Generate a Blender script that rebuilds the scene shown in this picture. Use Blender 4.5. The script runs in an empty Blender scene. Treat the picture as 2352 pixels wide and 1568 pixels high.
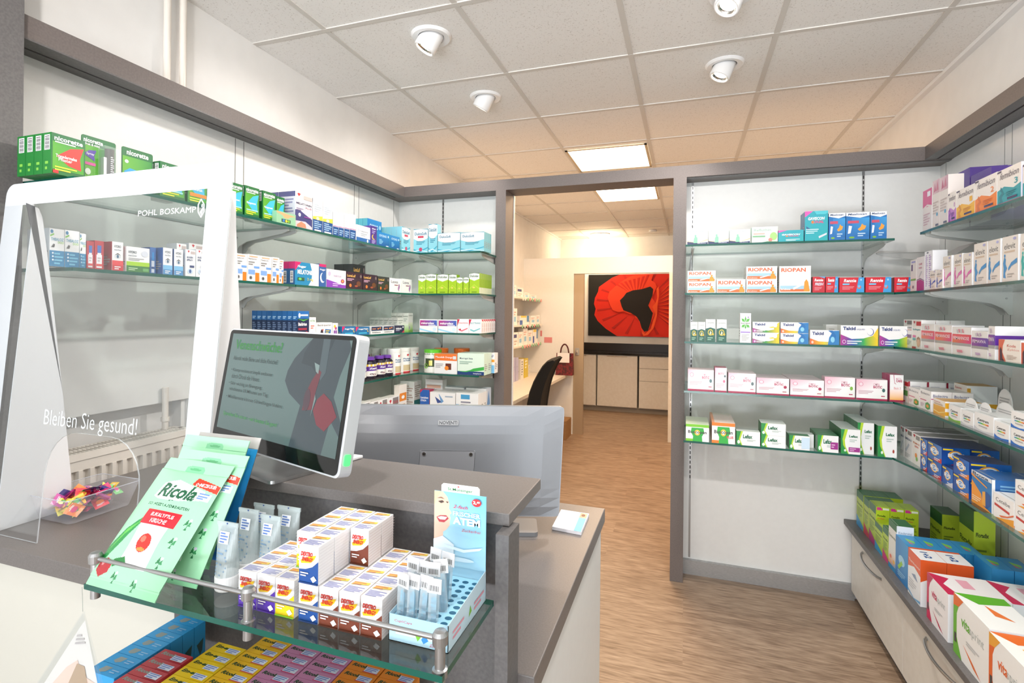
import bpy, math, random
from mathutils import Matrix, Vector
random.seed(7)
C = bpy.context.scene.collection
SC = bpy.context.scene
# ------------------------------------------------------------------ camera
F, CX, CY, YAW, ROLL, EYE = 1185.739, 1176.0, 719.121, -0.325, 0.0100, 1.5
_f = Vector((math.sin(YAW), math.cos(YAW), 0)); _r = Vector((math.cos(YAW), -math.sin(YAW), 0)); _u = Vector((0, 0, 1))
_c, _s = math.cos(ROLL), math.sin(ROLL)
RT = _c*_r + _s*_u; UP = -_s*_r + _c*_u; FW = _f
cd = bpy.data.cameras.new('camera'); cam = bpy.data.objects.new('camera', cd); C.objects.link(cam)
cd.sensor_width = 36.0; cd.lens = F/2352*36.0; cd.shift_y = (CY-784)/2352; cd.clip_start = .02
m = Matrix((RT, UP, -FW)).transposed().to_4x4(); m.translation = Vector((0, 0, EYE)); cam.matrix_world = m
SC.camera = cam
SC.view_settings.view_transform = 'Standard'; SC.view_settings.look = 'None'
SC.view_settings.gamma = 1; SC.view_settings.use_curve_mapping = False
SC.view_settings.exposure = 0.74
def ray(u, v): return RT*((u-CX)/F) - UP*((v-CY)/F) + FW
O = Vector((0, 0, EYE))
def onx(u, v, X): d = ray(u, v); return O + d*(X/d.x)
def ony(u, v, Y): d = ray(u, v); return O + d*(Y/d.y)
def onz(u, v, Z): d = ray(u, v); return O + d*((Z-EYE)/d.z)
# ------------------------------------------------------------------ world and daylight
w = bpy.data.worlds.new('daylight'); SC.world = w; w.use_nodes = True
w.node_tree.nodes['Background'].inputs[0].default_value = (.93, .96, 1, 1)
w.node_tree.nodes['Background'].inputs[1].default_value = .9
def area(name, loc, rot, sx, sy, power, col):
    l = bpy.data.lights.new(name, 'AREA'); l.shape = 'RECTANGLE'; l.size = sx; l.size_y = sy; l.energy = power; l.color = col
    o = bpy.data.objects.new(name, l); C.objects.link(o); o.location = loc; o.rotation_euler = rot; return o
# daylight through the shop window behind the camera
area('window_daylight', (-.3, -2.98, 1.55), (math.radians(100), 0, 0), 2.8, 2.0, 6, (.9, .95, 1))
area('ceiling_fill', (-.3, -3.35, .45), (math.radians(148), 0, 0), 2.8, .9, 118, (.88, .94, 1))  # added unseen fill lamp, aimed up through the opening to brighten the ceiling
def spot(name, loc, d, power, col, ang=110, rad=.035):
    l = bpy.data.lights.new(name, 'SPOT'); l.energy = power; l.color = col; l.spot_size = math.radians(ang); l.spot_blend = .7; l.shadow_soft_size = rad
    o = bpy.data.objects.new(name, l); C.objects.link(o); o.location = loc
    o.rotation_euler = Vector(d).to_track_quat('-Z', 'Y').to_euler(); return o
ZC = 2.736
# ------------------------------------------------------------------ materials
def lin(h):
    if isinstance(h, tuple): return h
    r = [int(h[i:i+2], 16)/255 for i in (0, 2, 4)]
    return tuple((c/12.92 if c <= .04045 else ((c+.055)/1.055)**2.4) for c in r)
MC = {}
def mat(name, col='ffffff', rough=.5, metal=0, spec=.5, emit=0, alpha=1, coat=0):
    if name in MC: return MC[name]
    mt = bpy.data.materials.new(name); mt.use_nodes = True; b = mt.node_tree.nodes['Principled BSDF']
    b.inputs['Base Color'].default_value = (*lin(col), 1); b.inputs['Roughness'].default_value = rough
    b.inputs['Metallic'].default_value = metal; b.inputs['Specular IOR Level'].default_value = spec
    b.inputs['Coat Weight'].default_value = coat
    if emit: b.inputs['Emission Color'].default_value = (*lin(col), 1); b.inputs['Emission Strength'].default_value = emit
    MC[name] = mt; return mt
def nodes(mt): return mt.node_tree.nodes, mt.node_tree.links, mt.node_tree.nodes['Principled BSDF']
def noisy(name, c0, c1, scale, rough=.5, bump=0, stretch=(1, 1, 1), detail=4, **k):
    mt = mat(name, c0, rough, **k); n, l, b = nodes(mt)
    tc = n.new('ShaderNodeTexCoord'); mp = n.new('ShaderNodeMapping'); mp.inputs['Scale'].default_value = stretch
    t = n.new('ShaderNodeTexNoise'); t.inputs['Scale'].default_value = scale; t.inputs['Detail'].default_value = detail
    cr = n.new('ShaderNodeValToRGB'); cr.color_ramp.elements[0].color = (*lin(c0), 1); cr.color_ramp.elements[1].color = (*lin(c1), 1)
    cr.color_ramp.elements[0].position = .35; cr.color_ramp.elements[1].position = .65
    l.new(tc.outputs['Object'], mp.inputs[0]); l.new(mp.outputs[0], t.inputs['Vector']); l.new(t.outputs[0], cr.inputs[0]); l.new(cr.outputs[0], b.inputs['Base Color'])
    if bump:
        bp = n.new('ShaderNodeBump'); bp.inputs['Strength'].default_value = bump; bp.inputs['Distance'].default_value = .002
        l.new(t.outputs[0], bp.inputs['Height']); l.new(bp.outputs[0], b.inputs['Normal'])
    return mt
WHITE = noisy('white_laminate', 'e9e9e7', 'e7e7e5', 40, .38)
WALL = noisy('white_wall_paint', 'ecebe9', 'e8e7e5', 9, .8)
GREY = noisy('grey_brown_laminate', '746b68', '6b6360', 160, .55)
DGREY = noisy('dark_grey_laminate', '6a6766', '5f5c5c', 160, .45)
TOPM = noisy('grey_worktop', '746e6b', '6c6663', 300, .4)
CREAM = noisy('cream_laminate', 'e6e1d8', 'e1dbd1', 30, .4)
ALU = noisy('brushed_aluminium', 'b9b9b9', 'a6a6a6', 60, .4, stretch=(1, 1, 12), metal=.6)
CHROME = mat('chrome', 'c9c4bd', .12, 1)
STEEL = mat('satin_steel', 'b4b4b4', .3, .9)
SILVER = mat('silver_plastic', '94979c', .34, .5)
BLACK = mat('black_plastic', '141414', .35)
BFAB = noisy('black_fabric', '0a0a0a', '121212', 200, .9)
WPL = mat('white_plastic', 'efefef', .3)
ENAM = mat('radiator_enamel', 'e6dfd6', .35)
CARDB = noisy('cardboard', 'a07a50', '94704a', 20, .8)
LAMPM = mat('lamp_glow', 'fff4e0', .4, emit=9)
PANELM = mat('panel_glow', 'fff3dc', .4, emit=4.2)
BRACK = mat('bracket_enamel', 'cdcdca', .35, .1)
BRONZE = mat('beige_metal', 'b9a68c', .35, .4)
# printed card: colour from the print on the mesh
def printed(name, rough=.38, coat=.15, emit=0):
    mt = mat(name, 'ffffff', rough, coat=coat); n, l, b = nodes(mt)
    a = n.new('ShaderNodeVertexColor'); a.layer_name = 'print'; l.new(a.outputs[0], b.inputs['Base Color'])
    if emit: l.new(a.outputs[0], b.inputs['Emission Color']); b.inputs['Emission Strength'].default_value = emit
    return mt
PRINT = printed('printed_card'); GLOSSP = printed('printed_foil', .25, .3); SCREEN = printed('lit_screen', .15, 0, .55)
_b = SCREEN.node_tree.nodes['Principled BSDF']; SCREEN.node_tree.links.remove(_b.inputs['Base Color'].links[0]); _b.inputs['Base Color'].default_value = (.01, .01, .01, 1)
def clear(name, tint, gloss=.08, rough=.02, fres=1.45):
    mt = bpy.data.materials.new(name); mt.use_nodes = True; n = mt.node_tree.nodes; l = mt.node_tree.links
    n.remove(n['Principled BSDF']); out = n['Material Output']
    t = n.new('ShaderNodeBsdfTransparent'); t.inputs[0].default_value = (*lin(tint), 1)
    g = n.new('ShaderNodeBsdfGlossy'); g.inputs['Roughness'].default_value = rough; g.inputs['Color'].default_value = (1, 1, 1, 1)
    lw = n.new('ShaderNodeLayerWeight'); lw.inputs['Blend'].default_value = .5
    pw = n.new('ShaderNodeMath'); pw.operation = 'POWER'; pw.inputs[1].default_value = 4.0; l.new(lw.outputs['Facing'], pw.inputs[0])
    fr = n.new('ShaderNodeMath'); fr.operation = 'MULTIPLY_ADD'; fr.inputs[1].default_value = .8; fr.inputs[2].default_value = gloss*.4; l.new(pw.outputs[0], fr.inputs[0])
    mx = n.new('ShaderNodeMixShader'); l.new(fr.outputs[0], mx.inputs[0]); l.new(t.outputs[0], mx.inputs[1]); l.new(g.outputs[0], mx.inputs[2])
    l.new(mx.outputs[0], out.inputs[0]); MC[name] = mt; return mt
def milky(name, col, op):
    mt = bpy.data.materials.new(name); mt.use_nodes = True; n = mt.node_tree.nodes; l = mt.node_tree.links; b = n['Principled BSDF']
    b.inputs['Base Color'].default_value = (*lin(col), 1); b.inputs['Roughness'].default_value = .25; b.inputs['Alpha'].default_value = op; return mt
GLASS = clear('shelf_glass', 'edf5f2', fres=1.5); GEDGE = mat('glass_edge', '12594c', .15, spec=.6)
ACRYL = clear('clear_acrylic', 'f4f6f7', fres=1.4); TRAYM = clear('clear_tray_plastic', 'eeeef2', fres=1.5, rough=.08)
FROST = milky('frosted_white_acrylic', 'eef1f4', .62); TUBEM = milky('clear_gel_tube', 'd6e2e2', .45)
# ------------------------------------------------------------------ floor and ceiling materials
def floor_mat():
    mt = mat('oak_floor', '9a846c', .42); n, l, b = nodes(mt)
    tc = n.new('ShaderNodeTexCoord')
    br = n.new('ShaderNodeTexBrick'); br.inputs['Scale'].default_value = 1; br.inputs['Brick Width'].default_value = 1.25; br.inputs['Row Height'].default_value = .18
    br.inputs['Mortar Size'].default_value = .0006; br.inputs['Color1'].default_value = (.15, .15, .15, 1); br.inputs['Color2'].default_value = (.85, .85, .85, 1); br.inputs['Mortar'].default_value = (.3, .3, .3, 1)
    br.offset = .37; l.new(tc.outputs['Object'], br.inputs[0])
    mp = n.new('ShaderNodeMapping'); mp.inputs['Scale'].default_value = (1.3, 11, 1)
    ad = n.new('ShaderNodeVectorMath'); ad.operation = 'ADD'; sc = n.new('ShaderNodeVectorMath'); sc.operation = 'SCALE'; sc.inputs['Scale'].default_value = 7
    l.new(br.outputs[0], sc.inputs[0]); l.new(tc.outputs['Object'], mp.inputs[0]); l.new(mp.outputs[0], ad.inputs[0]); l.new(sc.outputs[0], ad.inputs[1])
    n1 = n.new('ShaderNodeTexNoise'); n1.inputs['Scale'].default_value = 1.6; n1.inputs['Detail'].default_value = 8; n1.inputs['Distortion'].default_value = 1.6
    l.new(ad.outputs[0], n1.inputs['Vector'])
    n2 = n.new('ShaderNodeTexNoise'); n2.inputs['Scale'].default_value = 9; n2.inputs['Detail'].default_value = 6; l.new(ad.outputs[0], n2.inputs['Vector'])
    mx = n.new('ShaderNodeMath'); mx.operation = 'MULTIPLY_ADD'; mx.inputs[1].default_value = .55; l.new(n2.outputs[0], mx.inputs[0]); 
    m2 = n.new('ShaderNodeMath'); m2.operation = 'MULTIPLY'; m2.inputs[1].default_value = .45; l.new(n1.outputs[0], m2.inputs[0]); l.new(m2.outputs[0], mx.inputs[2])
    cr = n.new('ShaderNodeValToRGB'); e = cr.color_ramp.elements; e[0].position = .36; e[0].color = (*lin('745c48'), 1); e[1].position = .64; e[1].color = (*lin('ab937c'), 1)
    em = e.new(.5); em.color = (*lin('947c66'), 1)
    l.new(mx.outputs[0], cr.inputs[0]); l.new(cr.outputs[0], b.inputs['Base Color'])
    return mt
def tile_mat():
    mt = mat('mineral_ceiling_tile', 'e6e2dd', .9); n, l, b = nodes(mt)
    tc = n.new('ShaderNodeTexCoord'); v = n.new('ShaderNodeTexNoise'); v.inputs['Scale'].default_value = 150; v.inputs['Detail'].default_value = 2
    cr = n.new('ShaderNodeValToRGB'); e = cr.color_ramp.elements; e[0].position = .3; e[0].color = (*lin('d8d4cf'), 1); e[1].position = .4; e[1].color = (*lin('f4f2ef'), 1)
    l.new(tc.outputs['Object'], v.inputs['Vector']); l.new(v.outputs[0], cr.inputs[0]); l.new(cr.outputs[0], b.inputs['Base Color']); return mt
# ------------------------------------------------------------------ mesh helpers
class MB:
    def __init__(s): s.v = []; s.f = []; s.mi = []; s.col = []; s.mats = []
    def m(s, mt):
        if mt not in s.mats: s.mats.append(mt)
        return s.mats.index(mt)
    def face(s, pts, mt=None, col=None):
        i = len(s.v); s.v += [tuple(p) for p in pts]; s.f.append(tuple(range(i, i+len(pts))))
        s.mi.append(s.m(mt or PRINT)); c = col if col is not None else (1, 1, 1)
        s.col.append([c]*len(pts) if not isinstance(c, list) else c)
    def box(s, a, b, mt, col=None, T=None):
        x0, y0, z0 = a; x1, y1, z1 = b; q = [(x0, y0, z0), (x1, y0, z0), (x1, y1, z0), (x0, y1, z0), (x0, y0, z1), (x1, y0, z1), (x1, y1, z1), (x0, y1, z1)]
        if T is not None: q = [T @ Vector(p) for p in q]
        for k, f in enumerate(((0, 1, 5, 4), (1, 2, 6, 5), (2, 3, 7, 6), (3, 0, 4, 7), (4, 5, 6, 7), (3, 2, 1, 0))):
            s.face([q[j] for j in f], mt[k] if isinstance(mt, (list, tuple)) else mt, col)
        return s
    def prism(s, poly, axis, a, b, mt, side=None):
        # poly: 2-D outline; axis: index of the extrusion axis
        def P(p, t):
            if axis == 0: return (t, p[0], p[1])
            if axis == 1: return (p[0], t, p[1])
            return (p[0], p[1], t)
        s.face([P(p, a) for p in reversed(poly)], mt); s.face([P(p, b) for p in poly], mt)
        n = len(poly)
        for i in range(n):
            j = (i+1) % n; s.face([P(poly[i], a), P(poly[j], a), P(poly[j], b), P(poly[i], b)], side or mt)
        return s
    def tube(s, p0, p1, r0, r1=None, mt=None, n=16, cap=True, col=None):
        p0 = Vector(p0); p1 = Vector(p1); r1 = r0 if r1 is None else r1; d = (p1-p0).normalized()
        a = d.orthogonal().normalized(); b = d.cross(a)
        ring = lambda p, r: [p + (a*math.cos(2*math.pi*i/n) + b*math.sin(2*math.pi*i/n))*r for i in range(n)]
        A, B = ring(p0, r0), ring(p1, r1)
        for i in range(n): j = (i+1) % n; s.face([A[i], A[j], B[j], B[i]], mt, col)
        if cap: s.face(A[::-1], mt, col); s.face(B, mt, col)
        return s
    def lathe(s, prof, mt, n=24, col=None, o=(0, 0, 0)):
        for k in range(len(prof)-1):
            (r0, z0), (r1, z1) = prof[k], prof[k+1]
            m_ = mt[k] if isinstance(mt, list) else mt; c_ = col[k] if isinstance(col, list) else col
            for i in range(n):
                a = 2*math.pi*i/n; b = 2*math.pi*(i+1)/n
                q = [(r0*math.cos(a)+o[0], r0*math.sin(a)+o[1], z0+o[2]), (r0*math.cos(b)+o[0], r0*math.sin(b)+o[1], z0+o[2]), (r1*math.cos(b)+o[0], r1*math.sin(b)+o[1], z1+o[2]), (r1*math.cos(a)+o[0], r1*math.sin(a)+o[1], z1+o[2])]
                if r0 < 1e-6: q = q[1:]
                elif r1 < 1e-6: q = q[:3]
                s.face(q, m_, c_)
        return s
    def mesh(s, name):
        me = bpy.data.meshes.new(name); me.from_pydata(s.v, [], s.f)
        for mt in s.mats: me.materials.append(mt)
        me.polygons.foreach_set('material_index', s.mi)
        ca = me.color_attributes.new('print', 'FLOAT_COLOR', 'CORNER')
        flat = [x for c in s.col for q in c for x in (*q, 1)]
        ca.data.foreach_set('color', flat); return me
def obj(name, mb, parent=None, smooth=False, weld=False, bevel=0):
    me = mb.mesh(name) if isinstance(mb, MB) else mb
    if weld or bevel:
        import bmesh
        bm = bmesh.new(); bm.from_mesh(me); bmesh.ops.remove_doubles(bm, verts=bm.verts, dist=1e-5); bm.to_mesh(me); bm.free()
    if smooth: me.shade_smooth()
    o = bpy.data.objects.new(name, me); C.objects.link(o)
    if bevel:
        bv = o.modifiers.new('bevel', 'BEVEL'); bv.width = bevel; bv.segments = 3; bv.limit_method = 'ANGLE'
    if parent: o.parent = parent
    return o
def empty(name, loc=(0, 0, 0), rz=0):
    o = bpy.data.objects.new(name, None); C.objects.link(o); o.location = loc; o.rotation_euler = (0, 0, rz); o.empty_display_size = .05; return o
def tag(o, label=None, cat=None, group=None, kind=None):
    if label: o['label'] = label
    if cat: o['category'] = cat
    if group: o['group'] = group
    if kind: o['kind'] = kind
    return o
def struct(name, mb, **k): return tag(obj(name, mb, **k), kind='structure')
# ------------------------------------------------------------------ printing on faces
TC = {}
def textmesh(s, bold=0, shear=0):
    k = (s, bold, shear)
    if k in TC: return TC[k]
    cu = bpy.data.curves.new('t', 'FONT'); cu.body = s; cu.size = 1; cu.resolution_u = 2; cu.offset = bold; cu.shear = shear
    o = bpy.data.objects.new('t', cu); C.objects.link(o)
    dg = bpy.context.evaluated_depsgraph_get(); me = bpy.data.meshes.new_from_object(o.evaluated_get(dg))
    V = [(v.co.x, v.co.y) for v in me.vertices]; Fc = [tuple(p.vertices) for p in me.polygons]
    bpy.data.objects.remove(o); bpy.data.curves.remove(cu); bpy.data.meshes.remove(me)
    x0 = min(v[0] for v in V); x1 = max(v[0] for v in V); y0 = min(v[1] for v in V); y1 = max(v[1] for v in V)
    TC[k] = ([(a-x0, b-y0) for a, b in V], Fc, x1-x0, y1-y0); return TC[k]
def put(mb, art, w, h, fn, mt=None, lift=.0002, sub=0):
    """art drawn in a w x h face; fn(x, y, out) -> point"""
    for k, a in enumerate(art):
        z = lift*(k+1); t = a[0]
        if t == 'R' or t == 'G':
            u0, v0, u1, v1 = [a[1]*w, a[2]*h, a[3]*w, a[4]*h]
            cs = [lin(a[5])]*4 if t == 'R' else [lin(x) for x in a[5:9]]
            n = sub or 1
            for i in range(n):
                for j in range(n):
                    def cc(s_, t_): return tuple((cs[0][q]*(1-s_)+cs[1][q]*s_)*(1-t_)+(cs[3][q]*(1-s_)+cs[2][q]*s_)*t_ for q in range(3))
                    q = [(i/n, j/n), ((i+1)/n, j/n), ((i+1)/n, (j+1)/n), (i/n, (j+1)/n)]
                    mb.face([fn(u0+(u1-u0)*x, v0+(v1-v0)*y, z) for x, y in q], mt, [cc(x, y) for x, y in q])
        elif t == 'P':
            c = lin(a[2]); mb.face([fn(x*w, y*h, z) for x, y in a[1]], mt, c)
        elif t == 'E':
            c = lin(a[5]); n = 16; r = a[3]*w; ry = a[4]*h
            mb.face([fn(a[1]*w+r*math.cos(2*math.pi*i/n), a[2]*h+ry*math.sin(2*math.pi*i/n), z) for i in range(n)], mt, c)
        elif t == 'T':   # text, u, v, width fraction, colour, height fraction, bold, shear
            tx = a[1]; bold = a[7] if len(a) > 7 else .01; sh = a[8] if len(a) > 8 else 0
            V, Fc, tw, th = textmesh(tx, bold, sh); sx = a[4]*w/tw; sy = a[6]*h/th if len(a) > 6 and a[6] else sx
            c = lin(a[5])
            for f in Fc: mb.face([fn(a[2]*w+V[i][0]*sx, a[3]*h+V[i][1]*sy, z) for i in f], mt, c)
        elif t == 'L':   # lines of small print
            u0, v0, u1, v1, n, col = a[1:7]; c = lin(col); hh = (v1-v0)/(2*n-1)
            for i in range(n):
                e = u1-(u1-u0)*(.35 if i % 3 == 0 and n > 1 else .08*(i % 2)); vv = v0+2*i*hh
                mb.face([fn(x*w, y*h, z) for x, y in ((u0, vv), (e, vv), (e, vv+hh), (u0, vv+hh))], mt, c)
        elif t == 'B':   # barcode
            u0, v0, u1, v1 = a[1:5]; vert = a[5] if len(a) > 5 else 0; n = 11
            mb.face([fn(x*w, y*h, z) for x, y in ((u0, v0), (u1, v0), (u1, v1), (u0, v1))], mt, lin('f2f2f2'))
            for i in range(n):
                p = .05+i*.082; q = p+(.05 if i % 3 else .03)
                if vert: r = ((u0+.1*(u1-u0), v0+p*(v1-v0)), (u1-.1*(u1-u0), v0+p*(v1-v0)), (u1-.1*(u1-u0), v0+q*(v1-v0)), (u0+.1*(u1-u0), v0+q*(v1-v0)))
                else: r = ((u0+p*(u1-u0), v0+.1*(v1-v0)), (u0+q*(u1-u0), v0+.1*(v1-v0)), (u0+q*(u1-u0), v1-.1*(v1-v0)), (u0+p*(u1-u0), v1-.1*(v1-v0)))
                mb.face([fn(x*w, y*h, z+lift/2) for x, y in r], mt, lin('222222'))

def raster(art, nx, ny):
    """the print of a soft bag as a colour per small cell"""
    g_ = [[None]*nx for _ in range(ny)]
    def fill(pts, c):
        ys = [p[1] for p in pts]; j0 = max(0, int(min(ys)*ny-.5)); j1 = min(ny-1, int(max(ys)*ny+.5))
        for j in range(j0, j1+1):
            y = (j+.5)/ny; xs = []
            for (xa, ya), (xb, yb) in zip(pts, pts[1:]+pts[:1]):
                if (ya <= y) != (yb <= y): xs.append(xa+(y-ya)/(yb-ya)*(xb-xa))
            xs.sort()
            for a, b in zip(xs[::2], xs[1::2]):
                for i in range(max(0, int(math.ceil(a*nx-.5))), min(nx-1, int(math.floor(b*nx-.5)))+1): g_[j][i] = c
    class _M:
        def face(s, pts, mt=None, col=None):
            c = col if not isinstance(col, list) else tuple(sum(q[k] for q in col)/len(col) for k in range(3))
            fill([(p[0], p[1]) for p in pts], c)
    for a in art: put(_M(), [a], 1, 1, lambda x, y, z: (x, y, z), sub=12 if a[0] == 'G' else 0)
    return g_
# ------------------------------------------------------------------ the room
YB, XL, XR, YE = 3.19, -1.985, 1.235, 8.40
struct('floor', MB().box((-2.1, -3.0, -.05), (1.4, 8.6, 0), floor_mat()))
struct('ceiling', MB().box((-2.1, -3.0, ZC), (1.4, 8.6, ZC+.05), tile_mat()))
g = MB(); GRIDM = mat('grid_bar', 'd8d4ce', .6)   # ceiling grid bars
GX, GY = -1.511, 1.884
for i in range(-1, 5):
    x = GX+i*.625
    if XL < x < XR: g.box((x-.012, -3, ZC-.004), (x+.012, YE, ZC+.001), GRIDM)
for j in range(-8, 11):
    y = GY+j*.625; g.box((XL, y-.012, ZC-.0046), (XR, y+.012, ZC+.001), GRIDM)
g.box((XL, -3, ZC-.02), (XL+.02, YE, ZC-.0005), WPL); g.box((XR-.03, -3, ZC-.02), (XR, YE, ZC-.0005), WPL)
struct('trim_1', g)
def slx(y): return -1.853-.0295*y
l = MB(); l.box((XL-.1, -3, 0), (XL, 8.5, ZC), WALL)
struct('wall_left', l)
l = MB(); Ys = [-3, .8, 4.4]
l.face([(slx(y), y, 2.345) for y in (-3, 4.4)]+[(slx(y), y, ZC) for y in (4.4, -3)], WALL)
l.face([(XL+.001, -3, 2.345), (XL+.001, 4.4, 2.345), (slx(4.4), 4.4, 2.345), (slx(-3), -3, 2.345)], WALL)
struct('wall_left_upper', l)
struct('wall_right', MB().box((XR, -3, 0), (XR+.1, 8.5, ZC), WALL))
struct('wall_far', MB().box((XL, YE, 0), (XR, YE+.1, ZC), WALL))
fr = MB()   # shop front behind the camera, with its window opening
fr.box((XL, -2.9, 0), (XR, -2.8, .35), WALL); fr.box((XL, -2.9, 2.6), (XR, -2.8, ZC), WALL); fr.box((XL, -2.9, .35), (-1.75, -2.8, 2.6), WALL); fr.box((1.1, -2.9, .35), (XR, -2.8, 2.6), WALL)
struct('wall_front', fr)
# back wall panels either side of the doorway
def panel(name, a, b, mt=None): return struct(name, MB().box(a, b, mt or WHITE))
panel('wall_back_left', (-1.985, YB, 0), (-1.143, YB+.04, 2.275)); panel('wall_back_right', (-.003, YB, 0), (XR, YB+.04, 2.275))
pl = MB(); pl.box((-1.935, 1.576, 0), (-1.920, YB, 2.275), WHITE); pl.box((-1.935, .94, 1.14), (-1.920, 1.576, 2.275), WHITE); pl.box((-1.985, 1.555, 0), (-1.935, 1.576, 1.14), WHITE)
struct('wall_left_panel', pl)
panel('wall_right_panel', (1.222, -2.8, .3), (1.234, YB, 2.275))
# dark fascia band
t = MB(); t.box((-1.93, -.2, 2.277), (-1.80, 3.05, 2.342), GREY); t.box((-1.925, -.2, 2.272), (-1.872, 3.05, 2.277), DGREY); t.box((-1.862, -.2, 2.272), (-1.80, 3.05, 2.277), DGREY)
struct('trim_2', t)
t = MB(); t.box((-1.93, 3.05, 2.272), (1.23, 3.23, 2.339), GREY); t.box((-.003, 3.065, 2.268), (1.22, 3.1, 2.272), DGREY)
struct('trim_3', t)
t = MB(); t.box((1.106, -1.5, 2.278), (1.222, 3.05, 2.339), GREY); t.box((1.106, -1.5, 2.273), (1.15, 3.05, 2.278), DGREY); t.box((1.16, -1.5, 2.273), (1.222, 3.05, 2.278), DGREY)
struct('trim_4', t)
struct('trim_5', MB().box((-1.143, 3.05, 0), (-1.076, 3.20, 2.272), GREY))
struct('trim_6', MB().box((-.073, 3.05, 0), (-.003, 3.20, 2.272), GREY))
struct('trim_7', MB().box((-1.93, .80, 0), (-1.78, .94, ZC), DGREY))
struct('baseboard_back', MB().box((-.003, 3.164, 0), (.858, 3.19, .081), ALU))
panel('trim_8', (-1.085, 3.205, 0), (-1.072, 3.225, 2.27))
def vseam(name, segs):
    mb = MB()
    for a, b in segs: mb.box(a, b, BLACK if name != 'x' else WPL)
    return struct(name, mb)
SEAM = mat('panel_joint', '8a8a88', .8)
s = MB()
for y in (1.793, 1.84, 2.668, 2.716, 3.115): s.box((-1.9202, y-.0018, 1.14 if y < 1.5 else 0), (-1.9192, y+.0018, 2.27), SEAM)
for y in (2.575, 2.626, 3.127, 1.6): s.box((1.2212, y-.0015, .42), (1.2222, y+.0015, 2.27), SEAM)
struct('trim_9', s)
# slotted wall rails
def rail(x):
    mb = MB(); mb.box((x-.006, YB-.004, .09), (x+.006, YB, 2.27), STEEL)
    z = .55
    while z < 2.25: mb.box((x-.0028, YB-.005, z), (x+.0028, YB-.0038, z+.018), BLACK); z += .028
    mb.box((x-.0015, YB-.005, .09), (x+.0015, YB-.0038, .55), SEAM)
    o = obj('slotted_wall_rail', mb); return o
RL = [(-1.487+.005, 'slotted steel shelf rail in the middle of the shelves left of the doorway'), (-1.158, 'slotted steel shelf rail right beside the left doorway post'),
      (.031, 'slotted steel shelf rail right beside the right doorway post'), (.885, 'slotted steel shelf rail near the right end of the back wall')]
for x, lb in RL: tag(rail(x if x > -1.4 else ony(1017, 600, YB).x), lb, 'shelf rail', 'slotted wall rails')
# ------------------------------------------------------------------ glass shelves and brackets
def slab(poly, z, T=.010):
    mb = MB(); mb.face([(x, y, z) for x, y in poly], GLASS); mb.face([(x, y, z-T) for x, y in reversed(poly)], GLASS)
    for i in range(len(poly)):
        a, b = poly[i], poly[(i+1) % len(poly)]; mb.face([(a[0], a[1], z-T), (b[0], b[1], z-T), (b[0], b[1], z), (a[0], a[1], z)], GEDGE)
    return mb
ORD = ['top', 'second', 'third', 'fourth', 'fifth']
ZR = [1.86, 1.613, 1.365, 1.113, .858]; ZL = [1.86, 1.613, 1.38, 1.135, .89]
def shelf(poly, z, lb, grp): return tag(obj('glass_shelf', slab(poly, z)), lb, 'shelf', grp)
rect = lambda a, b, c, d: [(a, b), (c, b), (c, d), (a, d)]
for i, z in enumerate(ZR):
    shelf(rect(-.006, 2.79, .90, 3.185), z, f'clear glass shelf right of the doorway, {ORD[i]} from above', 'glass shelves right of doorway')
    shelf(rect(.937, .9 if i < 2 else .6, 1.218, 2.625), z, f'clear glass shelf on the right wall, {ORD[i]} from above', 'glass shelves on right wall')
    if i: shelf([(.903, 2.79), (.937, 2.63), (1.218, 2.63), (1.218, 3.185), (.903, 3.185)], z, f'glass corner shelf where back and right walls meet, {ORD[i]} from above', 'right corner glass shelves')
for i, z in enumerate(ZL):
    shelf(rect(-1.53, 2.78, -1.135, 3.185), z, f'clear glass shelf left of the doorway, {ORD[i]} from above', 'glass shelves left of doorway')
    shelf(rect(-1.918, 1.79, -1.575, 2.625), z, f'clear glass shelf on left wall near the corner, {ORD[i]} from above', 'glass shelves on left wall')
    if i < 2: shelf(rect(-1.918, .945, -1.575, 1.785), z, f'clear glass shelf on left wall behind the clear screen, {ORD[i]} from above', 'glass shelves behind screen')
    shelf([(-1.918, 2.63), (-1.575, 2.63), (-1.533, 2.78), (-1.533, 3.185), (-1.918, 3.185)], z, f'glass corner shelf where left and back walls meet, {ORD[i]} from above', 'left corner glass shelves')
def bracket(p, d, z, L, lb, grp):
    """p wall point, d unit direction out of the wall"""
    a = math.atan2(d[1], d[0]); T = Matrix.Translation((p[0], p[1], z)) @ Matrix.Rotation(a, 4, 'Z')
    mb = MB(); pr = [(0, -.10), (.012, -.10), (.03, -.075), (.07, -.055), (L-.03, -.026), (L, -.016), (L, -.010), (0, -.010)]
    M2 = MB(); M2.prism(pr, 1, -.003, .003, BRACK); M2.box((.0, -.007, -.0105), (L, .007, -.0085), BRACK); M2.tube((.02, -.005, -.035), (.02, .005, -.035), .004, mt=STEEL, n=8)
    M2.v = [tuple(T @ Vector(q)) for q in M2.v]
    return tag(obj('shelf_bracket', M2), lb, 'shelf bracket', grp)
WH = ['near', 'middle', 'corner']
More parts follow.
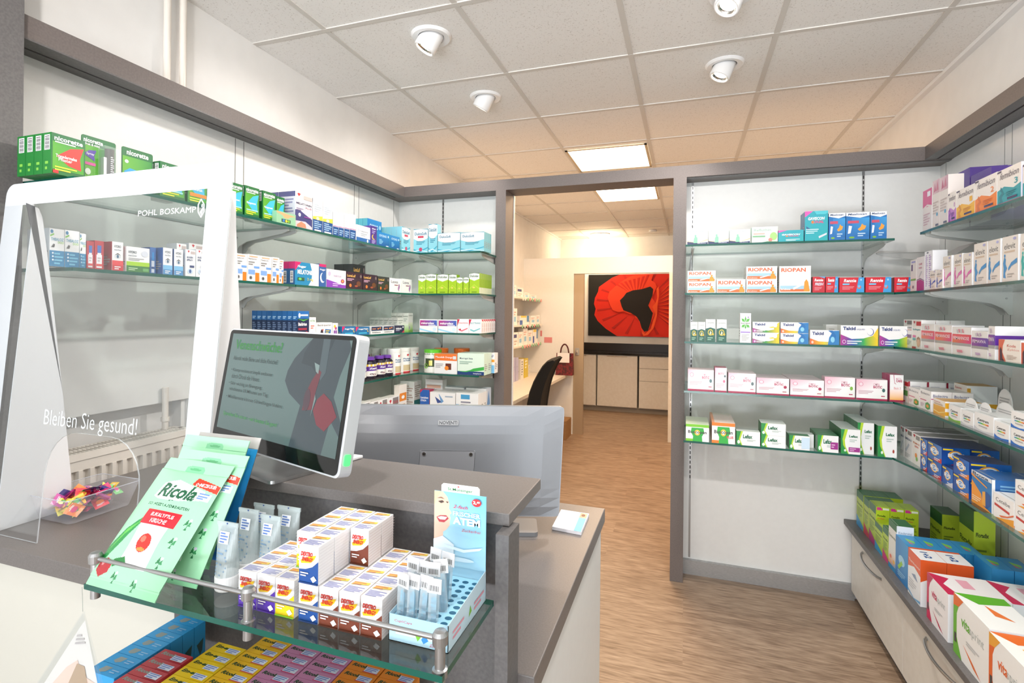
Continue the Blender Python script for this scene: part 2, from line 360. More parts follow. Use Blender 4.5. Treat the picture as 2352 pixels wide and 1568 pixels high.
for i, z in enumerate(ZL):
    for y, wv in ((1.793, 'one of the pair nearer the camera, left side'), (1.84, 'one of the pair nearer the camera, right side'), (2.668, 'one of the pair nearer the corner, left side'), (2.716, 'one of the pair nearer the corner, right side')):
        if i > 1 and y < 2: continue
        bracket((-1.92, y), (1, 0), z, .30, f'white bracket, {ORD[i]} left-wall shelf, {wv}', 'left wall shelf brackets')
    bracket((-1.92, 3.115), (.98, -.2), z, .2, f'small white corner bracket, {ORD[i]} shelf on the left wall', 'left corner brackets')
    for x, wv in ((ony(1017, 600, YB).x, 'middle rail'), (-1.158, 'rail beside the left doorway post')):
        bracket((x, YB), (0, -1), z, .33, f'white bracket, {ORD[i]} shelf left of doorway, {wv}', 'brackets left of doorway')
for i, z in enumerate(ZR):
    for x, wv in ((.031, 'rail beside the right doorway post'), (.885, 'rail near right corner')):
        bracket((x, YB), (0, -1), z, .33, f'white bracket, {ORD[i]} shelf right of doorway, {wv}', 'brackets right of doorway')
    for y, wv in ((2.575, 'nearer the camera'), (2.626, 'farther from the camera')):
        bracket((1.222, y-.01), (-1, 0), z, .27, f'white bracket, {ORD[i]} right-wall shelf, one of a pair, {wv}', 'right wall brackets')
    bracket((1.222, 3.10), (-1, 0), z-(.0 if i else .025), .30, f'white bracket in the right corner, {ORD[i]} level', 'right corner brackets')
# ------------------------------------------------------------------ ceiling lamps
def ceil_panel(cx, cy, lb, vis=True):
    o = empty('ceiling_light_panel', (cx, cy, ZC)); tag(o, lb, 'ceiling light', 'square ceiling light panels')
    h = .3; f = MB()
    for a, b in (((-h, -h), (h, -h+.018)), ((-h, h-.018), (h, h)), ((-h, -h), (-h+.018, h)), ((h-.018, -h), (h, h))): f.box((*a, -.010), (*b, -.0045), mat('panel_frame', 'cbb99b', .5))
    obj('frame', f, o); obj('diffuser', MB().box((-h+.018, -h+.018, -.007), (h-.018, h-.018, -.0045), PANELM), o)
    a = area('panel_light', (0, 0, -.02), (0, 0, 0), .54, .54, 18, (1, .64, .36)); a.parent = o; return o
ceil_panel(-.579, 4.122, 'glowing square ceiling panel visible just above the doorway header')
ceil_panel(-.579, 5.39, 'glowing square ceiling panel seen through the doorway')
def downlight(x, y, d, lb, pw=12, col=(1, .94, .88)):
    o = empty('ceiling_spotlight', (x, y, ZC)); tag(o, lb, 'ceiling spotlight', 'adjustable ceiling spotlights')
    r = MB(); r.lathe([(.055, -.003), (.06, -.010), (.082, -.012), (.090, -.004), (.090, 0)], WPL, 40)
    r.lathe([(0, -.0035), (.055, -.0035)], BLACK, 32); obj('trim_ring', r, o, smooth=True)
    d = Vector(d).normalized(); h = MB()
    q = d.to_track_quat('Z', 'Y').to_matrix().to_4x4()
    h.lathe([(0, 0), (.036, 0), (.040, .004), (.041, .075), (.039, .080), (.034, .080), (.033, .072)], WPL, 32); h.lathe([(.033, .072), (.026, .066)], CHROME, 32)
    e = MB(); e.lathe([(.026, .066), (0, .066)], LAMPM, 32)
    h.v = [tuple(1.2*c for c in v) for v in h.v]; e.v = [tuple(1.2*c for c in v) for v in e.v]
    for mb in (h, e): mb.v = [tuple(q @ Vector(v) + Vector((0, 0, -.005))-d*.03) for v in mb.v]
    hd = obj('lamp_head', h, o, smooth=True, weld=True); obj('lens', e, hd)
    s = spot('spot_light', tuple(d*.085+Vector((0, 0, -.005))), d, pw, col, 120); s.parent = o
    return o
downlight(-1.09, 2.067, (-.55, -.15, -1), 'white swivel ceiling spotlight, the largest and nearest on the left')
downlight(-1.097, 2.745, (-.6, .1, -1), 'white swivel ceiling spotlight nearest the left back corner')
downlight(.169, 2.738, (-.42, -.1, -1), 'white swivel ceiling spotlight on the right half of the ceiling', 22)
downlight(.158, 2.14, (-.4, -.3, -1), 'white ceiling spotlight cut off by the top edge of the photo', 50)
def fill_spot(x, y, to, lb, pw): return downlight(x, y, (to[0]-x, to[1]-y, to[2]-ZC), lb, pw, (1, .96, .93))  # added spots out of view, put in to brighten shelves and back wall
fill_spot(-1.1, .25, (-1.7, 2.2, 1.2), 'added unseen white swivel ceiling fill spotlight aimed at the left shelves', 16)
fill_spot(-.45, .25, (-.6, 3.1, 1.2), 'added unseen white swivel ceiling fill spotlight aimed at the doorway', 36)
fill_spot(.18, .25, (.45, 3.1, 1.1), 'added unseen white swivel ceiling fill spotlight aimed at the right back shelves', 28)
fill_spot(.62, .25, (1.2, 2.0, 1.0), 'added unseen white swivel ceiling fill spotlight aimed at the right wall', 10)
o = empty('round_ceiling_lamp', (-1.27, 7.98, ZC)); tag(o, 'round flat glowing ceiling lamp in the far back room', 'ceiling light')
b = MB(); b.lathe([(0, 0), (.15, 0), (.155, -.02), (.15, -.025)], WPL, 40); obj('base', b, o)
b = MB(); b.lathe([(.15, -.025), (.155, -.06), (.14, -.075), (0, -.075)], LAMPM, 40); obj('diffuser', b, o)
pl_ = bpy.data.lights.new('round_light', 'POINT'); pl_.energy = 14; pl_.color = (1, .72, .4); pl_.shadow_soft_size = .15
po = bpy.data.objects.new('round_light', pl_); C.objects.link(po); po.parent = o; po.location = (0, 0, -.14)
o = MB(); o.lathe([(0, -.002), (.05, -.002), (.06, -.02), (.05, -.03), (0, -.03)], WPL, 32); o = obj('smoke_detector', o, smooth=True); o.location = (-.47, 7.8, ZC); tag(o, 'small round white detector on the back room ceiling', 'smoke detector')

# ------------------------------------------------------------------ back room
YP = 6.35
pw = MB(); pw.box((XL, YP, 0), (-1.33, YP+.08, 2.2), WHITE); pw.box((-1.33, YP, 2.0), (XR, YP+.08, 2.2), WHITE); pw.box((-.19, YP, 0), (XR, YP+.08, 2.0), CREAM)
struct('wall_partition', pw)
pr = MB(); pr.box((-.205, 3.25, 0), (-.16, 6.34, ZC), WALL)
d = MB(); d.box((-1.328, YP+.02, 0), (-1.205, YP+.06, 2.0), BRONZE); d = struct('door_1', d)
hh = MB(); hh.box((-1.305, YP+.012, .985), (-1.255, YP+.02, 1.075), STEEL); hh.box((-1.29, YP+.008, 1.01), (-1.27, YP+.013, 1.05), CHROME); obj('door_handle', hh, d)
# kitchen units
def unit(x0, x1, fronts, lb):
    o = empty('kitchen_base_unit', (x0, 8.02, 0)); tag(o, lb, 'kitchen cabinet', 'kitchen base units'); W = x1-x0
    obj('carcass', MB().box((.003, .0, .08), (W-.003, .36, .875), CREAM), o)
    for k, (z0, z1) in enumerate(fronts):
        f = obj('door' if len(fronts) == 1 else 'drawer', MB().box((.006, -.02, z0), (W-.006, -.001, z1-.006), CREAM), o)
        if len(fronts) == 1: obj('handle', MB().box((W*.25, -.03, z1-.02), (W*.75, -.02, z1-.012), BRONZE), f)
X = lambda px: ony(px, 870, 8.0).x
unit(-1.93, X(1369), [(.09, .87)], 'cream kitchen base unit at the left, partly behind the sliding door')
unit(X(1371), X(1464), [(.09, .87)], 'cream kitchen base unit with one wide door, in the middle')
unit(X(1467), X(1467)+.6, [(.09, .50), (.50, .69), (.69, .87)], 'cream kitchen base unit with three drawers')
tag(obj('kitchen_plinth', MB().box((-1.95, 8.06, 0), (-.02, 8.36, .08), mat('plinth_grey', '8d8478', .5))), 'grey plinth under the kitchen units', 'plinth')
tag(obj('kitchen_worktop', MB().box((-1.97, 7.98, .877), (-.02, 8.38, .905), mat('black_stone', '17120f', .12))), 'shiny dark kitchen worktop over the cream units', 'worktop')
tag(obj('kitchen_backsplash', MB().box((-1.97, 8.381, .906), (-.02, 8.395, 1.035), mat('dark_backsplash', '1c1410', .3))), 'dark strip of backsplash behind the kitchen worktop', 'backsplash')
a = ony(1352, 631, 8.36); b = ony(1560, 775, 8.36)
mb = MB(); mb.box((a.x, 8.365, b.z), (b.x, 8.395, a.z), mat('canvas_black', '0c0807', .7))
W_, H_ = b.x-a.x, a.z-b.z
fan = []
RD, RD2, RD3, OR = 'e02408', 'c41a06', 'f2401a', 'ff5a22'
out = [(.33, 0), (.20, .12), (.11, .24), (.07, .34), (.085, .44), (.065, .52), (.075, .62), (.11, .72), (.12, .80), (.19, .87), (.27, .95), (.36, 1.0), (1, 1), (1, 0)]
art = [('P', out, RD)]
ctr = (.60, .52)
for i in range(26):
    a0 = math.pi*(.30+i*.052*1.05); 
    for rr, c in ((1.0, 'a81404'),):
        def pt(an, r): return (min(1, max(.075, ctr[0]+math.cos(an)*r*.62)), min(1, max(0, ctr[1]+math.sin(an)*r*.62)))
        if i % 2 == 0 and math.hypot(pt(a0, .9)[0]-ctr[0], 0) > 0: art.append(('P', [pt(a0, .35), pt(a0-.03, .82), pt(a0+.035, .82)], 'b91705'))
for i in range(9):
    y = .06+i*.11; art.append(('P', [(.76, .35+i*.035), (1, y), (1, y+.03)], 'a31304'))
    art.append(('P', [(.78, .34+i*.04), (1, y+.05), (1, y+.08)], OR))
inner = [(.22, .62), (.24, .72), (.30, .80), (.37, .88), (.45, .95), (.52, .99), (.66, 1), (.72, .99), (.70, .9), (.74, .86), (.76, .80), (.73, .7), (.71, .62), (.745, .55), (.72, .48), (.74, .36), (.70, .22), (.68, .12), (.62, .04), (.60, .08), (.585, .2), (.56, .28), (.53, .30), (.52, .36), (.47, .36), (.40, .40), (.34, .39), (.28, .42), (.25, .5)]
art += [('P', inner, RD3)]
for i in range(8): art.append(('P', [(.45+i*.02, .72), (.30+i*.05, .84+i*.02), (.33+i*.05, .85+i*.02)], 'd02006'))
art += [('P', [(.36, .58), (.40, .64), (.43, .70), (.50, .74), (.60, .76), (.69, .80), (.72, .76), (.715, .66), (.67, .5), (.70, .42), (.72, .38), (.70, .24), (.67, .10), (.63, .08), (.60, .14), (.58, .24), (.545, .32), (.48, .38), (.40, .42), (.38, .48)], '120807'),
        ('P', [(.60, .08), (.64, .05), (.70, .13), (.72, .24), (.745, .36), (.715, .48), (.75, .55), (.765, .62), (.755, .76), (.78, .80), (.785, .66), (.77, .52), (.765, .34), (.73, .14), (.67, .03), (.62, .01)], OR)]
put(mb, art, W_, H_, lambda x, y, z: (a.x+x, 8.3648-z, b.z+y), printed('canvas_print', .7, 0), lift=.0004)
tag(obj('poppy_painting', mb), 'large canvas with a red poppy on black, above the far kitchen worktop', 'painting')
# desk with legs, shelves, papers
o = empty('desk', (-1.97, 3.3, 0)); tag(o, 'long pale desk top along the back room left wall', 'desk')
obj('desk_top', MB().box((0, 0, .715), (.575, 3.04, .745), CREAM), o); obj('side_panel', MB().box((0, .02, 0), (.5, .045, .715), WHITE), o); obj('back_rail', MB().box((0, .05, .45), (.02, 3.02, .715), WHITE), o)
for k, z in enumerate((1.68, 1.37, 1.14)):
    o = empty('wall_shelf', (-1.98, 4.5, z)); tag(o, f'narrow pale shelf in the back room, {["upper", "middle", "lower"][k]} of three', 'shelf', 'back room wall shelves')
    obj('board', MB().box((0, 0, -.018), (.25, 1.84, 0), CREAM), o)
    rr = random.Random(k)
    for j in range(9):
        yy = .98+j*.095+rr.random()*.02
        p = obj('price_tag', MB().box((.2505, yy, -.035), (.2515, yy+.045, .0), mat(['tag_white', 'tag_pink', 'tag_white', 'tag_green'][rr.randrange(4)], ['f2efe9', 'e79a97', 'f2efe9', '8fc9a0'][rr.randrange(4)], .6)), o)
tag(obj('desk_rail', MB().box((-1.984, 5.08, .75), (-1.975, 5.10, 2.1), STEEL)), 'thin metal shelf rail above the back room desk', 'shelf rail')
def note(px, lb, cat='note'):
    p, q = ony(px[0], px[1], YP-.002), ony(px[2], px[3], YP-.002)
    return tag(obj('paper_note', MB().box((p.x, YP-.003, q.z), (q.x, YP-.001, p.z), mat('pink_paper', 'd9898c', .7))), lb, 'paper note', 'pink notes on the back room wall')
note((1250, 774, 1268, 787), 'larger pink landscape note stuck on the white partition'); note((1241, 759, 1245, 772), 'narrow upright pink note stuck near the wall shelves')
# carrier bag
a = ony(1276, 857, 6.2); b = ony(1315, 812, 6.2); o = empty('carrier_bag', (a.x, 6.2, .746)); tag(o, 'dark red patterned carrier bag standing on the back room desk', 'bag'); W_, H_ = b.x-a.x, b.z-.746
bm_ = noisy('red_bag_print', '7d0f1c', '2a0608', 38, .5); mb = MB(); mb.prism([(0, 0), (.1, 0), (.06, H_), (.04, H_)], 0, 0, W_, bm_); obj('bag_body', mb, o)
obj('paper_slip', MB().box((W_*.1, -.004, H_*.58), (W_*.82, .0, H_*1.02), mat('slip_white', 'e9e6ea', .6)), o)
mb = MB(); pts = [(W_*.25+W_*.5*t, H_+.11*math.sin(math.pi*min(1, max(0, t)))**.5) for t in [i/12 for i in range(13)]]
for p, q in zip(pts, pts[1:]): mb.tube((p[0], .03, p[1]), (q[0], .03, q[1]), .009, mt=mat('bag_strap', '4a0c12', .6), n=8)
obj('strap', mb, o)
# office chair
o = empty('office_chair', (-1.27, 4.35, 0), .1); tag(o, 'black office chair with tall curved back at the desk', 'chair')
ce = [(.03, .50), (.035, .62), (.045, .74), (.062, .84), (.09, .93), (.12, 1.0), (.15, 1.06), (.18, 1.10), (.205, 1.115)]
mb = MB(); Lo, Hi = [], []
for k, (x, z) in enumerate(ce):
    th = [.05, .055, .06, .058, .052, .046, .04, .032, .012][k]; Lo.append((x-th, z+.00)); Hi.append((x+th*.7, z-.012))
outl = Lo+Hi[::-1]; n = 9; ws = [-.23, -.2, -.12, 0, .12, .2, .23]; bul = [.02, .007, 0, 0, 0, .007, .02]
rings = [[(x*1+b_, y_, z) for x, z in outl] for y_, b_ in zip(ws, bul)]
for r0, r1 in zip(rings, rings[1:]):
    for i in range(len(outl)): j = (i+1) % len(outl); mb.face([r0[i], r0[j], r1[j], r1[i]], BFAB)
mb.face(rings[0][::-1], BFAB); mb.face(rings[-1], BFAB); obj('backrest', mb, o, smooth=False, weld=True)
mb = MB(); mb.prism([(-.42, .45), (-.38, .43), (.02, .43), (.06, .45), (.04, .50), (-.36, .51), (-.42, .49)], 1, -.23, .23, BFAB); obj('seat', mb, o, bevel=.015)
mb = MB(); mb.tube((-.18, 0, .08), (-.18, 0, .43), .025, mt=STEEL); obj('gas_lift', mb, o)
mb = MB()
for i in range(5):
    an = 2*math.pi*i/5; mb.tube((-.18, 0, .10), (-.18+.28*math.cos(an), .28*math.sin(an), .075), .02, .014, BLACK, 8)
bs = obj('star_base', mb, o)
for i in range(5):
    an = 2*math.pi*i/5; mb = MB(); cx_, cy_ = -.18+.28*math.cos(an), .28*math.sin(an); mb.tube((cx_-.02, cy_, .03), (cx_+.02, cy_, .03), .029, mt=BLACK, n=14); obj('caster', mb, bs)
mb = MB(); mb.box((-.01, -.015, .44), (.03, .015, .62), BLACK); obj('back_bar', mb, o)
cb = MB(); cb.box((-1.47, 6.02, 0), (-1.335, 6.30, .22), CARDB); cb.box((-1.405, 6.02, .2201), (-1.40, 6.30, .2206), mat('tape', 'c9a877', .3)); tag(obj('cardboard_box', cb), 'small brown cardboard box on the floor by the partition', 'box')
# ------------------------------------------------------------------ low cabinet on the right
o = empty('base_cabinet', (.84, 3.16, 0)); tag(o, 'long low cream cabinet with drawer fronts along right wall', 'cabinet')
obj('carcass', MB().box((.02, -3.4, .055), (.38, 0, .393), CREAM), o); obj('plinth', MB().box((.03, -3.4, 0), (.37, .0, .055), DGREY), o)
def arch(mb, p, q, outw, r, mt, n=14):
    p, q = Vector(p), Vector(q); pts = [p.lerp(q, t/n)+Vector(outw)*math.sin(math.pi*t/n)**.6 for t in range(n+1)]
    for a_, b_ in zip(pts, pts[1:]): mb.tube(a_, b_, r, mt=mt, n=10)
ys = [3.158, 2.477, 1.79, 1.1, .4, -.2]
for k in range(5):
    f = obj('drawer_front', MB().box((0, ys[k+1]+.002-3.16, .06), (.019, ys[k]-.002-3.16, .391), CREAM), o)
    mid = (ys[k]+ys[k+1])/2+(.03 if k == 0 else .0)-3.16; mb = MB(); arch(mb, (0, mid+.13, .335), (0, mid-.13, .327), (-.03, 0, 0), .0055, STEEL); obj('handle', mb, f)
wt = MB(); wt.box((.81, -.25, .394), (1.221, 3.186, .42), DGREY); tag(obj('cabinet_worktop', wt, bevel=.002), 'dark grey worktop on the low right-hand cabinet', 'worktop')
tag(obj('worktop_upstand', MB().box((1.205, 1.2, .4205), (1.2215, 3.186, .52), BLACK)), 'black upstand strip behind the packs on the low cabinet', 'upstand')
# ------------------------------------------------------------------ radiator and pipes in the wall niche
o = empty('radiator', (-1.935, 1.0, 0)); tag(o, 'cream panel radiator under the left wall panels behind the counter', 'radiator')
Z1, Y1 = 1.040, .515
mb = MB(); mb.box((.015, 0, .45), (.10, Y1, 1.01), ENAM); mb.box((.1, 0, .985), (.112, Y1, 1.022), ENAM); mb.box((.1, 0, .45), (.112, Y1, .49), ENAM)
k = .008
while k < Y1-.01: mb.prism([(.1, k), (.114, k+.005), (.114, k+.018), (.1, k+.023)], 2, .49, .985, ENAM); k += .034
obj('heating_panel', mb, o)
mb = MB(); mb.box((.012, 0, 1.022), (.022, Y1, Z1), ENAM); mb.box((.102, 0, 1.018), (.116, Y1, Z1), ENAM)
mb.box((.022, 0, 1.02), (.102, .01, Z1), ENAM); mb.box((.022, Y1-.02, 1.02), (.102, Y1, Z1), ENAM); mb.box((.055, 0, 1.034), (.066, Y1, Z1), ENAM)
k = .015
while k < Y1-.03:
    for x0, x1 in ((.022, .055), (.066, .102)): mb.prism([(x0, 1.030), (x1, 1.030), (x1, 1.040), (x0, 1.040)], 1, k, k+.0045, ENAM)
    k += .0125
obj('top_grille', mb, o); obj('dark_inside', MB().box((.02, .005, 1.0105), (.102, Y1-.005, 1.0125), BLACK), o)
mb = MB(); mb.tube((.03, Y1-.05, 1.03), (.03, Y1-.05, 1.2), .011, mt=ENAM); mb.tube((.03, Y1-.05, 1.07), (.03, Y1-.05, 1.085), .015, mt=ENAM); obj('inlet_pipe', mb, o)
for y, lb in ((1.43, 'white heating pipe running up to the ceiling, left one'), (1.494, 'white heating pipe running up to the ceiling, right one')):
    mb = MB(); mb.tube((-1.868, y, 2.343), (-1.868, y, 2.735), .0125, mt=ENAM, n=20); tag(obj('heating_pipe', mb, smooth=True), lb, 'pipe', 'heating pipes')
# ------------------------------------------------------------------ counter
o = empty('counter', (0, 0, 0)); tag(o, 'L-shaped service counter with white panels and grey worktop edge', 'counter')
obj('front_panel', MB().box((-1.775, .765, .0), (-.887, .785, .911), mat('offwhite_laminate', 'd2cfc4', .5)), o)
obj('end_panel', MB().box((-.24, .787, 0), (-.22, 1.45, .911), WHITE), o)
obj('inner_panel', MB().box((-1.775, 1.40, 0), (-.245, 1.42, .9), WHITE), o)
for x in (-.885, -.258): obj('display_upright', MB().box((x, .702, .05), (x+.02, .751, 1.18), DGREY), o)
obj('display_back', MB().box((-.865, .744, .0), (-.258, .7505, 1.18), DGREY), o)
obj('worktop', MB().box((-1.775, .752, .912), (-.212, 1.472, .95), TOPM), o, bevel=.002)
obj('raised_shelf_block', MB().box((-.865, .755, .9505), (-.345, .93, 1.18), DGREY), o)
obj('raised_top', MB().box((-.90, .73, 1.181), (-.247, .907, 1.2), TOPM), o, bevel=.0015)
obj('rail_bracket', MB().box((-.29, .60, .78), (-.262, .74, .795), STEEL), o)
# glass display shelves with rail
def dshelf(z, lb, y1=.7015):
    o = empty('glass_display_shelf', (-.86, .535, z)); tag(o, lb, 'shelf'); g_ = MB(); T_ = .008; poly = rect(0, 0, .60, y1-.535)
    g_ = slab(poly, 0, T_); obj('glass_plate', g_, o); return o
gs = dshelf(1.084, 'thick glass display shelf with steel rail, full of sweets and gel')
dshelf(.88, 'lower glass display shelf holding the sweet packs')
mb = MB(); mb.tube((.006, .010, .036), (.596, .010, .036), .0032, mt=STEEL, n=14); obj('rail', mb, gs, smooth=True)
for x in (.010, .307, .592):
    mb = MB(); mb.lathe([(0, -.024), (.0065, -.024), (.0065, -.009), (.009, -.008), (.009, .001), (.0062, .002), (.0062, .028), (.009, .030), (.0095, .041), (.007, .045), (0, .046)], STEEL, 24, o=(x, .010, 0)); obj('rail_post', mb, gs, smooth=True)
# ------------------------------------------------------------------ acrylic protection screen
K = .09
def sy(z): return .79+K*(z-.95)
def onp(u, v):
    d = ray(u, v); t = (.79+K*.55)/(d.y-K*d.z); return O+d*t
S = empty('protection_screen', (0, 0, 0)); tag(S, 'tall acrylic protection screen with white frame on the counter left', 'protection screen')
xl, xr = onp(18, 428).x, onp(537, 372).x; zt = onp(537, 372).z+.004; il, ir = onp(53, 470).x, onp(478, 433).x; zi = onp(478, 433).z
ar0, ar1, zar = onp(100, 1100).x, onp(318, 1120).x, onp(200, 997).z
def rounded(x0, x1, z0, z1, r, n=6):
    q = []
    for cx_, cz_, a0 in ((x1-r, z1-r, 0), (x0+r, z1-r, 90)):
        for i in range(n+1): an = math.radians(a0+90*i/n); q.append((cx_+r*math.cos(an), cz_+r*math.sin(an)))
    return q
# sheet with pass-through arch
outer = rounded(xl, xr, .951, zt, .03); rA = .10
hole = [(ar0, .951)]+[(p[0], p[1]) for p in rounded(ar0, ar1, .951, zar, rA)[::-1]]+[(ar1, .951)]
poly = outer+[(xl, .951)]+hole+[(xr, .951)]
def sheet(mb, poly, off, th, mt, side=None):
    f = [(x, sy(z)-off, z) for x, z in poly]; bk = [(x, sy(z)-off+th, z) for x, z in poly]
    mb.face(f[::-1], mt); mb.face(bk, mt)
    for i in range(len(f)): j = (i+1) % len(f); mb.face([f[i], f[j], bk[j], bk[i]], side or mt)
ES = milky('acrylic_edge', 'dfe6ea', .55)
mb = MB(); sheet(mb, poly, 0, .003, ACRYL, ES); obj('clear_sheet', mb, S)
WF = milky('white_print', 'd6d9dd', .95); WF2 = milky('faded_white_print', 'd9dde1', .7)
mb = MB(); sheet(mb, outer+[(xl, zi), (xr, zi)], .0008, .0006, WF)
sheet(mb, [(xl, zi), (il, zi), (il+.012, 1.1), (xl, 1.1)], .0008, .0006, WF2); sheet(mb, [(ir, zi), (xr, zi), (xr, 1.1), (ir, 1.1)], .0008, .0006, WF2)
obj('white_frame_print', mb, S)
def fin(x, px, lb):
    q = [onx(u, v, x) for u, v in px]; pts = [(p.y, p.z) for p in q]
    zt_ = pts[0][1]; pl_ = [(sy(zt_)+.006, zt_)]+pts+[(pts[-1][0], .951), (sy(.951)+.006, .951)]
    mb = MB(); mb.prism(pl_[::-1], 0, x-.0015, x+.0015, milky('white_acrylic_fin', 'f3f3f4', .9)); return obj('side_fin', mb, S)
fin(-1.60, [(60, 466), (88, 478), (97, 500), (115, 640), (143, 900), (163, 1099)], '')
fin(-.985, [(541, 440), (541, 520), (551, 757)], '')
def stext(tx, u0, v0, u1, v1, colr='f4f4f4', bold=.0):
    p, q = onp(u0, v1), onp(u1, v0); mb = MB()
    put(mb, [('T', tx, 0, 0, 1, colr, 1, bold)], q.x-p.x, (q.z-p.z), lambda x, y, z: (p.x+x, sy(p.z+y)-.0012-z, p.z+y)); return obj('lettering', mb, S)
stext('POHL BOSKAMP', 318, 474, 452, 497); stext('Bleiben Sie gesund!', 100, 961, 318, 985, 'd5dadc', -.008)
p, q = onp(457, 500), onp(474, 458); mb = MB(); W_, H_ = q.x-p.x, q.z-p.z
hexo = [(0, .3), (0, .7), (.5, 1), (1, .7), (1, .3), (.5, 0)]
for i in range(6):
    a_, b_ = hexo[i], hexo[(i+1) % 6]; mb.tube((p.x+a_[0]*W_, sy(p.z)-.002, p.z+a_[1]*H_), (p.x+b_[0]*W_, sy(p.z)-.002, p.z+b_[1]*H_), .0012, mt=WPL, n=6)
put(mb, [('P', [(.5, .5), (.85, .65), (.5, .12), (.15, .3)], 'f4f4f4'), ('E', .5, .66, .13, .1, 'f4f4f4')], W_, H_, lambda x, y, z: (p.x+x, sy(p.z+y)-.0015-z, p.z+y)); obj('emblem', mb, S)
# ------------------------------------------------------------------ candy tray
TR = empty('clear_plastic_tray', (-1.542, .962, .951)); tag(TR, 'clear plastic tray full of colourful wrapped sachets on the worktop', 'tray')
mb = MB(); bx_, by_, tx_, ty_, hz = .064, .076, .082, .094, .066
def ring_(a, b, z, r=.012):
    q = []
    for cx_, cy_, a0 in ((a-r, b-r, 0), (-a+r, b-r, 90), (-a+r, -b+r, 180), (a-r, -b+r, 270)):
        for i in range(5): an = math.radians(a0+90*i/4); q.append((cx_+r*math.cos(an), cy_+r*math.sin(an), z))
    return q
r0, r1 = ring_(bx_, by_, .0005), ring_(tx_, ty_, hz)
TRAYM = milky('tray_wall', 'e4e4ec', .2); mb.face(r0[::-1], TRAYM)
for i in range(20): j = (i+1) % 20; mb.face([r0[i], r0[j], r1[j], r1[i]], TRAYM)
rim = milky('tray_rim', 'dadde6', .5)
for i in range(20): j = (i+1) % 20; mb.tube(r1[i], r1[j], .0012, mt=rim, n=6)
obj('tray_shell', mb, TR)
cols = ['d6336c', '2b2f66', 'e8d43a', 'f07b2d', 'd62839', '6fbf73', 'e04f9a', 'b03a8c', 'f2b134', '3b3f8a']
rr = random.Random(4)
base = None
for i in range(62):
    c = cols[i % 10]; mb = MB(); wv, hv = .032, .036
    def fn(x, y, z): u = x/wv*2-1; v = y/hv*2-1; return (x-wv/2, y-hv/2, .0018*(1-u*u)*(1-v*v)+z)
    for sgn in (1, -1):
        for a_ in range(4):
            for b_ in range(4):
                qd = [(a_/4, b_/4), ((a_+1)/4, b_/4), ((a_+1)/4, (b_+1)/4), (a_/4, (b_+1)/4)]
                pts = [fn(x*wv, y*hv, 0) for x, y in qd]; pts = [(x, y, z*sgn) for x, y, z in pts]
                edge = b_ in (0, 3); mb.face(pts if sgn > 0 else pts[::-1], GLOSSP, lin(c) if not edge else tuple(min(1, x*1.3+.05) for x in lin(c)))
    put(mb, [('E', .5, .5, .28, .2, cols[(i*3+1) % 10]), ('P', [(.3, .66), (.5, .8), (.7, .66), (.5, .7)], '2e8b3d'), ('L', .2, .2, .8, .32, 2, 'ffffff')], wv, hv, lambda x, y, z: fn(x, y, z+.0003), GLOSSP)
    s_ = obj('wrapped_sachet', mb); lay = i//12; 
    hgt = .010+lay*.0085+rr.random()*.005; s_.location = (-1.542+(rr.random()-.5)*.082, .962+(rr.random()-.5)*.104, .951+hgt+.004)
    s_.rotation_euler = (rr.uniform(-.9, .9) if lay else rr.uniform(-.2, .2), rr.uniform(-.7, .7) if lay else rr.uniform(-.2, .2), rr.uniform(0, 6.28))
    nm = {'d6336c': 'crimson', '2b2f66': 'navy', 'e8d43a': 'yellow', 'f07b2d': 'orange', 'd62839': 'red', '6fbf73': 'green', 'e04f9a': 'pink', 'b03a8c': 'purple', 'f2b134': 'amber', '3b3f8a': 'blue'}[c]
    tag(s_, f'small {nm} wrapped sachet lying loose in the clear plastic tray', 'sachet', f'{nm} sachets in the clear tray')
# ------------------------------------------------------------------ customer display
D = empty('customer_display', (-.72, .75, 1.2)); tag(D, 'silver framed flat screen facing the customer on raised counter', 'screen')
q_ = (-.7165, .745, 1.235, -.29, .167, .418, .2305); r_ = Vector((math.cos(q_[3]), math.sin(q_[3]), 0)); n_ = Vector((math.sin(q_[3]), -math.cos(q_[3]), 0)); u_ = Vector((0, 0, 1))*math.cos(q_[4])-n_*math.sin(q_[4]); nn = r_.cross(u_)
b0 = Vector(q_[:3])-r_*q_[5]/2; D.location = (0, 0, 0)
def dm(x, y, z): return tuple(b0+r_*x+u_*y+nn*z)
W_, H_ = q_[5], q_[6]
def rrect(w, h, r, n=5, x0=0, y0=0):
    q = []
    for cx_, cy_, a0 in ((x0+w-r, y0+h-r, 0), (x0+r, y0+h-r, 90), (x0+r, y0+r, 180), (x0+w-r, y0+r, 270)):
        for i in range(n+1): an = math.radians(a0+90*i/n); q.append((cx_+r*math.cos(an), cy_+r*math.sin(an)))
    return q
def slabp(mb, poly, z0, z1, mt, fn, front=None):
    f = [fn(x, y, z1) for x, y in poly]; b = [fn(x, y, z0) for x, y in poly]; mb.face(f, front or mt); mb.face(b[::-1], mt)
    for i in range(len(f)): j = (i+1) % len(f); mb.face([b[i], b[j], f[j], f[i]], mt)
mb = MB(); slabp(mb, rrect(W_, H_, .012), -.022, 0, mat('silver_rim', 'd3d5d8', .25, .3), dm); obj('casing', mb, D)
mb = MB(); slabp(mb, rrect(W_-.008, H_-.006, .010, x0=.002, y0=.003), 0, .0012, BLACK, dm, mat('screen_bezel', '0b0d0d', .06)); obj('bezel', mb, D)
mb = MB(); SW, SH = W_*.93, H_*.83
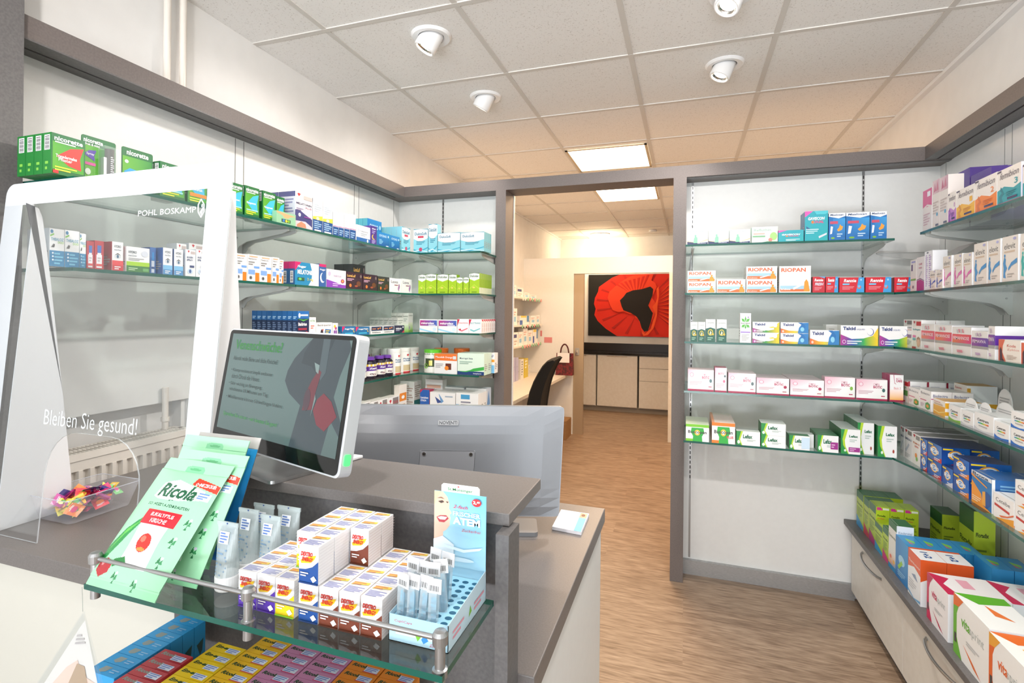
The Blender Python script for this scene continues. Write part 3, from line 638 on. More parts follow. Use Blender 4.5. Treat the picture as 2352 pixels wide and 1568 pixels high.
A = [('R', 0, 0, 1, 1, '6f8886'), ('G', 0, 0, 1, .5, '627a78', '5f7674', '6f8886', '6f8886'),
 ('P', [(.66, 0), (.70, .38), (.60, .47), (.55, .58), (.56, .68), (.60, .80), (.67, .92), (.72, 1), (.98, 1), (1, .93), (.95, .68), (.93, .5), (.96, .42), (1, .3), (1, .18), (.93, .3), (.90, .0)], '46545b'),
 ('P', [(.72, 1), (.67, .86), (.66, .76), (.74, .74), (.80, .66), (.82, .75), (.88, 1)], '3b484f'), ('P', [(.80, 1), (.85, 1), (.85, .7), (.82, .62), (.80, .7)], '5a6a70'),
 ('P', [(.80, .72), (.82, .70), (.80, .52), (.79, .36), (.72, .34), (.73, .5), (.76, .62)], '7c3f49'), ('P', [(.82, .46), (.86, .52), (.92, .46), (.97, .34), (.90, .2), (.84, .24), (.80, .36)], '8b3d49'), ('E', .745, .44, .025, .1, '5b4650'),
 ('P', [(.76, .78), (.80, .76), (.80, .68), (.78, .70)], '93a9a6'), ('P', [(.79, .3), (.80, .5), (.81, .46)], '8aa09d'),
 ('T', 'Venenschwäche?', .05, .835, .44, '2f8f3a', .105, .02), ('T', 'Abends müde Beine und dicke Knöchel?', .05, .72, .42, '243030', .045),
 ('T', '\u2022 Kompressionsstrümpfe entlasten', .05, .59, .39, '243030', .045), ('T', 'durch Druck die Venen.', .065, .53, .27, '243030', .045),
 ('T', '\u2022 Sehr wichtig ist Bewegung,', .05, .45, .32, '243030', .045), ('T', 'mindestens 30 Minuten am Tag.', .065, .39, .37, '243030', .045),
 ('T', '\u2022 Medikamente können Schwellungen lindern.', .05, .31, .52, '243030', .045), ('T', 'Sprechen Sie uns an \u2013 wir beraten Sie gern!', .05, .13, .50, '2f8f3a', .05, .02)]
put(mb, A, SW, SH, lambda x, y, z: dm(x+W_*.035, y+H_*.125, z+.0014), SCREEN, lift=.0001); obj('screen_image', mb, D)
mb = MB(); slabp(mb, rrect(.012, .018, .003), 0, .002, mat('green_led', '4bd66a', .3, emit=.8), lambda x, y, z: tuple(b0+r_*(W_+z)+u_*(y+.02)+nn*(-.016+x))); obj('status_light', mb, D)
mb = MB(); mx_ = b0+r_*W_*.42
def sm(x, y, z): return tuple(Vector((mx_.x, mx_.y, 1.2))+r_*x+Vector((-n_.x, -n_.y, 0))*y+Vector((0, 0, z)))
slabp(mb, rrect(.17, .14, .01, x0=-.085, y0=-.022), .0005, .006, STEEL, sm); obj('stand_foot', mb, D)
mb = MB(); q4 = [sm(x, y, z) for x, y, z in ((-.06, .075, .006), (.06, .075, .006), (.06, .085, .006), (-.06, .085, .006))]; t4 = [dm(W_*.42+x, .11+y, -.0225) for x, y in ((-.06, 0), (.06, 0), (.06, .01), (-.06, .01))]
for i in range(4): j = (i+1) % 4; mb.face([q4[i], q4[j], t4[j], t4[i]], STEEL)
obj('stand_neck', mb, D)
tagp = MB(); tagp.prism([(-.639, .843), (-.623, .905), (-.66, .906), (-.72, .905), (-.70, .86)], 2, 1.2005, 1.207, WPL); tag(obj('white_keypad', tagp, bevel=.002), 'flat white device edge behind the customer screen', 'device')
# ------------------------------------------------------------------ staff monitor seen from behind
Mo = empty('staff_monitor', (0, 0, 0)); tag(Mo, 'large silver monitor seen from behind on the lower worktop', 'monitor')
yaw2 = -YAW; dep = 1.275
rm = Vector((math.cos(YAW), -math.sin(YAW), 0)); fm = Vector((math.sin(YAW), math.cos(YAW), 0))
tr = O+ray(1297, 934)*dep; brn = O+ray(1284, 1187)*(dep*.985); um = (tr-brn).normalized(); Hm = (tr-brn).length; Wm = .56; bl = brn-rm*Wm; fnn = rm.cross(um)   # fnn towards the camera
def mm(x, y, z): return tuple(bl+rm*x+um*y+fnn*z)
mb = MB(); pol = rrect(Wm, Hm, .012)
slabp(mb, pol, -.028, -.002, SILVER, mm); N = 12; 
for i in range(N):
    for j in range(N):
        def bz(s_, t_):
            x = .002+s_*(Wm-.004); y = .002+t_*(Hm-.004); return mm(x, y, -.002+.012*(1-(2*s_-1)**4)*(1-(2*t_-1)**4))
        mb.face([bz(i/N, j/N), bz((i+1)/N, j/N), bz((i+1)/N, (j+1)/N), bz(i/N, (j+1)/N)], SILVER)
obj('back_shell', mb, Mo, weld=True, smooth=False)
u1 = (O+ray(1021, 981)*dep-bl); lx, ly = u1.dot(rm), u1.dot(um)
mb = MB(); slabp(mb, rrect(.05, .0125, .001, x0=lx-.025, y0=ly-.006), .0095, .0112, STEEL, mm)
put(mb, [('R', .02, .1, .98, .9, 'c9cbce'), ('T', 'NOVENTI', .06, .16, .88, '5a5c60', .68, .03)], .05, .0125, lambda x, y, z: mm(lx-.025+x, ly-.006+y, .0114+z)); obj('badge', mb, Mo)
u1 = (O+ray(1023, 1043)*dep-bl); lx, ly = u1.dot(rm), u1.dot(um)
mb = MB(); slabp(mb, rrect(.136, .12, .004, x0=lx-.068, y0=ly-.12), .0098, .0112, mat('monitor_plate', 'a9abb0', .3, .5), mm); pp = obj('mount_plate', mb, Mo)
ed = MB()
for (xa, ya, xb, yb) in ((lx-.067, ly-.12, lx-.067, ly-.004), (lx+.067, ly-.12, lx+.067, ly-.004), (lx-.064, ly-.0005, lx+.064, ly-.0005)): ed.tube(mm(xa, ya, .0112), mm(xb, yb, .0112), .0007, mt=mat('joint', '55565a', .6), n=6)
obj('plate_joint', ed, pp)
for sx in (-.057, .057):
    sc_ = MB(); sc_.tube(mm(lx+sx, ly-.009, .0112), mm(lx+sx, ly-.009, .0128), .0045, mt=CHROME, n=20); sc_.tube(mm(lx+sx, ly-.009, .0128), mm(lx+sx, ly-.009, .0131), .002, mt=BLACK, n=8); obj('screw', sc_, pp)
mb = MB(); cc = bl+rm*Wm*.5; ctr_ = Vector((cc.x, cc.y, .9505))+fm*.02
def fm_(x, y, z): return tuple(ctr_+rm*x+fm*y+Vector((0, 0, z)))
slabp(mb, rrect(.46, .09, .01, x0=-.23, y0=-.005), 0, .010, SILVER, fm_); obj('foot', mb, Mo)
mb = MB(); slabp(mb, rrect(.10, .10, .006, x0=-.05, y0=0), .0, .012, SILVER, lambda x, y, z: fm_(x, .02+z, y+.0105)); obj('neck', mb, Mo)
# ------------------------------------------------------------------ notepad, tape
c4 = [onz(*q, .9505) for q in ((1268, 1216), (1289, 1176), (1353, 1186), (1335, 1229))]
mb = MB(); fa = [(p.x, p.y) for p in c4]; mb.prism([fa[0], fa[3], fa[2], fa[1]], 2, .9505, .9585, mat('paper_white', 'f3f2f8', .7))
A_, B_, C_ = c4[0], c4[3], c4[1]
def nf(x, y, z): return (A_.x+(B_.x-A_.x)*x+(C_.x-A_.x)*y, A_.y+(B_.y-A_.y)*x+(C_.y-A_.y)*y, .9586+z)
put(mb, [('R', .74, .0, .99, .72, '58b5d6'), ('R', .74, .72, .99, .99, 'e8a98c'), ('E', .86, .86, .07, .07, '6b3b28')], 1, 1, nf)
tag(obj('notepad', mb), 'white notepad with blue printed edge on the right worktop', 'notepad')
tp = empty('tape_dispenser', (-1.10, 1.09, .951)); tag(tp, 'round black container on the worktop behind green sweet bags', 'container')
mb = MB(); mb.lathe([(0, 0), (.040, 0), (.042, .01), (.042, .052), (.038, .058), (.020, .058), (.018, .05), (0, .05)], BLACK, 32); obj('body', mb, tp, smooth=True, weld=True)
mb = MB(); mb.lathe([(.036, .0583), (.024, .0583)], mat('brass_print', '8a6a2a', .5), 32); obj('printed_ring', mb, tp)
# ------------------------------------------------------------------ printed packs
BM = {}
def pack_mesh(key, w, h, d, K_):
    """origin at the middle of the front bottom edge; front faces -Y"""
    k = (key, round(w, 3), round(h, 3), round(d, 3))
    if k in BM: return BM[k]
    mb = MB(); fc, sc, tc_ = lin(K_['f']), lin(K_.get('s', K_['f'])), lin(K_.get('t', K_.get('s', K_['f'])))
    x0, x1 = -w/2, w/2; e = min(.0012, w*.03)
    mb.face([(x0, 0, 0), (x1, 0, 0), (x1, 0, h), (x0, 0, h)], None, fc); mb.face([(x1, 0, 0), (x1, d, 0), (x1, d, h), (x1, 0, h)], None, sc)
    mb.face([(x1, d, 0), (x0, d, 0), (x0, d, h), (x1, d, h)], None, sc); mb.face([(x0, d, 0), (x0, 0, 0), (x0, 0, h), (x0, d, h)], None, sc)
    mb.face([(x0, 0, h), (x1, 0, h), (x1, d, h), (x0, d, h)], None, tc_); mb.face([(x0, d, 0), (x1, d, 0), (x1, 0, 0), (x0, 0, 0)], None, sc)
    put(mb, K_['a'], w, h, lambda x, y, z: (x0+x, -z, y))
    sa = K_.get('sa', [('L', .15, .2, .85, .5, 4, K_.get('sl', '9a9a9a'))])
    put(mb, sa, d, h, lambda x, y, z: (x1+z, x, y)); put(mb, K_.get('sb', sa), d, h, lambda x, y, z: (x0-z, d-x, y))
    # closing flap seam and top print
    put(mb, K_.get('ta', [('R', .04, .10, .96, .13, K_.get('seam', 'b5b5b0'))]), w, d, lambda x, y, z: (x0+x, y, h+z))
    BM[k] = mb.mesh(K_['n']); return BM[k]
ORDN = 'first second third fourth fifth sixth seventh eighth ninth tenth eleventh twelfth'.split() + [f'{i}th' for i in range(13, 21)] + ['21st', '22nd', '23rd'] + [f'{i}th' for i in range(24, 31)] + ['31st', '32nd', '33rd'] + [f'{i}th' for i in range(34, 41)]
CR = {'A': (0, 250, .2551), 'B': (500, 380, .28061), 'C': (560, 680, .2551), 'D': (1540, 460, .25506), 'E': (1540, 820, .25506), 'F': (1992, 300, .19129), 'G': (1992, 580, .17857), 'H': (1992, 840, .22959), 'I': (1900, 1100, .29855), 'P': (0, 0, 1)}
KD = {}
def K(key, n, look, f, a, **k): KD[key] = dict(n=n, look=look, f=f, a=a, **k)
USED = set()
def place(o, label, cat, group):
    b = label; i = 2
    while label in USED: label = f'{b}, {ORDN[i-1]}'; i += 1
    USED.add(label); tag(o, label, cat, group)
def row(surf, plane, z, phrase, items, dd=.05):
    """surf L/B/R: plane X, Y, X of the pack fronts.  item: kind, crop, x0, x1, ytop, options"""
    for idx, it in enumerate(items):
        kind, cr, px0, px1, py = it[:5]; op = it[5] if len(it) > 5 else {}
        ox, oy, s = CR[cr]; u0, u1, v = ox+px0*s, ox+px1*s, oy+py*s; um_ = (u0+u1)/2
        off = op.get('off', 0); K_ = KD[kind]; zz = z+op.get('up', 0)+.0003
        if surf == 'B': p = plane+off; a_, b_ = ony(u0, v, p), ony(u1, v, p); w_ = b_.x-a_.x; c_ = ((a_.x+b_.x)/2, p); rz = 0; hz_ = ony(um_, v, p).z
        elif surf == 'L': p = plane-off; a_, b_ = onx(u0, v, p), onx(u1, v, p); w_ = b_.y-a_.y; c_ = (p, (a_.y+b_.y)/2); rz = math.pi/2; hz_ = onx(um_, v, p).z
        else: p = plane+off; a_, b_ = onx(u0, v, p), onx(u1, v, p); w_ = a_.y-b_.y; c_ = (p, (a_.y+b_.y)/2); rz = -math.pi/2; hz_ = onx(um_, v, p).z
        st = op.get('st', 1); n = op.get('n', 1); d_ = op.get('d', K_.get('d', dd)); h_ = (hz_-zz)/st; w_ -= .001
        h_ = max(.012, h_)
        fn_ = K_.get('fn'); base = None
        for k in range(st):
            for j in range(n):
                if fn_: o = fn_(w_, h_, d_)
                elif base is None: base = o = bpy.data.objects.new(K_['n'], pack_mesh(kind, w_, h_, d_, K_)); C.objects.link(o)
                else: o = base.copy(); C.objects.link(o)
                dep_ = j*(d_+.0012); q = Vector((0, dep_, 0)); q.rotate(Matrix.Rotation(rz, 3, 'Z'))
                o.location = (c_[0]+q.x, c_[1]+q.y, zz+k*(h_+.0004)); o.rotation_euler = (0, 0, rz)
                lb = f'{K_["look"]}, {ORDN[idx]} from left, {phrase}'
                if st > 1: lb += ', upper' if k == st-1 else ', lower'
                if n > 1 and j: lb += f', {ORDN[j]} deep'
                place(o, lb, K_.get('cat', 'box'), f'goods on {phrase}')
W = 'f2f2f1'
fin_ = [(.15, .45), (.55, .70), (.95, .78), (.84, .5), (.88, .2), (.5, .26)]
def nic(word, fc, sub=()): return [('G', 0, 0, 1, 1, '1f7a2a', '0d6030', '0c6b35', '0b6a36'), ('G', .04, .12, .96, .8, '5fae22', '46a02a', '2f8f30', '4fa62a'), ('P', fin_, fc), ('T', 'nicorette', .08, .83, .84, 'ffffff', .11, .03), ('L', .1, .78, .7, .81, 1, 'dfeee0'), ('T', word, .12, .42, .62, 'ffffff', .08, .02, .0), ('L', .1, .10, .8, .2, 2, 'e3e23a')]+list(sub)
K('nicp', 'nicotine_patch_box', 'green patch pack with red fin', '0c6b35', nic('Transdermales', 'e5342b', (('T', 'Pflaster', .2, .34, .4, 'ffffff', .08), ('R', .04, .02, .2, .1, 'd8262a'))), s='1d7a31', sa=[('B', .2, .58, .85, .95, 1), ('L', .3, .1, .7, .3, 2, '7fbf4a')], d=.026)
K('nicg', 'nicotine_gum_box', 'green gum pack with blue fin', '0c6b35', nic('Kaugummi', '35b6dc', (('R', .1, .22, .9, .26, '9ed9d2'),)), s='0e5f2e', sa=[('B', .25, .65, .8, .95, 1)], d=.03)
K('nico', 'nicotine_gum_box', 'green gum pack with orange stripe', '0c6b35', nic('Freshfruit', '35b6dc', (('R', .1, .24, .95, .34, 'ee8a22'),)), s='0e5f2e', d=.03)
K('mel', 'melatonin_box', 'white sleep aid box, night sky', W, [('P', [(0, 0), (1, 0), (1, .32), (.6, .42), (.3, .5), (0, .5)], '3c3f78'), ('P', [(0, 0), (1, 0), (1, .1), (.6, .22), (0, .2)], 'd9c7cf'), ('P', [(.1, .1), (.35, .2), (.6, .15), (.65, .04), (.1, .04)], 'c98a6a'), ('E', .25, .38, .07, .05, 'f5f5ff'), ('T', 'MELATONIN', .05, .66, .9, '3a3560', .06, .02), ('T', 'PLUS', .6, .58, .35, '9a3a6a', .05), ('P', [(.1, .95), (.2, .97), (.3, .95), (.2, .88)], 'cc2230'), ('R', .48, .83, .98, .93, 'c9b8b4'), ('L', .05, .5, .5, .56, 2, '8a7aa0'), ('R', .5, .33, .9, .36, '8a4a9a')], s='d7d9e3', sa=[('R', 0, .86, 1, 1, '55588a'), ('L', .1, .1, .9, .8, 9, '8d90b5')], d=.09)
K('moon', 'sleep_spray_box', 'slim white and navy carton', W, [('R', 0, 0, 1, .38, '1d4f8c'), ('P', [(0, .38), (1, .38), (1, .52), (0, .46)], 'e9dc4a'), ('E', .5, .42, .16, .05, 'f6f2c0'), ('L', .15, .62, .85, .84, 4, 'b8c4cf'), ('L', .12, .12, .88, .33, 4, '9fc0e0'), ('R', .15, .04, .85, .08, 'ffffff')], s='e6e8ea', d=.05)
K('moons', 'sleep_drops_box', 'small white and navy carton', W, [('R', 0, 0, 1, .4, '1d4f8c'), ('E', .5, .72, .2, .07, 'c5cbd8'), ('E', .58, .73, .17, .06, W), ('L', .15, .1, .85, .3, 3, '9fc0e0'), ('R', 0, .42, 1, .44, 'b44a9a')], s='e6e8ea', d=.04)
K('wrock', 'sleep_tablet_box', 'flat white pack, blue bottom', W, [('R', 0, 0, 1, .32, '2a66a8'), ('P', [(0, .32), (.5, .38), (1, .32), (1, .28), (0, .28)], W), ('T', 'melatonin', .25, .62, .6, '9aa4b0', .12), ('E', .15, .7, .07, .1, 'c5cbd8'), ('L', .3, .4, .8, .55, 2, 'b0b8c0'), ('E', .8, .15, .06, .1, 'e0e6f0')], d=.04)
K('purp', 'sleep_drops_box', 'dark purple upright box', '4b2f84', [('T', 'abtei', .2, .82, .6, 'ffffff', .09), ('E', .5, .42, .3, .14, 'e8c34a'), ('E', .6, .44, .25, .12, '4b2f84'), ('L', .2, .08, .8, .25, 3, 'b7a6dc'), ('L', .2, .62, .8, .75, 2, 'b7a6dc')], s='5a3a94', d=.05)
oy = [('G', 0, 0, 1, 1, '0b4f94', '0a4888', '1a88c8', '1682c4'), ('T', 'OYONO', .15, .68, .6, 'd4ecf8', .16), ('E', .88, .78, .05, .08, 'bfe4f5'), ('L', .15, .2, .45, .5, 4, '8fd0ee'), ('R', .7, .08, .9, .14, 'dff0fa')]
K('oyb', 'night_capsule_box', 'large blue capsule box', '0f67ae', oy, s='54b4c6', t='2f9fc6', d=.03)
K('oy', 'night_capsule_box', 'blue capsule box', '0f67ae', oy, s='54b4c6', t='1a78ba', d=.05)
def dul(w_=.7, plus=0): return [('P', [(0, 0), (1, 0), (1, .62), (.6, .50), (.3, .5), (0, .6)], '8fd3e0'), ('P', [(0, .18), (.4, .08), (1, .25), (1, .2), (.4, .02), (0, .12)], '3fa9c6'), ('P', [(0, .1), (.5, .14), (1, .05), (1, .02), (.5, .1), (0, .05)], 'd8f2f6'), ('T', 'DulcoSoft', .08, .74, w_, '2c7f9e', .13, .02), ('P', [(0, .97), (.5, 1), (1, .97), (1, 1), (0, 1)], '2ea3bd'), ('L', .2, .36, .8, .5, 3, '3f8fa8')]+([('R', .3, .63, .7, .71, 'd0415a'), ('E', .5, .15, .12, .08, 'c9486a')] if plus else [])
K('dult', 'stool_softener_box', 'tall white and aqua carton', W, dul(.84, 1), s='8fd3e0', t='3fa9c6', d=.036)
K('duls', 'stool_softener_box', 'slim white and aqua carton', W, dul(.84), s='a8dce6', t='3fa9c6', d=.05)
K('dulw', 'stool_softener_box', 'wide white and aqua carton', W, dul(.5), s='7fc8d8', t='b9e2ea', d=.028)
K('thea', 'eye_drop_box', 'white and petrol eye drop box', W, [('R', 0, 0, 1, .42, '1583b4'), ('E', .15, .92, .1, .05, '1f7fae'), ('P', [(.02, .82), (.28, .88), (.3, .84), (.05, .78)], '7cc242'), ('T', 'THEALOZ', .08, .68, .86, '3f9fc0', .08), ('T', 'DUO', .55, .61, .4, '9bd24a', .06), ('P', [(.1, .5), (.25, .6), (.35, .58), (.3, .5)], '4a4a4a'), ('L', .3, .06, .9, .36, 4, '6fc0de'), ('E', .2, .35, .06, .025, 'e6f4fa'), ('E', .2, .26, .06, .025, 'e6f4fa'), ('E', .2, .17, .06, .025, 'e6f4fa')], s='cfd4d6', d=.045)
K('redb', 'eye_drop_box', 'red carton picturing a dropper bottle', 'b8323c', [('R', .2, .06, .8, .52, 'efeef0'), ('R', .3, .52, .7, .58, 'efeef0'), ('P', [(.3, .58), (.7, .58), (.72, .84), (.28, .84)], '3c6fb8'), ('R', .2, .12, .8, .2, 'd9534f'), ('L', .3, .28, .7, .42, 2, 'b8b8b8')], s='8e1f2c', d=.04)
hyd = lambda c, c2, nm: [('T', 'HYDRO', .2, .80, .6, '3a4a5a', .09, .02), ('T', nm, .2, .70, .6, '8a94a0', .06), ('E', .5, .5, .3, .07, 'd7dbe0'), ('E', .5, .5, .1, .06, '4a6f8a'), ('P', [(.2, .54), (.5, .62), (.8, .54), (.5, .58)], '4a4a4a'), ('R', 0, .2, 1, .36, c), ('R', 0, 0, 1, .2, c2), ('L', .2, .06, .8, .16, 2, 'f0f0f0')]
K('hyr', 'eye_drop_box', 'white and red eye drop box', W, hyd('e0454a', 'c9343c', 'med Red'), s='a33440', d=.05)
K('hyb', 'eye_drop_box', 'white and light blue eye box', W, hyd('7fbfe6', '4f8fc4', 'med Blue'), s='36609a', d=.045)
K('hyg', 'eye_drop_box', 'wide white and green eye pack', W, [('R', 0, 0, 1, .26, '3c7f3c'), ('R', 0, .26, 1, .42, 'a6d22a'), ('T', 'HYDRO', .08, .74, .35, '3a4a5a', .1, .02), ('T', 'med Green', .08, .62, .35, '8a94a0', .08), ('E', .78, .76, .15, .12, 'd9dde6'), ('L', .08, .47, .8, .56, 2, 'a8a8a8'), ('L', .08, .08, .5, .18, 2, 'bfe0b0'), ('R', .7, .06, .95, .18, '6fae6a')], d=.04)
K('blub', 'eye_drop_box', 'narrow blue carton picturing bottle', '3f6fae', [('R', .25, .06, .75, .5, 'dfe6f0'), ('P', [(.32, .52), (.68, .52), (.66, .82), (.34, .82)], '2f8fd0'), ('R', .25, .2, .75, .28, '2a4f8a')], s='2f4f86', d=.04)
K('aug', 'eye_spray_box', 'white eye spray carton', W, [('P', [(.2, .95), (.3, .97), (.4, .95), (.3, .88)], 'cc2230'), ('R', .5, .84, .95, .94, 'c9b8b4'), ('T', 'AUGEN', .12, .68, .6, '3a4a7a', .07, .02), ('T', 'SPRAY', .12, .58, .6, '3a4a7a', .07, .02), ('E', .45, .2, .28, .1, 'cfe0ee'), ('E', .45, .2, .12, .07, '3a5f9a'), ('R', .4, .34, .85, .42, '3a4a7a')], s='dcdfe2', d=.05)
K('hya', 'eye_drop_box', 'white and orange eye drop carton', W, [('R', .62, 0, .96, .34, 'f07f22'), ('R', .05, .26, .6, .44, '7fa6dc'), ('E', .25, .14, .14, .07, '9a9a9a'), ('E', .25, .14, .06, .05, '333333'), ('R', .5, .5, .95, .58, '6f9fdc'), ('T', 'Hyaluron-', .05, .8, .7, '5a5a5a', .07), ('L', .05, .62, .6, .74, 2, '8a8a8a'), ('R', .1, .91, .8, .95, 'f4b08a')], s='e9e6e2', sl='e0a070', d=.04)
K('hog', 'melatonin_box', 'large blue and white sleep box', '1c86b4', [('P', [(.55, 0), (1, 0), (1, 1), (.62, 1), (.72, .6), (.68, .25)], 'e6e9ee'), ('R', 0, .0, .12, 1, '1c86b4'), ('P', [(0, 1), (.25, 1), (0, .62)], 'd9246a'), ('T', 'Hoggar', .1, .74, .35, 'ffffff', .13, .02, .2), ('T', 'MELATONIN', .1, .48, .66, 'ffffff', .2, .03), ('T', '2 mg', .5, .2, .25, 'e6d24a', .14), ('R', .1, .2, .38, .34, '2f5f3f'), ('E', .2, .27, .06, .05, '6fd06a')], s='23588c', sb=[('R', 0, .7, 1, 1, 'c4246a'), ('B', .3, .1, .75, .6, 1)], d=.035)
K('bmoo', 'sleep_aid_box', 'blue box with white crescent', '2f5f9e', [('E', .5, .4, .38, .22, 'e6eef8'), ('E', .66, .44, .34, .2, '2f5f9e'), ('R', 0, .88, 1, 1, 'c4246a'), ('T', 'Hoggar', .1, .7, .8, 'ffffff', .1)], d=.04)
K('wpur', 'calming_tablet_box', 'white and violet flower pack', W, [('P', [(0, 0), (1, 0), (1, .12), (.5, .3), (0, .44)], '8a3fb4'), ('R', 0, 0, 1, .2, '8a3fb4'), ('E', .82, .4, .1, .12, 'b0447a'), ('E', .82, .4, .05, .06, 'e6a83a'), ('E', .14, .76, .07, .12, 'c8b8d4'), ('T', 'INNERE RUHE', .35, .6, .4, 'b8a0c4', .12), ('L', .3, .1, .7, .25, 2, 'd8b8ea')], d=.05)
ln = [('T', 'LunaLaif', .06, .72, .5, 'e6b45a', .15, .02), ('L', .06, .5, .5, .62, 2, 'd8a8c0'), ('E', .25, .22, .07, .1, 'e07a3a'), ('E', .75, .35, .14, .16, '6a3a2a'), ('E', .6, .2, .1, .06, 'a04a3a'), ('E', .88, .8, .06, .1, '7a6a6a')]
K('luna', 'sleep_capsule_box', 'dark plum capsule box', '33162e', ln, t='1d1520', d=.05)
K('lunb', 'sleep_capsule_box', 'black and grey capsule box', '2b2d2f', ln, s='3b3d3f', d=.06)
K('las', 'lavender_capsule_box', 'white carton with lavender sprig', W, [('T', 'Lasea', .12, .66, .58, '5a4a6a', .2), ('P', [(.75, .1), (.82, .5), (.85, .5), (.79, .1)], '8a7ab0'), ('E', .8, .45, .06, .18, '9a6aa0'), ('E', .74, .3, .05, .14, 'b07ab4'), ('R', .4, .5, .7, .56, '9a4a6a')], d=.05)
dlx = [('P', [(0, 0), (1, 0), (1, .72), (.5, .62), (0, .72)], 'a6cc22'), ('P', [(0, .2), (.5, .4), (1, .2), (1, .25), (.5, .46), (0, .26)], 'b9da3c'), ('T', 'Dulcolax', .08, .8, .84, '3d6b2a', .12, .02), ('P', [(.0, .97), (.5, 1), (1, .97), (1, 1), (0, 1)], '4a7a22'), ('E', .45, .3, .14, .04, 'e6d86a'), ('R', .25, .05, .75, .1, '6f9a1a')]
K('dlx', 'laxative_box', 'white and lime green box', W, dlx, s='8fb81e', sl='e6f0c0', t='9abf2a', d=.045)
K('dlxn', 'laxative_box', 'white and lime suppository box', W, dlx, s='8fb81e', sa=[('R', 0, 0, 1, .3, 'dfe8c8')], t='9abf2a', d=.0115)
K('bal', 'valerian_box', 'dark blue valerian box', '10264e', [('R', 0, .72, 1, 1, '1a6cb4'), ('P', [(0, .72), (.5, .62), (1, .72), (.5, .68)], '4fae4a'), ('E', .15, .84, .09, .09, 'e6f2fa'), ('L', .25, .82, .9, .88, 1, 'e6f2fa'), ('T', 'Baldrian', .05, .46, .75, 'ffffff', .12, .03), ('R', .05, .3, .8, .38, 'a03048'), ('E', .3, .14, .22, .1, '8a6ac0'), ('E', .78, .16, .16, .09, 'c03040')], s='1a2f52', sb=[('R', 0, .66, 1, 1, '1f63a2'), ('L', .15, .72, .85, .8, 2, 'bfe0f4'), ('L', .15, .1, .85, .58, 7, '6f86a8')], d=.027)
K('nat', 'herbal_box', 'small white herbal carton', W, [('T', 'NATURAL', .12, .78, .76, '3f9a5a', .1), ('L', .2, .45, .8, .6, 2, 'e0705a'), ('E', .5, .2, .2, .08, 'b4a0d0')], d=.04)
K('bdp', 'valerian_box', 'white box with cartoon night drawing', W, [('T', 'Baldriparan', .08, .72, .84, '4a4038', .16, .01), ('P', [(.2, .05), (.45, .05), (.42, .45), (.3, .55)], '2a2030'), ('E', .4, .5, .04, .06, 'c03a3a'), ('P', [(.5, .1), (.9, .14), (.92, .5), (.55, .55)], '2f6fae'), ('L', .58, .25, .85, .45, 2, 'f0c84a')], d=.05)
K('col', 'drops_box', 'small white carton, coloured shapes', W, [('E', .4, .75, .2, .12, 'e6c83a'), ('E', .6, .6, .2, .12, 'c04a8a'), ('R', .2, .1, .5, .45, '8a4aa4'), ('R', .55, .1, .8, .45, '8a4aa4')], d=.04)
K('hnt', 'sleep_aid_box', 'blue tablet box with moon', '1b6fa4', [('P', [(0, 1), (.22, 1), (0, .4)], 'd9246a'), ('T', "Hoggar'Night", .2, .6, .7, 'ffffff', .22, .02), ('E', .9, .5, .07, .18, 'e8c34a'), ('E', .93, .55, .06, .16, '1b6fa4'), ('R', .2, .12, .8, .3, '3fb4dc')], t='4a4a78', d=.05)
K('sch', 'sleep_tablet_box', 'navy and white box, orange crosses', W, [('R', .03, .4, .97, .95, '1d2f52'), ('P', [(.5, .6), (.6, .62), (.62, .8), (.56, .7)], 'f08a2a'), ('E', .6, .66, .06, .1, 'f08a2a'), ('E', .76, .74, .06, .1, 'f08a2a'), ('L', .1, .6, .4, .7, 1, 'e08a5a'), ('T', 'Schlafsterne', .1, .12, .7, '4a4a4a', .18)], d=.05)
K('viv', 'sleep_tablet_box', 'dark blue box, red corner', '1c1f3f', [('T', 'vivinox', .12, .42, .6, 'ffffff', .3, .03), ('L', .12, .25, .5, .35, 1, 'b0b0c8'), ('P', [(.75, 0), (1, 0), (1, .35)], 'c03048'), ('R', .8, .65, .92, .85, 'e6e6f0')], t='2c2f4f', d=.05)
lio = [('G', 0, 0, 1, .42, '9fd06a', '8fc84a', 'eef4e6', 'eef4e6'), ('T', 'Laxoberal', .08, .78, .84, '5a6a5a', .09), ('L', .15, .55, .85, .7, 2, 'b0b8b0')]
K('lio', 'drops_box', 'small white and pale green carton', 'f0f0ea', lio, s='e9eae2', sb=lio, d=.032)
K('liot', 'drops_box', 'tall white carton, green base', 'f0f0ea', [('G', 0, 0, 1, .5, '8fc82a', '6fb81a', 'f0f4e0', 'f0f4e0'), ('T', 'Laxoberal', .08, .84, .84, '5a6a5a', .06), ('B', .1, .1, .4, .3, 1)], s='e4e6dc', sb=lio, d=.04)
K('mic', 'enema_box', 'white box, blue-magenta banner', W, [('G', .03, .5, .97, .92, 'b0307a', '2a5fb4', '3a6ac0', 'c0388a'), ('T', 'microlax', .1, .62, .72, 'ffffff', .18, .03), ('L', .5, .52, .9, .58, 1, 'e0e0f0'), ('P', [(0, .3), (.6, .1), (.9, .0), (.6, 0), (0, .2)], '9fd8f0'), ('E', .84, .26, .1, .14, 'd8ecf8')], d=.05)
K('ora', 'electrolyte_box', 'white and red sachet carton', W, [('P', [(0, .98), (.2, .98), (0, .5)], 'd02848'), ('T', 'ORALPÄDON', .12, .66, .8, 'd03a50', .12), ('P', [(.1, .3), (.4, .2), (.9, .38), (.9, .3), (.4, .1), (.1, .2)], 'e87a8a'), ('E', .25, .25, .07, .06, 'c02030')], d=.05)
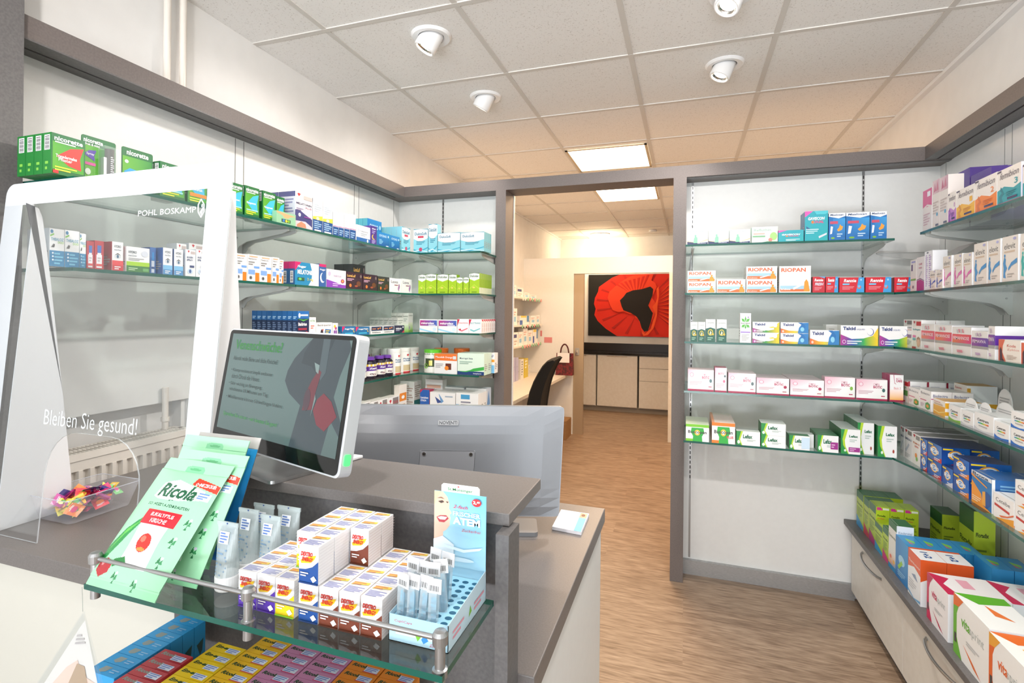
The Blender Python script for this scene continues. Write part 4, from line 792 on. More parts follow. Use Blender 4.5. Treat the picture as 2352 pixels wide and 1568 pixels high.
K('elo', 'electrolyte_box', 'white and teal sachet carton', W, [('P', [(0, .98), (.2, .98), (0, .5)], 'd02848'), ('T', 'ELOTRANS', .12, .66, .8, '3a9aa4', .12), ('P', [(.1, .3), (.4, .2), (.9, .38), (.9, .3), (.4, .1), (.1, .2)], '7ac4c8')], sa=[('P', [(0, .98), (1, .98), (1, .8), (.3, .9)], 'd02848'), ('L', .2, .1, .8, .7, 7, 'd8a8a8')], d=.032)
def tub(lid, body, art, rad=.5, nm='powder_can'):
    def mk(w_, h_, d_):
        r = w_/2; k = (nm, lid, round(w_, 3), round(h_, 3))
        if k not in BM:
            mb = MB(); n = 32; hl = h_*.86
            mb.lathe([(0, 0), (r*.98, 0), (r, .002), (r, hl)], PRINT, n, lin(body))
            def cyl(x, y, z): a_ = -math.pi/2+(x/w_-.5)*2.6; return ((r+z)*math.cos(a_), r+(r+z)*math.sin(a_), y)
            mb.v = [(x, y+r, z) for x, y, z in mb.v]
            big = []
            for a_ in art:
                if a_[0] in 'RG':
                    m_ = 10
                    for i in range(m_):
                        u0 = a_[1]+(a_[3]-a_[1])*i/m_; u1 = a_[1]+(a_[3]-a_[1])*(i+1)/m_; put(mb, [('R', u0, a_[2], u1, a_[4], a_[5])], w_, hl, lambda x, y, z: cyl(x, y, z+.0003))
                else: put(mb, [a_], w_, hl, lambda x, y, z: cyl(x, y, z+.0008))
            L2 = MB(); L2.lathe([(0, h_), (r*.95, h_), (r*1.03, h_-.003), (r*1.03, hl), (r*.9, hl)], PRINT, n, lin(lid)); L2.v = [(x, y+r, z) for x, y, z in L2.v]
            b_ = mb.mesh(nm); l_ = L2.mesh('lid'); BM[k] = (b_, l_)
        e = bpy.data.objects.new(nm, BM[k][0]); C.objects.link(e); l2 = bpy.data.objects.new('lid', BM[k][1]); C.objects.link(l2); l2.parent = e; return e
    return mk
flo = [('P', [(.35, .84), (.43, .88), (.5, .84), (.42, .76)], 'cc2230'), ('R', .6, .78, .78, .9, 'c8202c'), ('T', 'Flohsamen', .2, .62, .6, '3a6f9a', .07, .02), ('T', 'schalen', .2, .53, .45, '3a6f9a', .07, .02), ('R', .2, .08, .8, .36, 'cdbb93'), ('E', .66, .2, .12, .07, 'b4603a'), ('R', .2, .0, .8, .05, 'c8202c')]
KD['floh'] = dict(n='powder_can', look='white can, red and blue print', f=W, a=[], fn=tub('e9e9e4', 'eeeeea', flo), cat='can')
KD['muca'] = dict(n='powder_can', look='white can with green lid', f=W, a=[], fn=tub('5fc22a', 'eceee6', [('T', 'Mucofalk Apfel', .12, .88, .76, '3a7a1a', .1, .01), ('R', .3, .3, .75, .72, '3a4a2a'), ('R', .5, .36, .66, .62, 'e8e27a'), ('E', .34, .34, .12, .13, '6fc21f')]), cat='can')
KD['muco'] = dict(n='powder_can', look='white can with orange lid', f=W, a=[], fn=tub('e8742a', 'e8762c', [('T', 'Orange', .2, .8, .6, 'ffe8d8', .1, .01)]), cat='can')
def zzz(w_, h_, d_):
    k = ('zzz', round(w_, 3), round(h_, 3))
    if k not in BM:
        r = w_/2; mb = MB(); n = 28; bd = lin('1e1226')
        mb.lathe([(0, 0), (r*.95, 0), (r, .003), (r, h_*.70), (r*.8, h_*.80), (r*.6, h_*.84), (r*.6, h_*.88)], GLOSSP, n, bd)
        def cyl(x, y, z): a_ = -math.pi/2+(x/w_-.5)*2.8; return ((r+z)*math.cos(a_), (r+z)*math.sin(a_), y)
        for i in range(12): put(mb, [('R', i/12, .14, (i+1)/12, .38, 'eeece6'), ('R', i/12, .38, (i+1)/12, .58, '5b2f8f'), ('R', i/12, .58, (i+1)/12, .68, 'd9b83a' if i % 2 else 'efe6d0')], w_, h_, lambda x, y, z: cyl(x, y, .0005))
        put(mb, [('T', 'ZzzQuil', .2, .43, .6, 'ffffff', .1, .03), ('E', .3, .24, .08, .04, '4a2040'), ('E', .42, .22, .08, .04, '6a3050'), ('L', .5, .2, .75, .32, 2, '9a8aa0')], w_, h_, lambda x, y, z: cyl(x, y, .0009))
        L2 = MB(); L2.lathe([(0, h_), (r*.66, h_), (r*.72, h_*.985), (r*.72, h_*.86), (r*.6, h_*.86)], PRINT, n, lin('6b3aa0'))
        for q in (mb, L2): q.v = [(x, y+r, z) for x, y, z in q.v]
        BM[k] = (mb.mesh('gummy_jar'), L2.mesh('lid'))
    e = bpy.data.objects.new('gummy_jar', BM[k][0]); C.objects.link(e); l2 = bpy.data.objects.new('lid', BM[k][1]); C.objects.link(l2); l2.parent = e; return e
KD['zzz'] = dict(n='gummy_jar', look='dark jar with purple lid', f=W, a=[], fn=zzz, cat='jar')
K('mucb', 'powder_sachet_box', 'white and orange carton', W, [('R', 0, .66, 1, 1, 'ee7a30'), ('T', 'Mucofalk Orange', .06, .76, .74, 'ffffff', .12, .01), ('R', .5, .2, .75, .52, '6a3020'), ('E', .55, .28, .09, .11, 'f08a2a'), ('R', .82, .74, .96, .9, 'dfe6ea'), ('L', .06, .3, .4, .5, 3, 'b0b0b0')], t='f0a070', d=.08)
K('mac', 'powder_sachet_box', 'pale green and navy carton', 'dff0e0', [('R', 0, 0, 1, .16, '1f3f7a'), ('P', [(0, .16), (.3, .1), (.6, .3), (1, .4), (1, .24), (.6, .16), (.3, .16)], '3fae4a'), ('R', 0, .0, 1, .12, '1f3f7a'), ('T', 'Macrogol beta', .08, .7, .5, '4a5a6a', .1), ('T', 'betapharm', .6, .03, .3, 'ffffff', .07), ('L', .08, .5, .6, .62, 2, '9ab8a8')], s='cfe6d6', d=.06)
K('als', 'drink_powder_box', 'slim white, blue and orange carton', W, [('R', 0, .55, 1, .68, 'f0a02a'), ('R', 0, 0, 1, .4, '7fc0ea'), ('T', 'ALV', .2, .8, .6, '2a3f8a', .12, .03)], d=.06)
K('lacs', 'syrup_box', 'upright blue syrup carton', '1f5fb4', [('P', [(0, 1), (.3, 1), (0, .85)], 'c02858'), ('T', 'Lactulose', .08, .62, .8, 'ffffff', .09, .02), ('T', 'STADA', .08, .5, .6, 'ffffff', .08, .02), ('E', .5, .16, .2, .12, 'e6f0fa')], s='c02858', d=.06)
K('lacw', 'syrup_box', 'tall white syrup carton', W, [('T', 'Lactulose-', .1, .62, .8, '4a4a4a', .08), ('T', 'ratiopharm', .1, .52, .6, 'e88a5a', .06), ('R', .1, .72, .9, .82, 'f4c8b0'), ('R', .78, .1, .92, .5, 'f07f22')], s='eceae6', d=.06)
K('lact', 'syrup_box', 'tall white carton, teal base', W, [('R', .0, .12, 1, .34, '2f8a8f'), ('L', .1, .45, .9, .85, 6, 'b0a8a0')], sb=[('L', .1, .1, .9, .85, 10, 'c0a8a0')], d=.08)
K('mov', 'powder_sachet_box', 'white carton with bold blue lettering', W, [('T', 'MOVICOL', .1, .04, .8, '1f7fae', .28, .04), ('P', [(.2, .8), (.5, .55), (.3, .5)], '3a4f8f'), ('P', [(.35, .95), (.55, .6), (.45, .5)], '6f9fcf'), ('L', .6, .8, .9, .86, 1, 'a8b8c8')], d=.05)
K('mad', 'powder_sachet_box', 'white carton with blue patch', W, [('R', .22, .74, .62, .94, '4a9fd0'), ('R', 0, .1, .14, .5, '5fb0e0'), ('L', .22, .45, .7, .64, 2, '8a8a9a'), ('L', .22, .28, .6, .38, 2, 'e0a090')], d=.045)
K('mag', 'powder_sachet_box', 'large white carton, blue splashes', W, [('P', [(.1, .5), (.5, .9), (.3, .4)], '7fa8d8'), ('P', [(.4, .5), (.8, .9), (.6, .4)], '9fc0e4')], s='e0e8f2', sa=[('P', [(.1, .2), (.5, .9), (.8, .3)], '7fa8d8')], d=.08)
K('gink', 'ginkgo_box', 'flat white supplement carton', W, [('P', [(.1, .85), (.2, .9), (.3, .85), (.2, .7)], 'cc2230'), ('R', .4, .6, .9, .95, '8a8480'), ('R', .4, .66, .9, .8, 'a06a68'), ('T', 'GINKGO', .15, .3, .6, '4a6a4a', .14)], t='ece6de', d=.06)
K('gel', 'tube_box', 'slim upright white and orange carton', 'f6efe8', [('R', .05, .45, .95, .72, 'f0923a'), ('L', .2, .2, .8, .35, 3, 'd8b8a0'), ('E', .5, .58, .2, .06, 'ffffff')], s='efe6dc', d=.035)
K('pan', 'stomach_tablet_box', 'white and mint tablet box', 'edf2ee', [('P', [(0, 0), (1, 0), (1, .14), (.5, .1), (0, .22)], '1f2f62'), ('P', [(.0, .24), (.5, .12), (1, .34), (1, .28), (.5, .1), (0, .2)], 'e8c88a'), ('P', [(.3, .1), (.32, .4), (.36, .5), (.42, .52), (.48, .5), (.5, .4), (.5, .1)], '8fdcae'), ('E', .4, .58, .05, .08, '8fdcae'), ('T', 'Pantoprazol beta', .08, .84, .7, '8f9fb0', .08), ('T', 'beta pharma', .5, .03, .4, 'e6ecf4', .08)], s='d8e6e0', t='d5e2dd', d=.05)
K('ref', 'stomach_tablet_box', 'white carton with green leaves', 'eef1ec', [('T', 'Refluthin', .08, .72, .66, '9fbfae', .16, .02), ('P', [(.5, 0), (.75, .55), (1, 1), (1, 0)], 'dff0d8'), ('E', .84, .38, .14, .26, 'a8d880'), ('E', .72, .16, .08, .12, 'dd8a80'), ('R', .03, .34, .52, .44, '7fb88a'), ('L', .06, .52, .5, .6, 1, 'e0b0a0'), ('P', [(.35, 0), (.6, .06), (1, .04), (1, 0)], '3f8f5f')], s='9fcfb8', d=.05)
gav = lambda y: [('G', 0, 0, 1, 1, '1fa8b4', '24b0b4', '28a8b8', '2aa4b4'), ('P', [(0, 1), (.35, 1), (.0, .8)], 'e85ab4'), ('T', 'GAVISCON', .14, y, .72, 'ffffff', .14 if y < .6 else .1, .03, .2), ('T', 'DUAL', .42, y-.11, .4, 'e03a7a', .09, .03, .2), ('E', .34, y-.07, .06, .05, 'f07a3a')]
K('gavs', 'antacid_box', 'teal and pink antacid pack', '1fa8b4', gav(.55)+[('L', .3, .08, .9, .22, 2, 'd8f0f2')], s='25608a', d=.05)
K('gavb', 'antacid_box', 'tall teal and pink antacid box', '1fa8b4', gav(.70)+[('P', [(.05, .5), (.3, .38), (.1, .36)], '2a5a8a'), ('L', .05, .25, .6, .4, 3, 'c8ecf0'), ('P', [(.6, .15), (.95, .26), (.95, .2), (.62, .08)], 'd8dce4'), ('P', [(.4, 1), (.5, .88), (.9, .88), (1, .94), (1, 1)], '4fc4d0')], s='25608a', d=.05)
K('maa', 'antacid_box', 'blue antacid box, orange stomach', '1d72b8', [('P', [(0, 1), (1, 1), (1, .88), (.6, .80), (.3, .84), (0, .88)], 'f0f2f4'), ('G', .25, .1, 1, .8, '1a6ab0', '1766aa', '3f9fdc', '2f88cc'), ('T', 'Maaloxan', .08, .90, .8, '2a4a7a', .07, .02, .2), ('P', [(.5, .38), (.62, .46), (.68, .58), (.76, .52), (.86, .5), (.8, .38), (.66, .34), (.58, .32)], 'f0a03a'), ('R', .08, .6, .55, .7, 'c8506a'), ('P', [(.08, .22), (.2, .24), (.26, .5), (.12, .52)], 'e8eef6'), ('E', .25, .08, .12, .035, '7fb83a'), ('L', .5, .12, .85, .24, 2, 'c0dcf0')], s='1a4a86', d=.045)
rio = lambda t_=.62: [('R', .03, .04, .97, .26 if t_ == .62 else .13, 'f0702a'), ('R', .03, .26 if t_ == .62 else .13, .97, .48 if t_ == .62 else .26, 'a8d0e4'), ('P', [(.78, .04), (.8, .4), (.86, .5), (.92, .4), (.97, .04)], 'e89a2a'), ('E', .865, .55 if t_ == .62 else .3, .04, .07, 'e89a2a'), ('T', 'RIOPAN', .06, t_, .78, 'ee6a3a', .28 if t_ == .62 else .15, .03), ('P', [(.44, .18), (.74, .34), (.74, .28), (.46, .1)], 'f4f4f4'), ('T', 'Bei Sodbrennen', .06, .09, .3, 'ffffff', .08)]
K('rio', 'antacid_gel_box', 'white and orange antacid carton', W, rio(), s='e9e4de', t='e6e2dc', d=.06)
K('riot', 'antacid_gel_box', 'tall white and orange antacid carton', W, rio(.78), s='e9e4de', d=.08)
ren = [('P', [(.68, 0), (.78, 1), (1, 1), (1, 0)], '3f9fdc'), ('T', 'Rennie', .18, .68, .5, 'ffffff', .22, .03, .2), ('P', [(.13, .5), (.14, .6), (.42, .6), (.4, .5)], '6fc4e8'), ('L', .12, .2, .6, .4, 3, 'e89098'), ('E', .8, .36, .08, .12, 'e86a4a'), ('E', .79, .4, .05, .09, '6fb8e6'), ('E', .87, .84, .04, .07, 'a0d0f0')]
K('ren', 'antacid_tablet_box', 'red and blue antacid box', 'd01c30', ren, s='8f1420', sb=[('R', 0, 0, 1, 1, '9c1826')], d=.05)
K('renf', 'antacid_tablet_box', 'red antacid box, silver lettering', 'c81c2e', [('T', 'Rennie', .15, .7, .7, 'ffffff', .18, .03, .2), ('T', 'FRESH', .18, .44, .7, 'd8dce8', .18, .04, .2), ('L', .15, .15, .75, .35, 3, 'e89098'), ('P', [(.5, 1), (1, 1), (1, .9)], '5fa8dc')], s='8f1420', d=.05)
K('car', 'digestive_capsule_box', 'white and dark green slim box', 'e9ebea', [('R', 0, 0, 1, .58, '1e5a48'), ('P', [(0, .58), (.5, .64), (1, .58), (1, .5), (0, .5)], '1e5a48'), ('E', .5, .42, .28, .14, 'd8c24a'), ('E', .5, .42, .2, .1, '1e5a48'), ('P', [(.4, .34), (.5, .5), (.62, .4), (.5, .32)], 'f0e8c0'), ('E', .76, .34, .1, .05, 'e6b42a'), ('T', 'Carmenthin', .1, .82, .8, '9aa09c', .06), ('L', .2, .08, .8, .2, 2, '8fb8a0')], s='cfd3d0', d=.045)
K('ibe', 'herbal_drops_box', 'tall white carton, green flower', W, [('P', [(.5, .70), (.42, .8), (.5, .9), (.58, .8)], '4fae3a'), ('P', [(.48, .70), (.2, .72), (.12, .82), (.36, .8)], '5fb84a'), ('P', [(.52, .70), (.8, .72), (.88, .82), (.64, .8)], '5fb84a'), ('P', [(.5, .62), (.42, .52), (.5, .46), (.58, .52)], '4fae3a'), ('P', [(.48, .62), (.2, .6), (.12, .52), (.36, .52)], '5fb84a'), ('P', [(.52, .62), (.8, .6), (.88, .52), (.64, .52)], '5fb84a'), ('T', 'Iberogast', .08, .63, .84, '3a5a3a', .05), ('E', .75, .86, .04, .03, '8a5ab4'), ('R', .05, .34, .95, .375, 'a07ad0'), ('L', .15, .08, .85, .28, 5, 'b8b8b8')], d=.05)
def tal(a_, b_, c_, d__, big=0): return [('G', 0, 0, .5, .5, a_, b_, b_, a_), ('G', .5, 0, 1, .5, b_, c_, c_, b_), ('P', [(0, .52), (0, .42), (.3, .22), (.6, .2), (.8, .3), (.8, .52)], W), ('P', [(.62, 0), (.66, .5), (.80, .96), (1, .98), (1, .0)], c_) if d__ else ('P', [(.9, 0), (.9, .8), (1, 1), (1, 0)], c_), ('T', 'Talcid', .07, .66, .36 if big else .4, '253a78', .22, .04)]
K('talr', 'antacid_tablet_box', 'rainbow striped tablet box', W, tal('b02f92', '3f9f4a', 'f2cf1a', 0)+[('P', [(.6, .5), (.82, .6), (1, .95), (1, .8), (.86, .5), (.7, .44)], 'f5d32a'), ('E', .84, .7, .08, .2, 'dfe6f4'), ('E', .8, .74, .08, .18, W), ('E', .08, .16, .04, .1, 'e6c0e6'), ('L', .14, .08, .5, .2, 2, 'f0f0f0')], d=.05)
K('talb', 'antacid_tablet_box', 'rainbow tablet box, blue swirl', W, tal('ee5a22', 'e8d22a', '2a7fc0', 1)+[('P', [(.62, .98), (.78, .98), (.9, .62), (.86, .3), (.74, .46), (.74, .8)], '1f6fb4'), ('E', .78, .36, .07, .2, '8fd0ea'), ('E', .08, .16, .04, .1, 'f4d0c0')], d=.05)
K('tall', 'antacid_gel_box', 'large rainbow antacid carton', W, [('G', 0, 0, .34, .55, 'b02f92', '2f5fb4', '2f4fa4', 'b82f92'), ('G', .34, 0, .64, .55, '2f5fb4', '3fae4a', '2fa45a', '2f4fa4'), ('G', .64, 0, 1, .55, '3fae4a', 'f2cf1a', 'f2cf1a', '5fb83a'), ('P', [(0, .56), (0, .54), (.3, .32), (.62, .36), (.9, .52), (.9, .56)], W), ('P', [(.86, .5), (1, .9), (1, .3)], 'f5d02a'), ('E', .8, .68, .09, .18, '4a5aa0'), ('E', .79, .69, .08, .165, W), ('T', 'Talcid', .06, .76, .34, '253a78', .17, .04), ('T', 'LIQUID', .43, .76, .22, '6a6f9a', .08), ('E', .09, .18, .05, .1, 'e8c8ea'), ('E', .09, .18, .035, .07, 'a03090'), ('L', .17, .08, .6, .24, 2, 'e8f0f0')], s='d9d9d2', d=.06)
K('grys', 'tablet_box', 'narrow grey-white carton', 'd5d6d2', [('L', .2, .2, .8, .8, 4, 'b8b8b4')], d=.02)
omn = lambda c='e0407a': [('G', 0, 0, 1, 1, 'fbfbfa', 'e9efe6', 'f8f4f4', 'eba9bd'), ('R', 0, 0, 1, .09, 'a81748'), ('E', .15, .76, .075, .10, 'd8507a'), ('E', .15, .76, .062, .085, 'f6dce4'), ('T', 'OMNi', .55, .72, .2, 'd8a0b0', .11), ('T', 'BiOTiC', .55, .58, .28, 'b8205a', .13, .03), ('E', .88, .50, .05, .09, c), ('L', .07, .3, .55, .46, 3, 'd0b0b8'), ('R', .8, .2, .92, .24, 'a81748')]
for k_, c_, n_ in (('om1', '2f5f5f', 'dark green dot'), ('om2', '2f4a4a', 'grey dot'), ('om3', 'a81748', 'red dots'), ('om4', '7fb83a', 'light green dot')):
    K(k_, 'probiotic_box', f'white-pink probiotic box, {n_}', W, omn(c_), s='c8a8b0', t='e0ccd0', d=.06)
K('omn', 'probiotic_box', 'narrow white-pink probiotic carton', W, [('G', 0, 0, 1, 1, 'f0f4f0', 'e9efe6', 'f8f4f4', 'e8a0b8'), ('R', 0, 0, 1, .07, 'a81748'), ('T', 'BiOTiC', .3, .72, .5, 'b8205a', .08, .02), ('E', .78, .45, .1, .06, 'd8507a'), ('E', .85, .66, .08, .05, '2f4a4a'), ('L', .1, .2, .8, .35, 3, 'c8b0b8')], s='a83050', d=.05)
K('meta', 'supplement_box', 'white-pink carton, apricot bottom', W, [('G', 0, .06, 1, .45, 'f4b860', 'f0a848', 'fbeae6', 'fbeae6'), ('R', 0, 0, 1, .06, 'a81748'), ('T', 'META', .45, .82, .4, 'd8a0b0', .07), ('T', 'CARE', .45, .73, .45, 'b8205a', .09, .03), ('T', 'Basic 3', .3, .46, .5, 'e8a0a0', .09), ('P', [(.3, 1), (.36, .7), (.5, .64), (.34, .68), (.26, 1)], 'b8205a')], s='c83868', sb=[('G', 0, 0, 1, 1, 'b83060', 'b83060', 'c04878', 'b83060')], d=.05)
bus = lambda c, p: [('R', 0, .84, 1, 1, c), ('R', 0, .0, .35, .14, c), ('P', [(.25, .8), (.22, .55), (.32, .3), (.3, 0), (.72, 0), (.7, .3), (.8, .55), (.76, .8)], '2fae3f'), ('E', .5, .52, .12, .17, 'f0c83a'), ('E', .5, .52, .07, .1, W), ('T', 'Buscopan', .1, .42, .8, '3a3a3a', .22, .02)]+([('T', 'PLUS', .65, .26, .28, 'd83a4a', .12, .03)] if p else [])
K('bus', 'cramp_tablet_box', 'white and green cramp relief box', W, bus('7fc82a', 0), s='cfe0c0', t='dbe8d0', d=.034)
K('busp', 'cramp_tablet_box', 'white cramp relief box, orange band', W, bus('f08022', 1), s='f0b088', t='eadcd2', ta=[('R', 0, 0, .12, 1, 'f0a070')], d=.03)
def lef(tall=0, ex=(), w_=.4): return [('P', [(0, 0), (.42, 0), (.24, .3), (.2, .55), (.36, 1), (0, 1)], 'b8d82a') if tall else ('P', [(0, 0), (.26, 0), (.16, .4), (.28, 1), (0, 1)], 'b8d82a'), ('P', [(0, 0), (.38, 0), (.12, .35), (.08, .6), (.2, 1), (0, 1)], '1f8f3f') if tall else ('P', [(0, 0), (.22, 0), (.1, .4), (.2, 1), (0, 1)], '1f8f3f'), ('E', .22 if tall else .1, .14 if tall else .22, .06, .05 if tall else .13, 'e0f0e0'), ('T', 'Lefax', .42 if tall else .28, .68 if tall else .5, .46 if tall else w_, '1f6f4a', .1 if tall else .28, .04), ('L', .45, .5 if tall else .3, .85, .6 if tall else .42, 2, 'b8c8c0')]+list(ex)
K('lef', 'bloating_tablet_box', 'flat green-white box', W, lef(), s='2f7f4a', sb=[('R', 0, 0, 1, 1, '1c6a36')], t='dfe8e2', d=.05)
K('lefi', 'bloating_tablet_box', 'flat green-purple box', W, lef(0, (('R', .62, .2, .98, .62, 'a02a8a'), ('L', .66, .3, .85, .5, 2, 'e0b0d8'))), s='2f7f4a', sb=[('R', 0, 0, 1, 1, '1c6a36')], d=.04)
K('lefb', 'bloating_tablet_box', 'flat green-blue box', W, lef(0, (('R', .6, .1, 1, .9, 'cfe4f4'),)), s='2f7f4a', d=.05)
K('lefg', 'bloating_granule_box', 'tall green-white box, purple strip', W, lef(1, (('R', .4, .1, .98, .28, 'a02a8a'), ('L', .45, .14, .8, .24, 2, 'e0b0d8'))), s='1f7a3a', sb=[('R', 0, 0, 1, 1, '1c6a36'), ('B', .3, .2, .7, .6, 1)], t='dfe8e2', d=.034)
K('lefp', 'bloating_liquid_box', 'tall white and green carton', W, lef(1, (('E', .82, .2, .05, .06, 'a83a2a'),)), s='1f7a3a', sb=[('R', 0, 0, 1, 1, '1c6a36')], t='dfe8e2', d=.045)
# right wall kinds
K('pnk', 'care_cream_box', 'tall white carton, pink top', 'e6dedb', [('R', 0, .58, 1, 1, 'd04a86'), ('P', [(0, .58), (.5, .64), (1, .58), (1, .54), (.5, .6), (0, .54)], 'e6dedb'), ('R', .5, .82, .85, .94, 'e8e4f0'), ('L', .1, .15, .8, .42, 5, 'c8a8b0')], s='f2f2f2', d=.05)
K('flw', 'care_cream_box', 'tall carton with rose blossoms', 'e2d9d4', [('G', 0, .72, 1, 1, 'd8b8c0', 'c898a8', 'd0a8b8', 'e0c8cc'), ('P', [(.2, .75), (.35, .95), (.5, .78)], 'b85a7a'), ('P', [(.5, .76), (.7, .97), (.85, .78)], 'c8708a'), ('L', .1, .3, .85, .55, 5, 'c4b4b0'), ('E', .7, .28, .1, .04, '4aa0c8'), ('L', .5, .04, .9, .08, 1, '6a6a7a')], d=.05)
K('pur', 'nursing_tea_box', 'large white carton, purple top', 'f2f2f6', [('R', 0, .6, 1, 1, '5a3a9a'), ('P', [(0, .62), (.5, .54), (1, .5), (1, .46), (.5, .5), (0, .56)], 'c8c0e0'), ('L', .1, .2, .5, .4, 3, 'c0b8d0')], s='4c3088', d=.12)
def fem(c, c2, num, w_=.8): return [('P', [(0, 0), (1, 0), (1, .46), (.7, .38), (.3, .5), (0, .42)], c), ('P', [(.04, .04), (.12, .1), (.08, .25), (.2, .34), (.12, .42), (.16, .52), (.22, .44), (.3, .3), (.2, .2), (.26, .04)], c2), ('R', 0, 0, 1, .05, 'd8246a'), ('R', .0, .93, .18, .98, '4a3a5a'), ('T', 'femibion', .12, .72, w_, '6a6068', .18, 0, .3), ('T', num, .74, .48, .14, c, .16), ('R', .45, .1, .85, .16, '3a2a5a'), ('L', .4, .2, .8, .32, 3, c2)]
K('fm0', 'pregnancy_vitamin_box', 'small white and violet vitamin box', 'efe7e0', fem('c07ac4', '7a3a94', '0'), s='e8e2dc', d=.05)
K('fm1', 'pregnancy_vitamin_box', 'white and yellow vitamin box', 'efe7e0', fem('f0b41f', 'd8901a', '1'), s='f2eee8', d=.06)
K('fm2', 'pregnancy_vitamin_box', 'white and orange vitamin box', 'efe7e0', fem('f0821f', 'd86a12', '2'), s='f2eee8', d=.06)
K('fm3', 'pregnancy_vitamin_box', 'white and teal vitamin box', 'efe7e0', fem('1f9aa4', '127a86', '3'), s='e4e2f0', sa=[('L', .2, .1, .6, .9, 12, '6a6ab0')], d=.06)
def ele(c, w_=.7): return [('T', 'elevit', .12, .72, w_, '4a4646', .13, .0), ('L', .12, .64, .8, .68, 1, 'd8c0a8'), ('P', [(.08, .1), (.1, .3), (.06, .42), (.14, .56), (.24, .5), (.22, .4), (.32, .3), (.2, .2), (.24, .08)], c), ('E', .17, .58, .05, .035, c), ('P', [(.4, .3), (.6, .42), (.96, .5), (.96, .4), (.6, .34), (.42, .24)], c), ('L', .35, .1, .8, .18, 2, 'b8b0a8'), ('E', .8, .93, .1, .03, 'b8b4dc')]
K('evs', 'pregnancy_vitamin_box', 'small cream and navy vitamin carton', 'ece2d8', ele('3a5ab0'), s='f2f0ee', d=.05)
K('evp', 'pregnancy_vitamin_box', 'cream carton with pink figure', 'ece2d8', ele('e070b4'), s='f4f4f6', d=.06)
K('evb', 'pregnancy_vitamin_box', 'tall cream carton, blue figure', 'ece2d8', ele('4a94cc'), s='f4f4f6', d=.06)
K('evt', 'pregnancy_vitamin_box', 'tall cream carton, teal figure', 'ece2d8', ele('3ab0a8'), s='f4f4f6', d=.06)
K('tst', 'test_box', 'slim cream test carton', 'e6deda', [('R', .15, .65, .4, .85, '5a3a7a'), ('R', .05, .34, .95, .4, '5fa84a'), ('E', .5, .14, .14, .05, '6a6a7a'), ('L', .2, .9, .85, .95, 1, '9a94d0')], d=.05)
K('tsp', 'test_box', 'white carton, magenta bottom wave', 'e6dede', [('P', [(0, 0), (1, 0), (1, .26), (.5, .34), (0, .3)], 'b02a7a'), ('P', [(0, .34), (.5, .38), (1, .3), (1, .27), (.5, .35), (0, .31)], '7a6a7a'), ('P', [(.3, .42), (.6, .58), (.75, .56), (.35, .38)], 'c0bcc4'), ('T', 'CARE', .3, .76, .45, 'c04a6a', .06), ('L', .3, .66, .7, .7, 1, 'c890a0')], s='f0eef2', d=.06)
K('tsw', 'test_box', 'tall white carton, violet print', 'f2f0f4', [('L', .15, .1, .4, .9, 16, 'b090c8'), ('L', .55, .1, .85, .9, 16, 'b090c8'), ('E', .4, .96, .12, .02, '6a6a7a')], s='f0eef2', d=.05)
K('glu', 'supplement_box', 'white supplement box, grey logo', 'e9e4de', [('P', [(.1, .94), (.22, .97), (.34, .94), (.22, .86)], 'b81c34'), ('R', .4, .82, .95, .96, '7a7470'), ('T', 'GLUCOSAMIN', .05, .68, .9, '5a5a6a', .05), ('T', 'MENO-COLLAGEN', .05, .61, .9, 'd8604a', .04), ('R', .4, .34, .9, .46, '7a4a7a'), ('E', .25, .12, .15, .07, 'd8786a'), ('L', .4, .1, .9, .28, 4, 'a8b0c0')], s='f4f2f0', d=.05)
K('kol', 'supplement_box', 'white supplement box, woman portrait', 'ece6dc', [('P', [(.1, .94), (.22, .97), (.34, .94), (.22, .86)], 'b81c34'), ('R', .45, .8, 1, .95, 'c8282c'), ('T', 'Kollagen', .05, .62, .85, '2f8f94', .08, .02), ('E', .72, .2, .2, .16, 'e0b090'), ('P', [(.5, .2), (.52, .36), (.72, .42), (.92, .36), (.94, .2), (.86, .32), (.6, .32)], '9a6a3a'), ('R', .05, .38, .4, .46, 'd8488a'), ('R', .05, .28, .4, .36, '4fa0a8'), ('R', .0, 0, .45, .05, 'b81c34')], s='f4f2f0', t='d8d4ce', d=.05)
fma = lambda t_, c, c2, dot: [('R', 0, .38, 1, .74, c2), ('G', 0, .42, 1, .72, 'e0703a' if c == 'r' else '8a3a8a', 'd8207a' if c == 'r' else '5a2f94', 'd8183a' if c == 'r' else '6a3aa0', 'e83a4a' if c == 'r' else '94408a'), ('R', 0, .32, 1, .42, 'a39d98'), ('T', t_, .06, .54, .84, 'f2e4ea', .12, .01)]+[('E', .3+.1*(i % 4), .80+.045*(i//4)+(i % 2)*.02, .035, .02, dot if i % 2 else 'c8c0c4') for i in range(12)]+[('E', .35+.08*(i % 4), .1+.05*(i//4), .035, .022, dot) for i in range(8)]
K('fman', 'cystitis_powder_box', 'cream box with red-pink band', 'ece6e0', fma('FEMANNOSE', 'r', 'd8303a', 'e06a80'), s='f2f0f2', sa=[('L', .2, .1, .8, .3, 2, 'd8c8d0')], d=.10)
K('fviv', 'menopause_capsule_box', 'cream box with purple band', 'ece6e0', fma('FEMAVIVA', 'p', '6a2f94', 'b88ab8'), s='f2f0f2', sa=[('R', 0, .42, 1, .72, '5f2a98'), ('R', 0, .30, 1, .42, '9d9a9c')], d=.16)
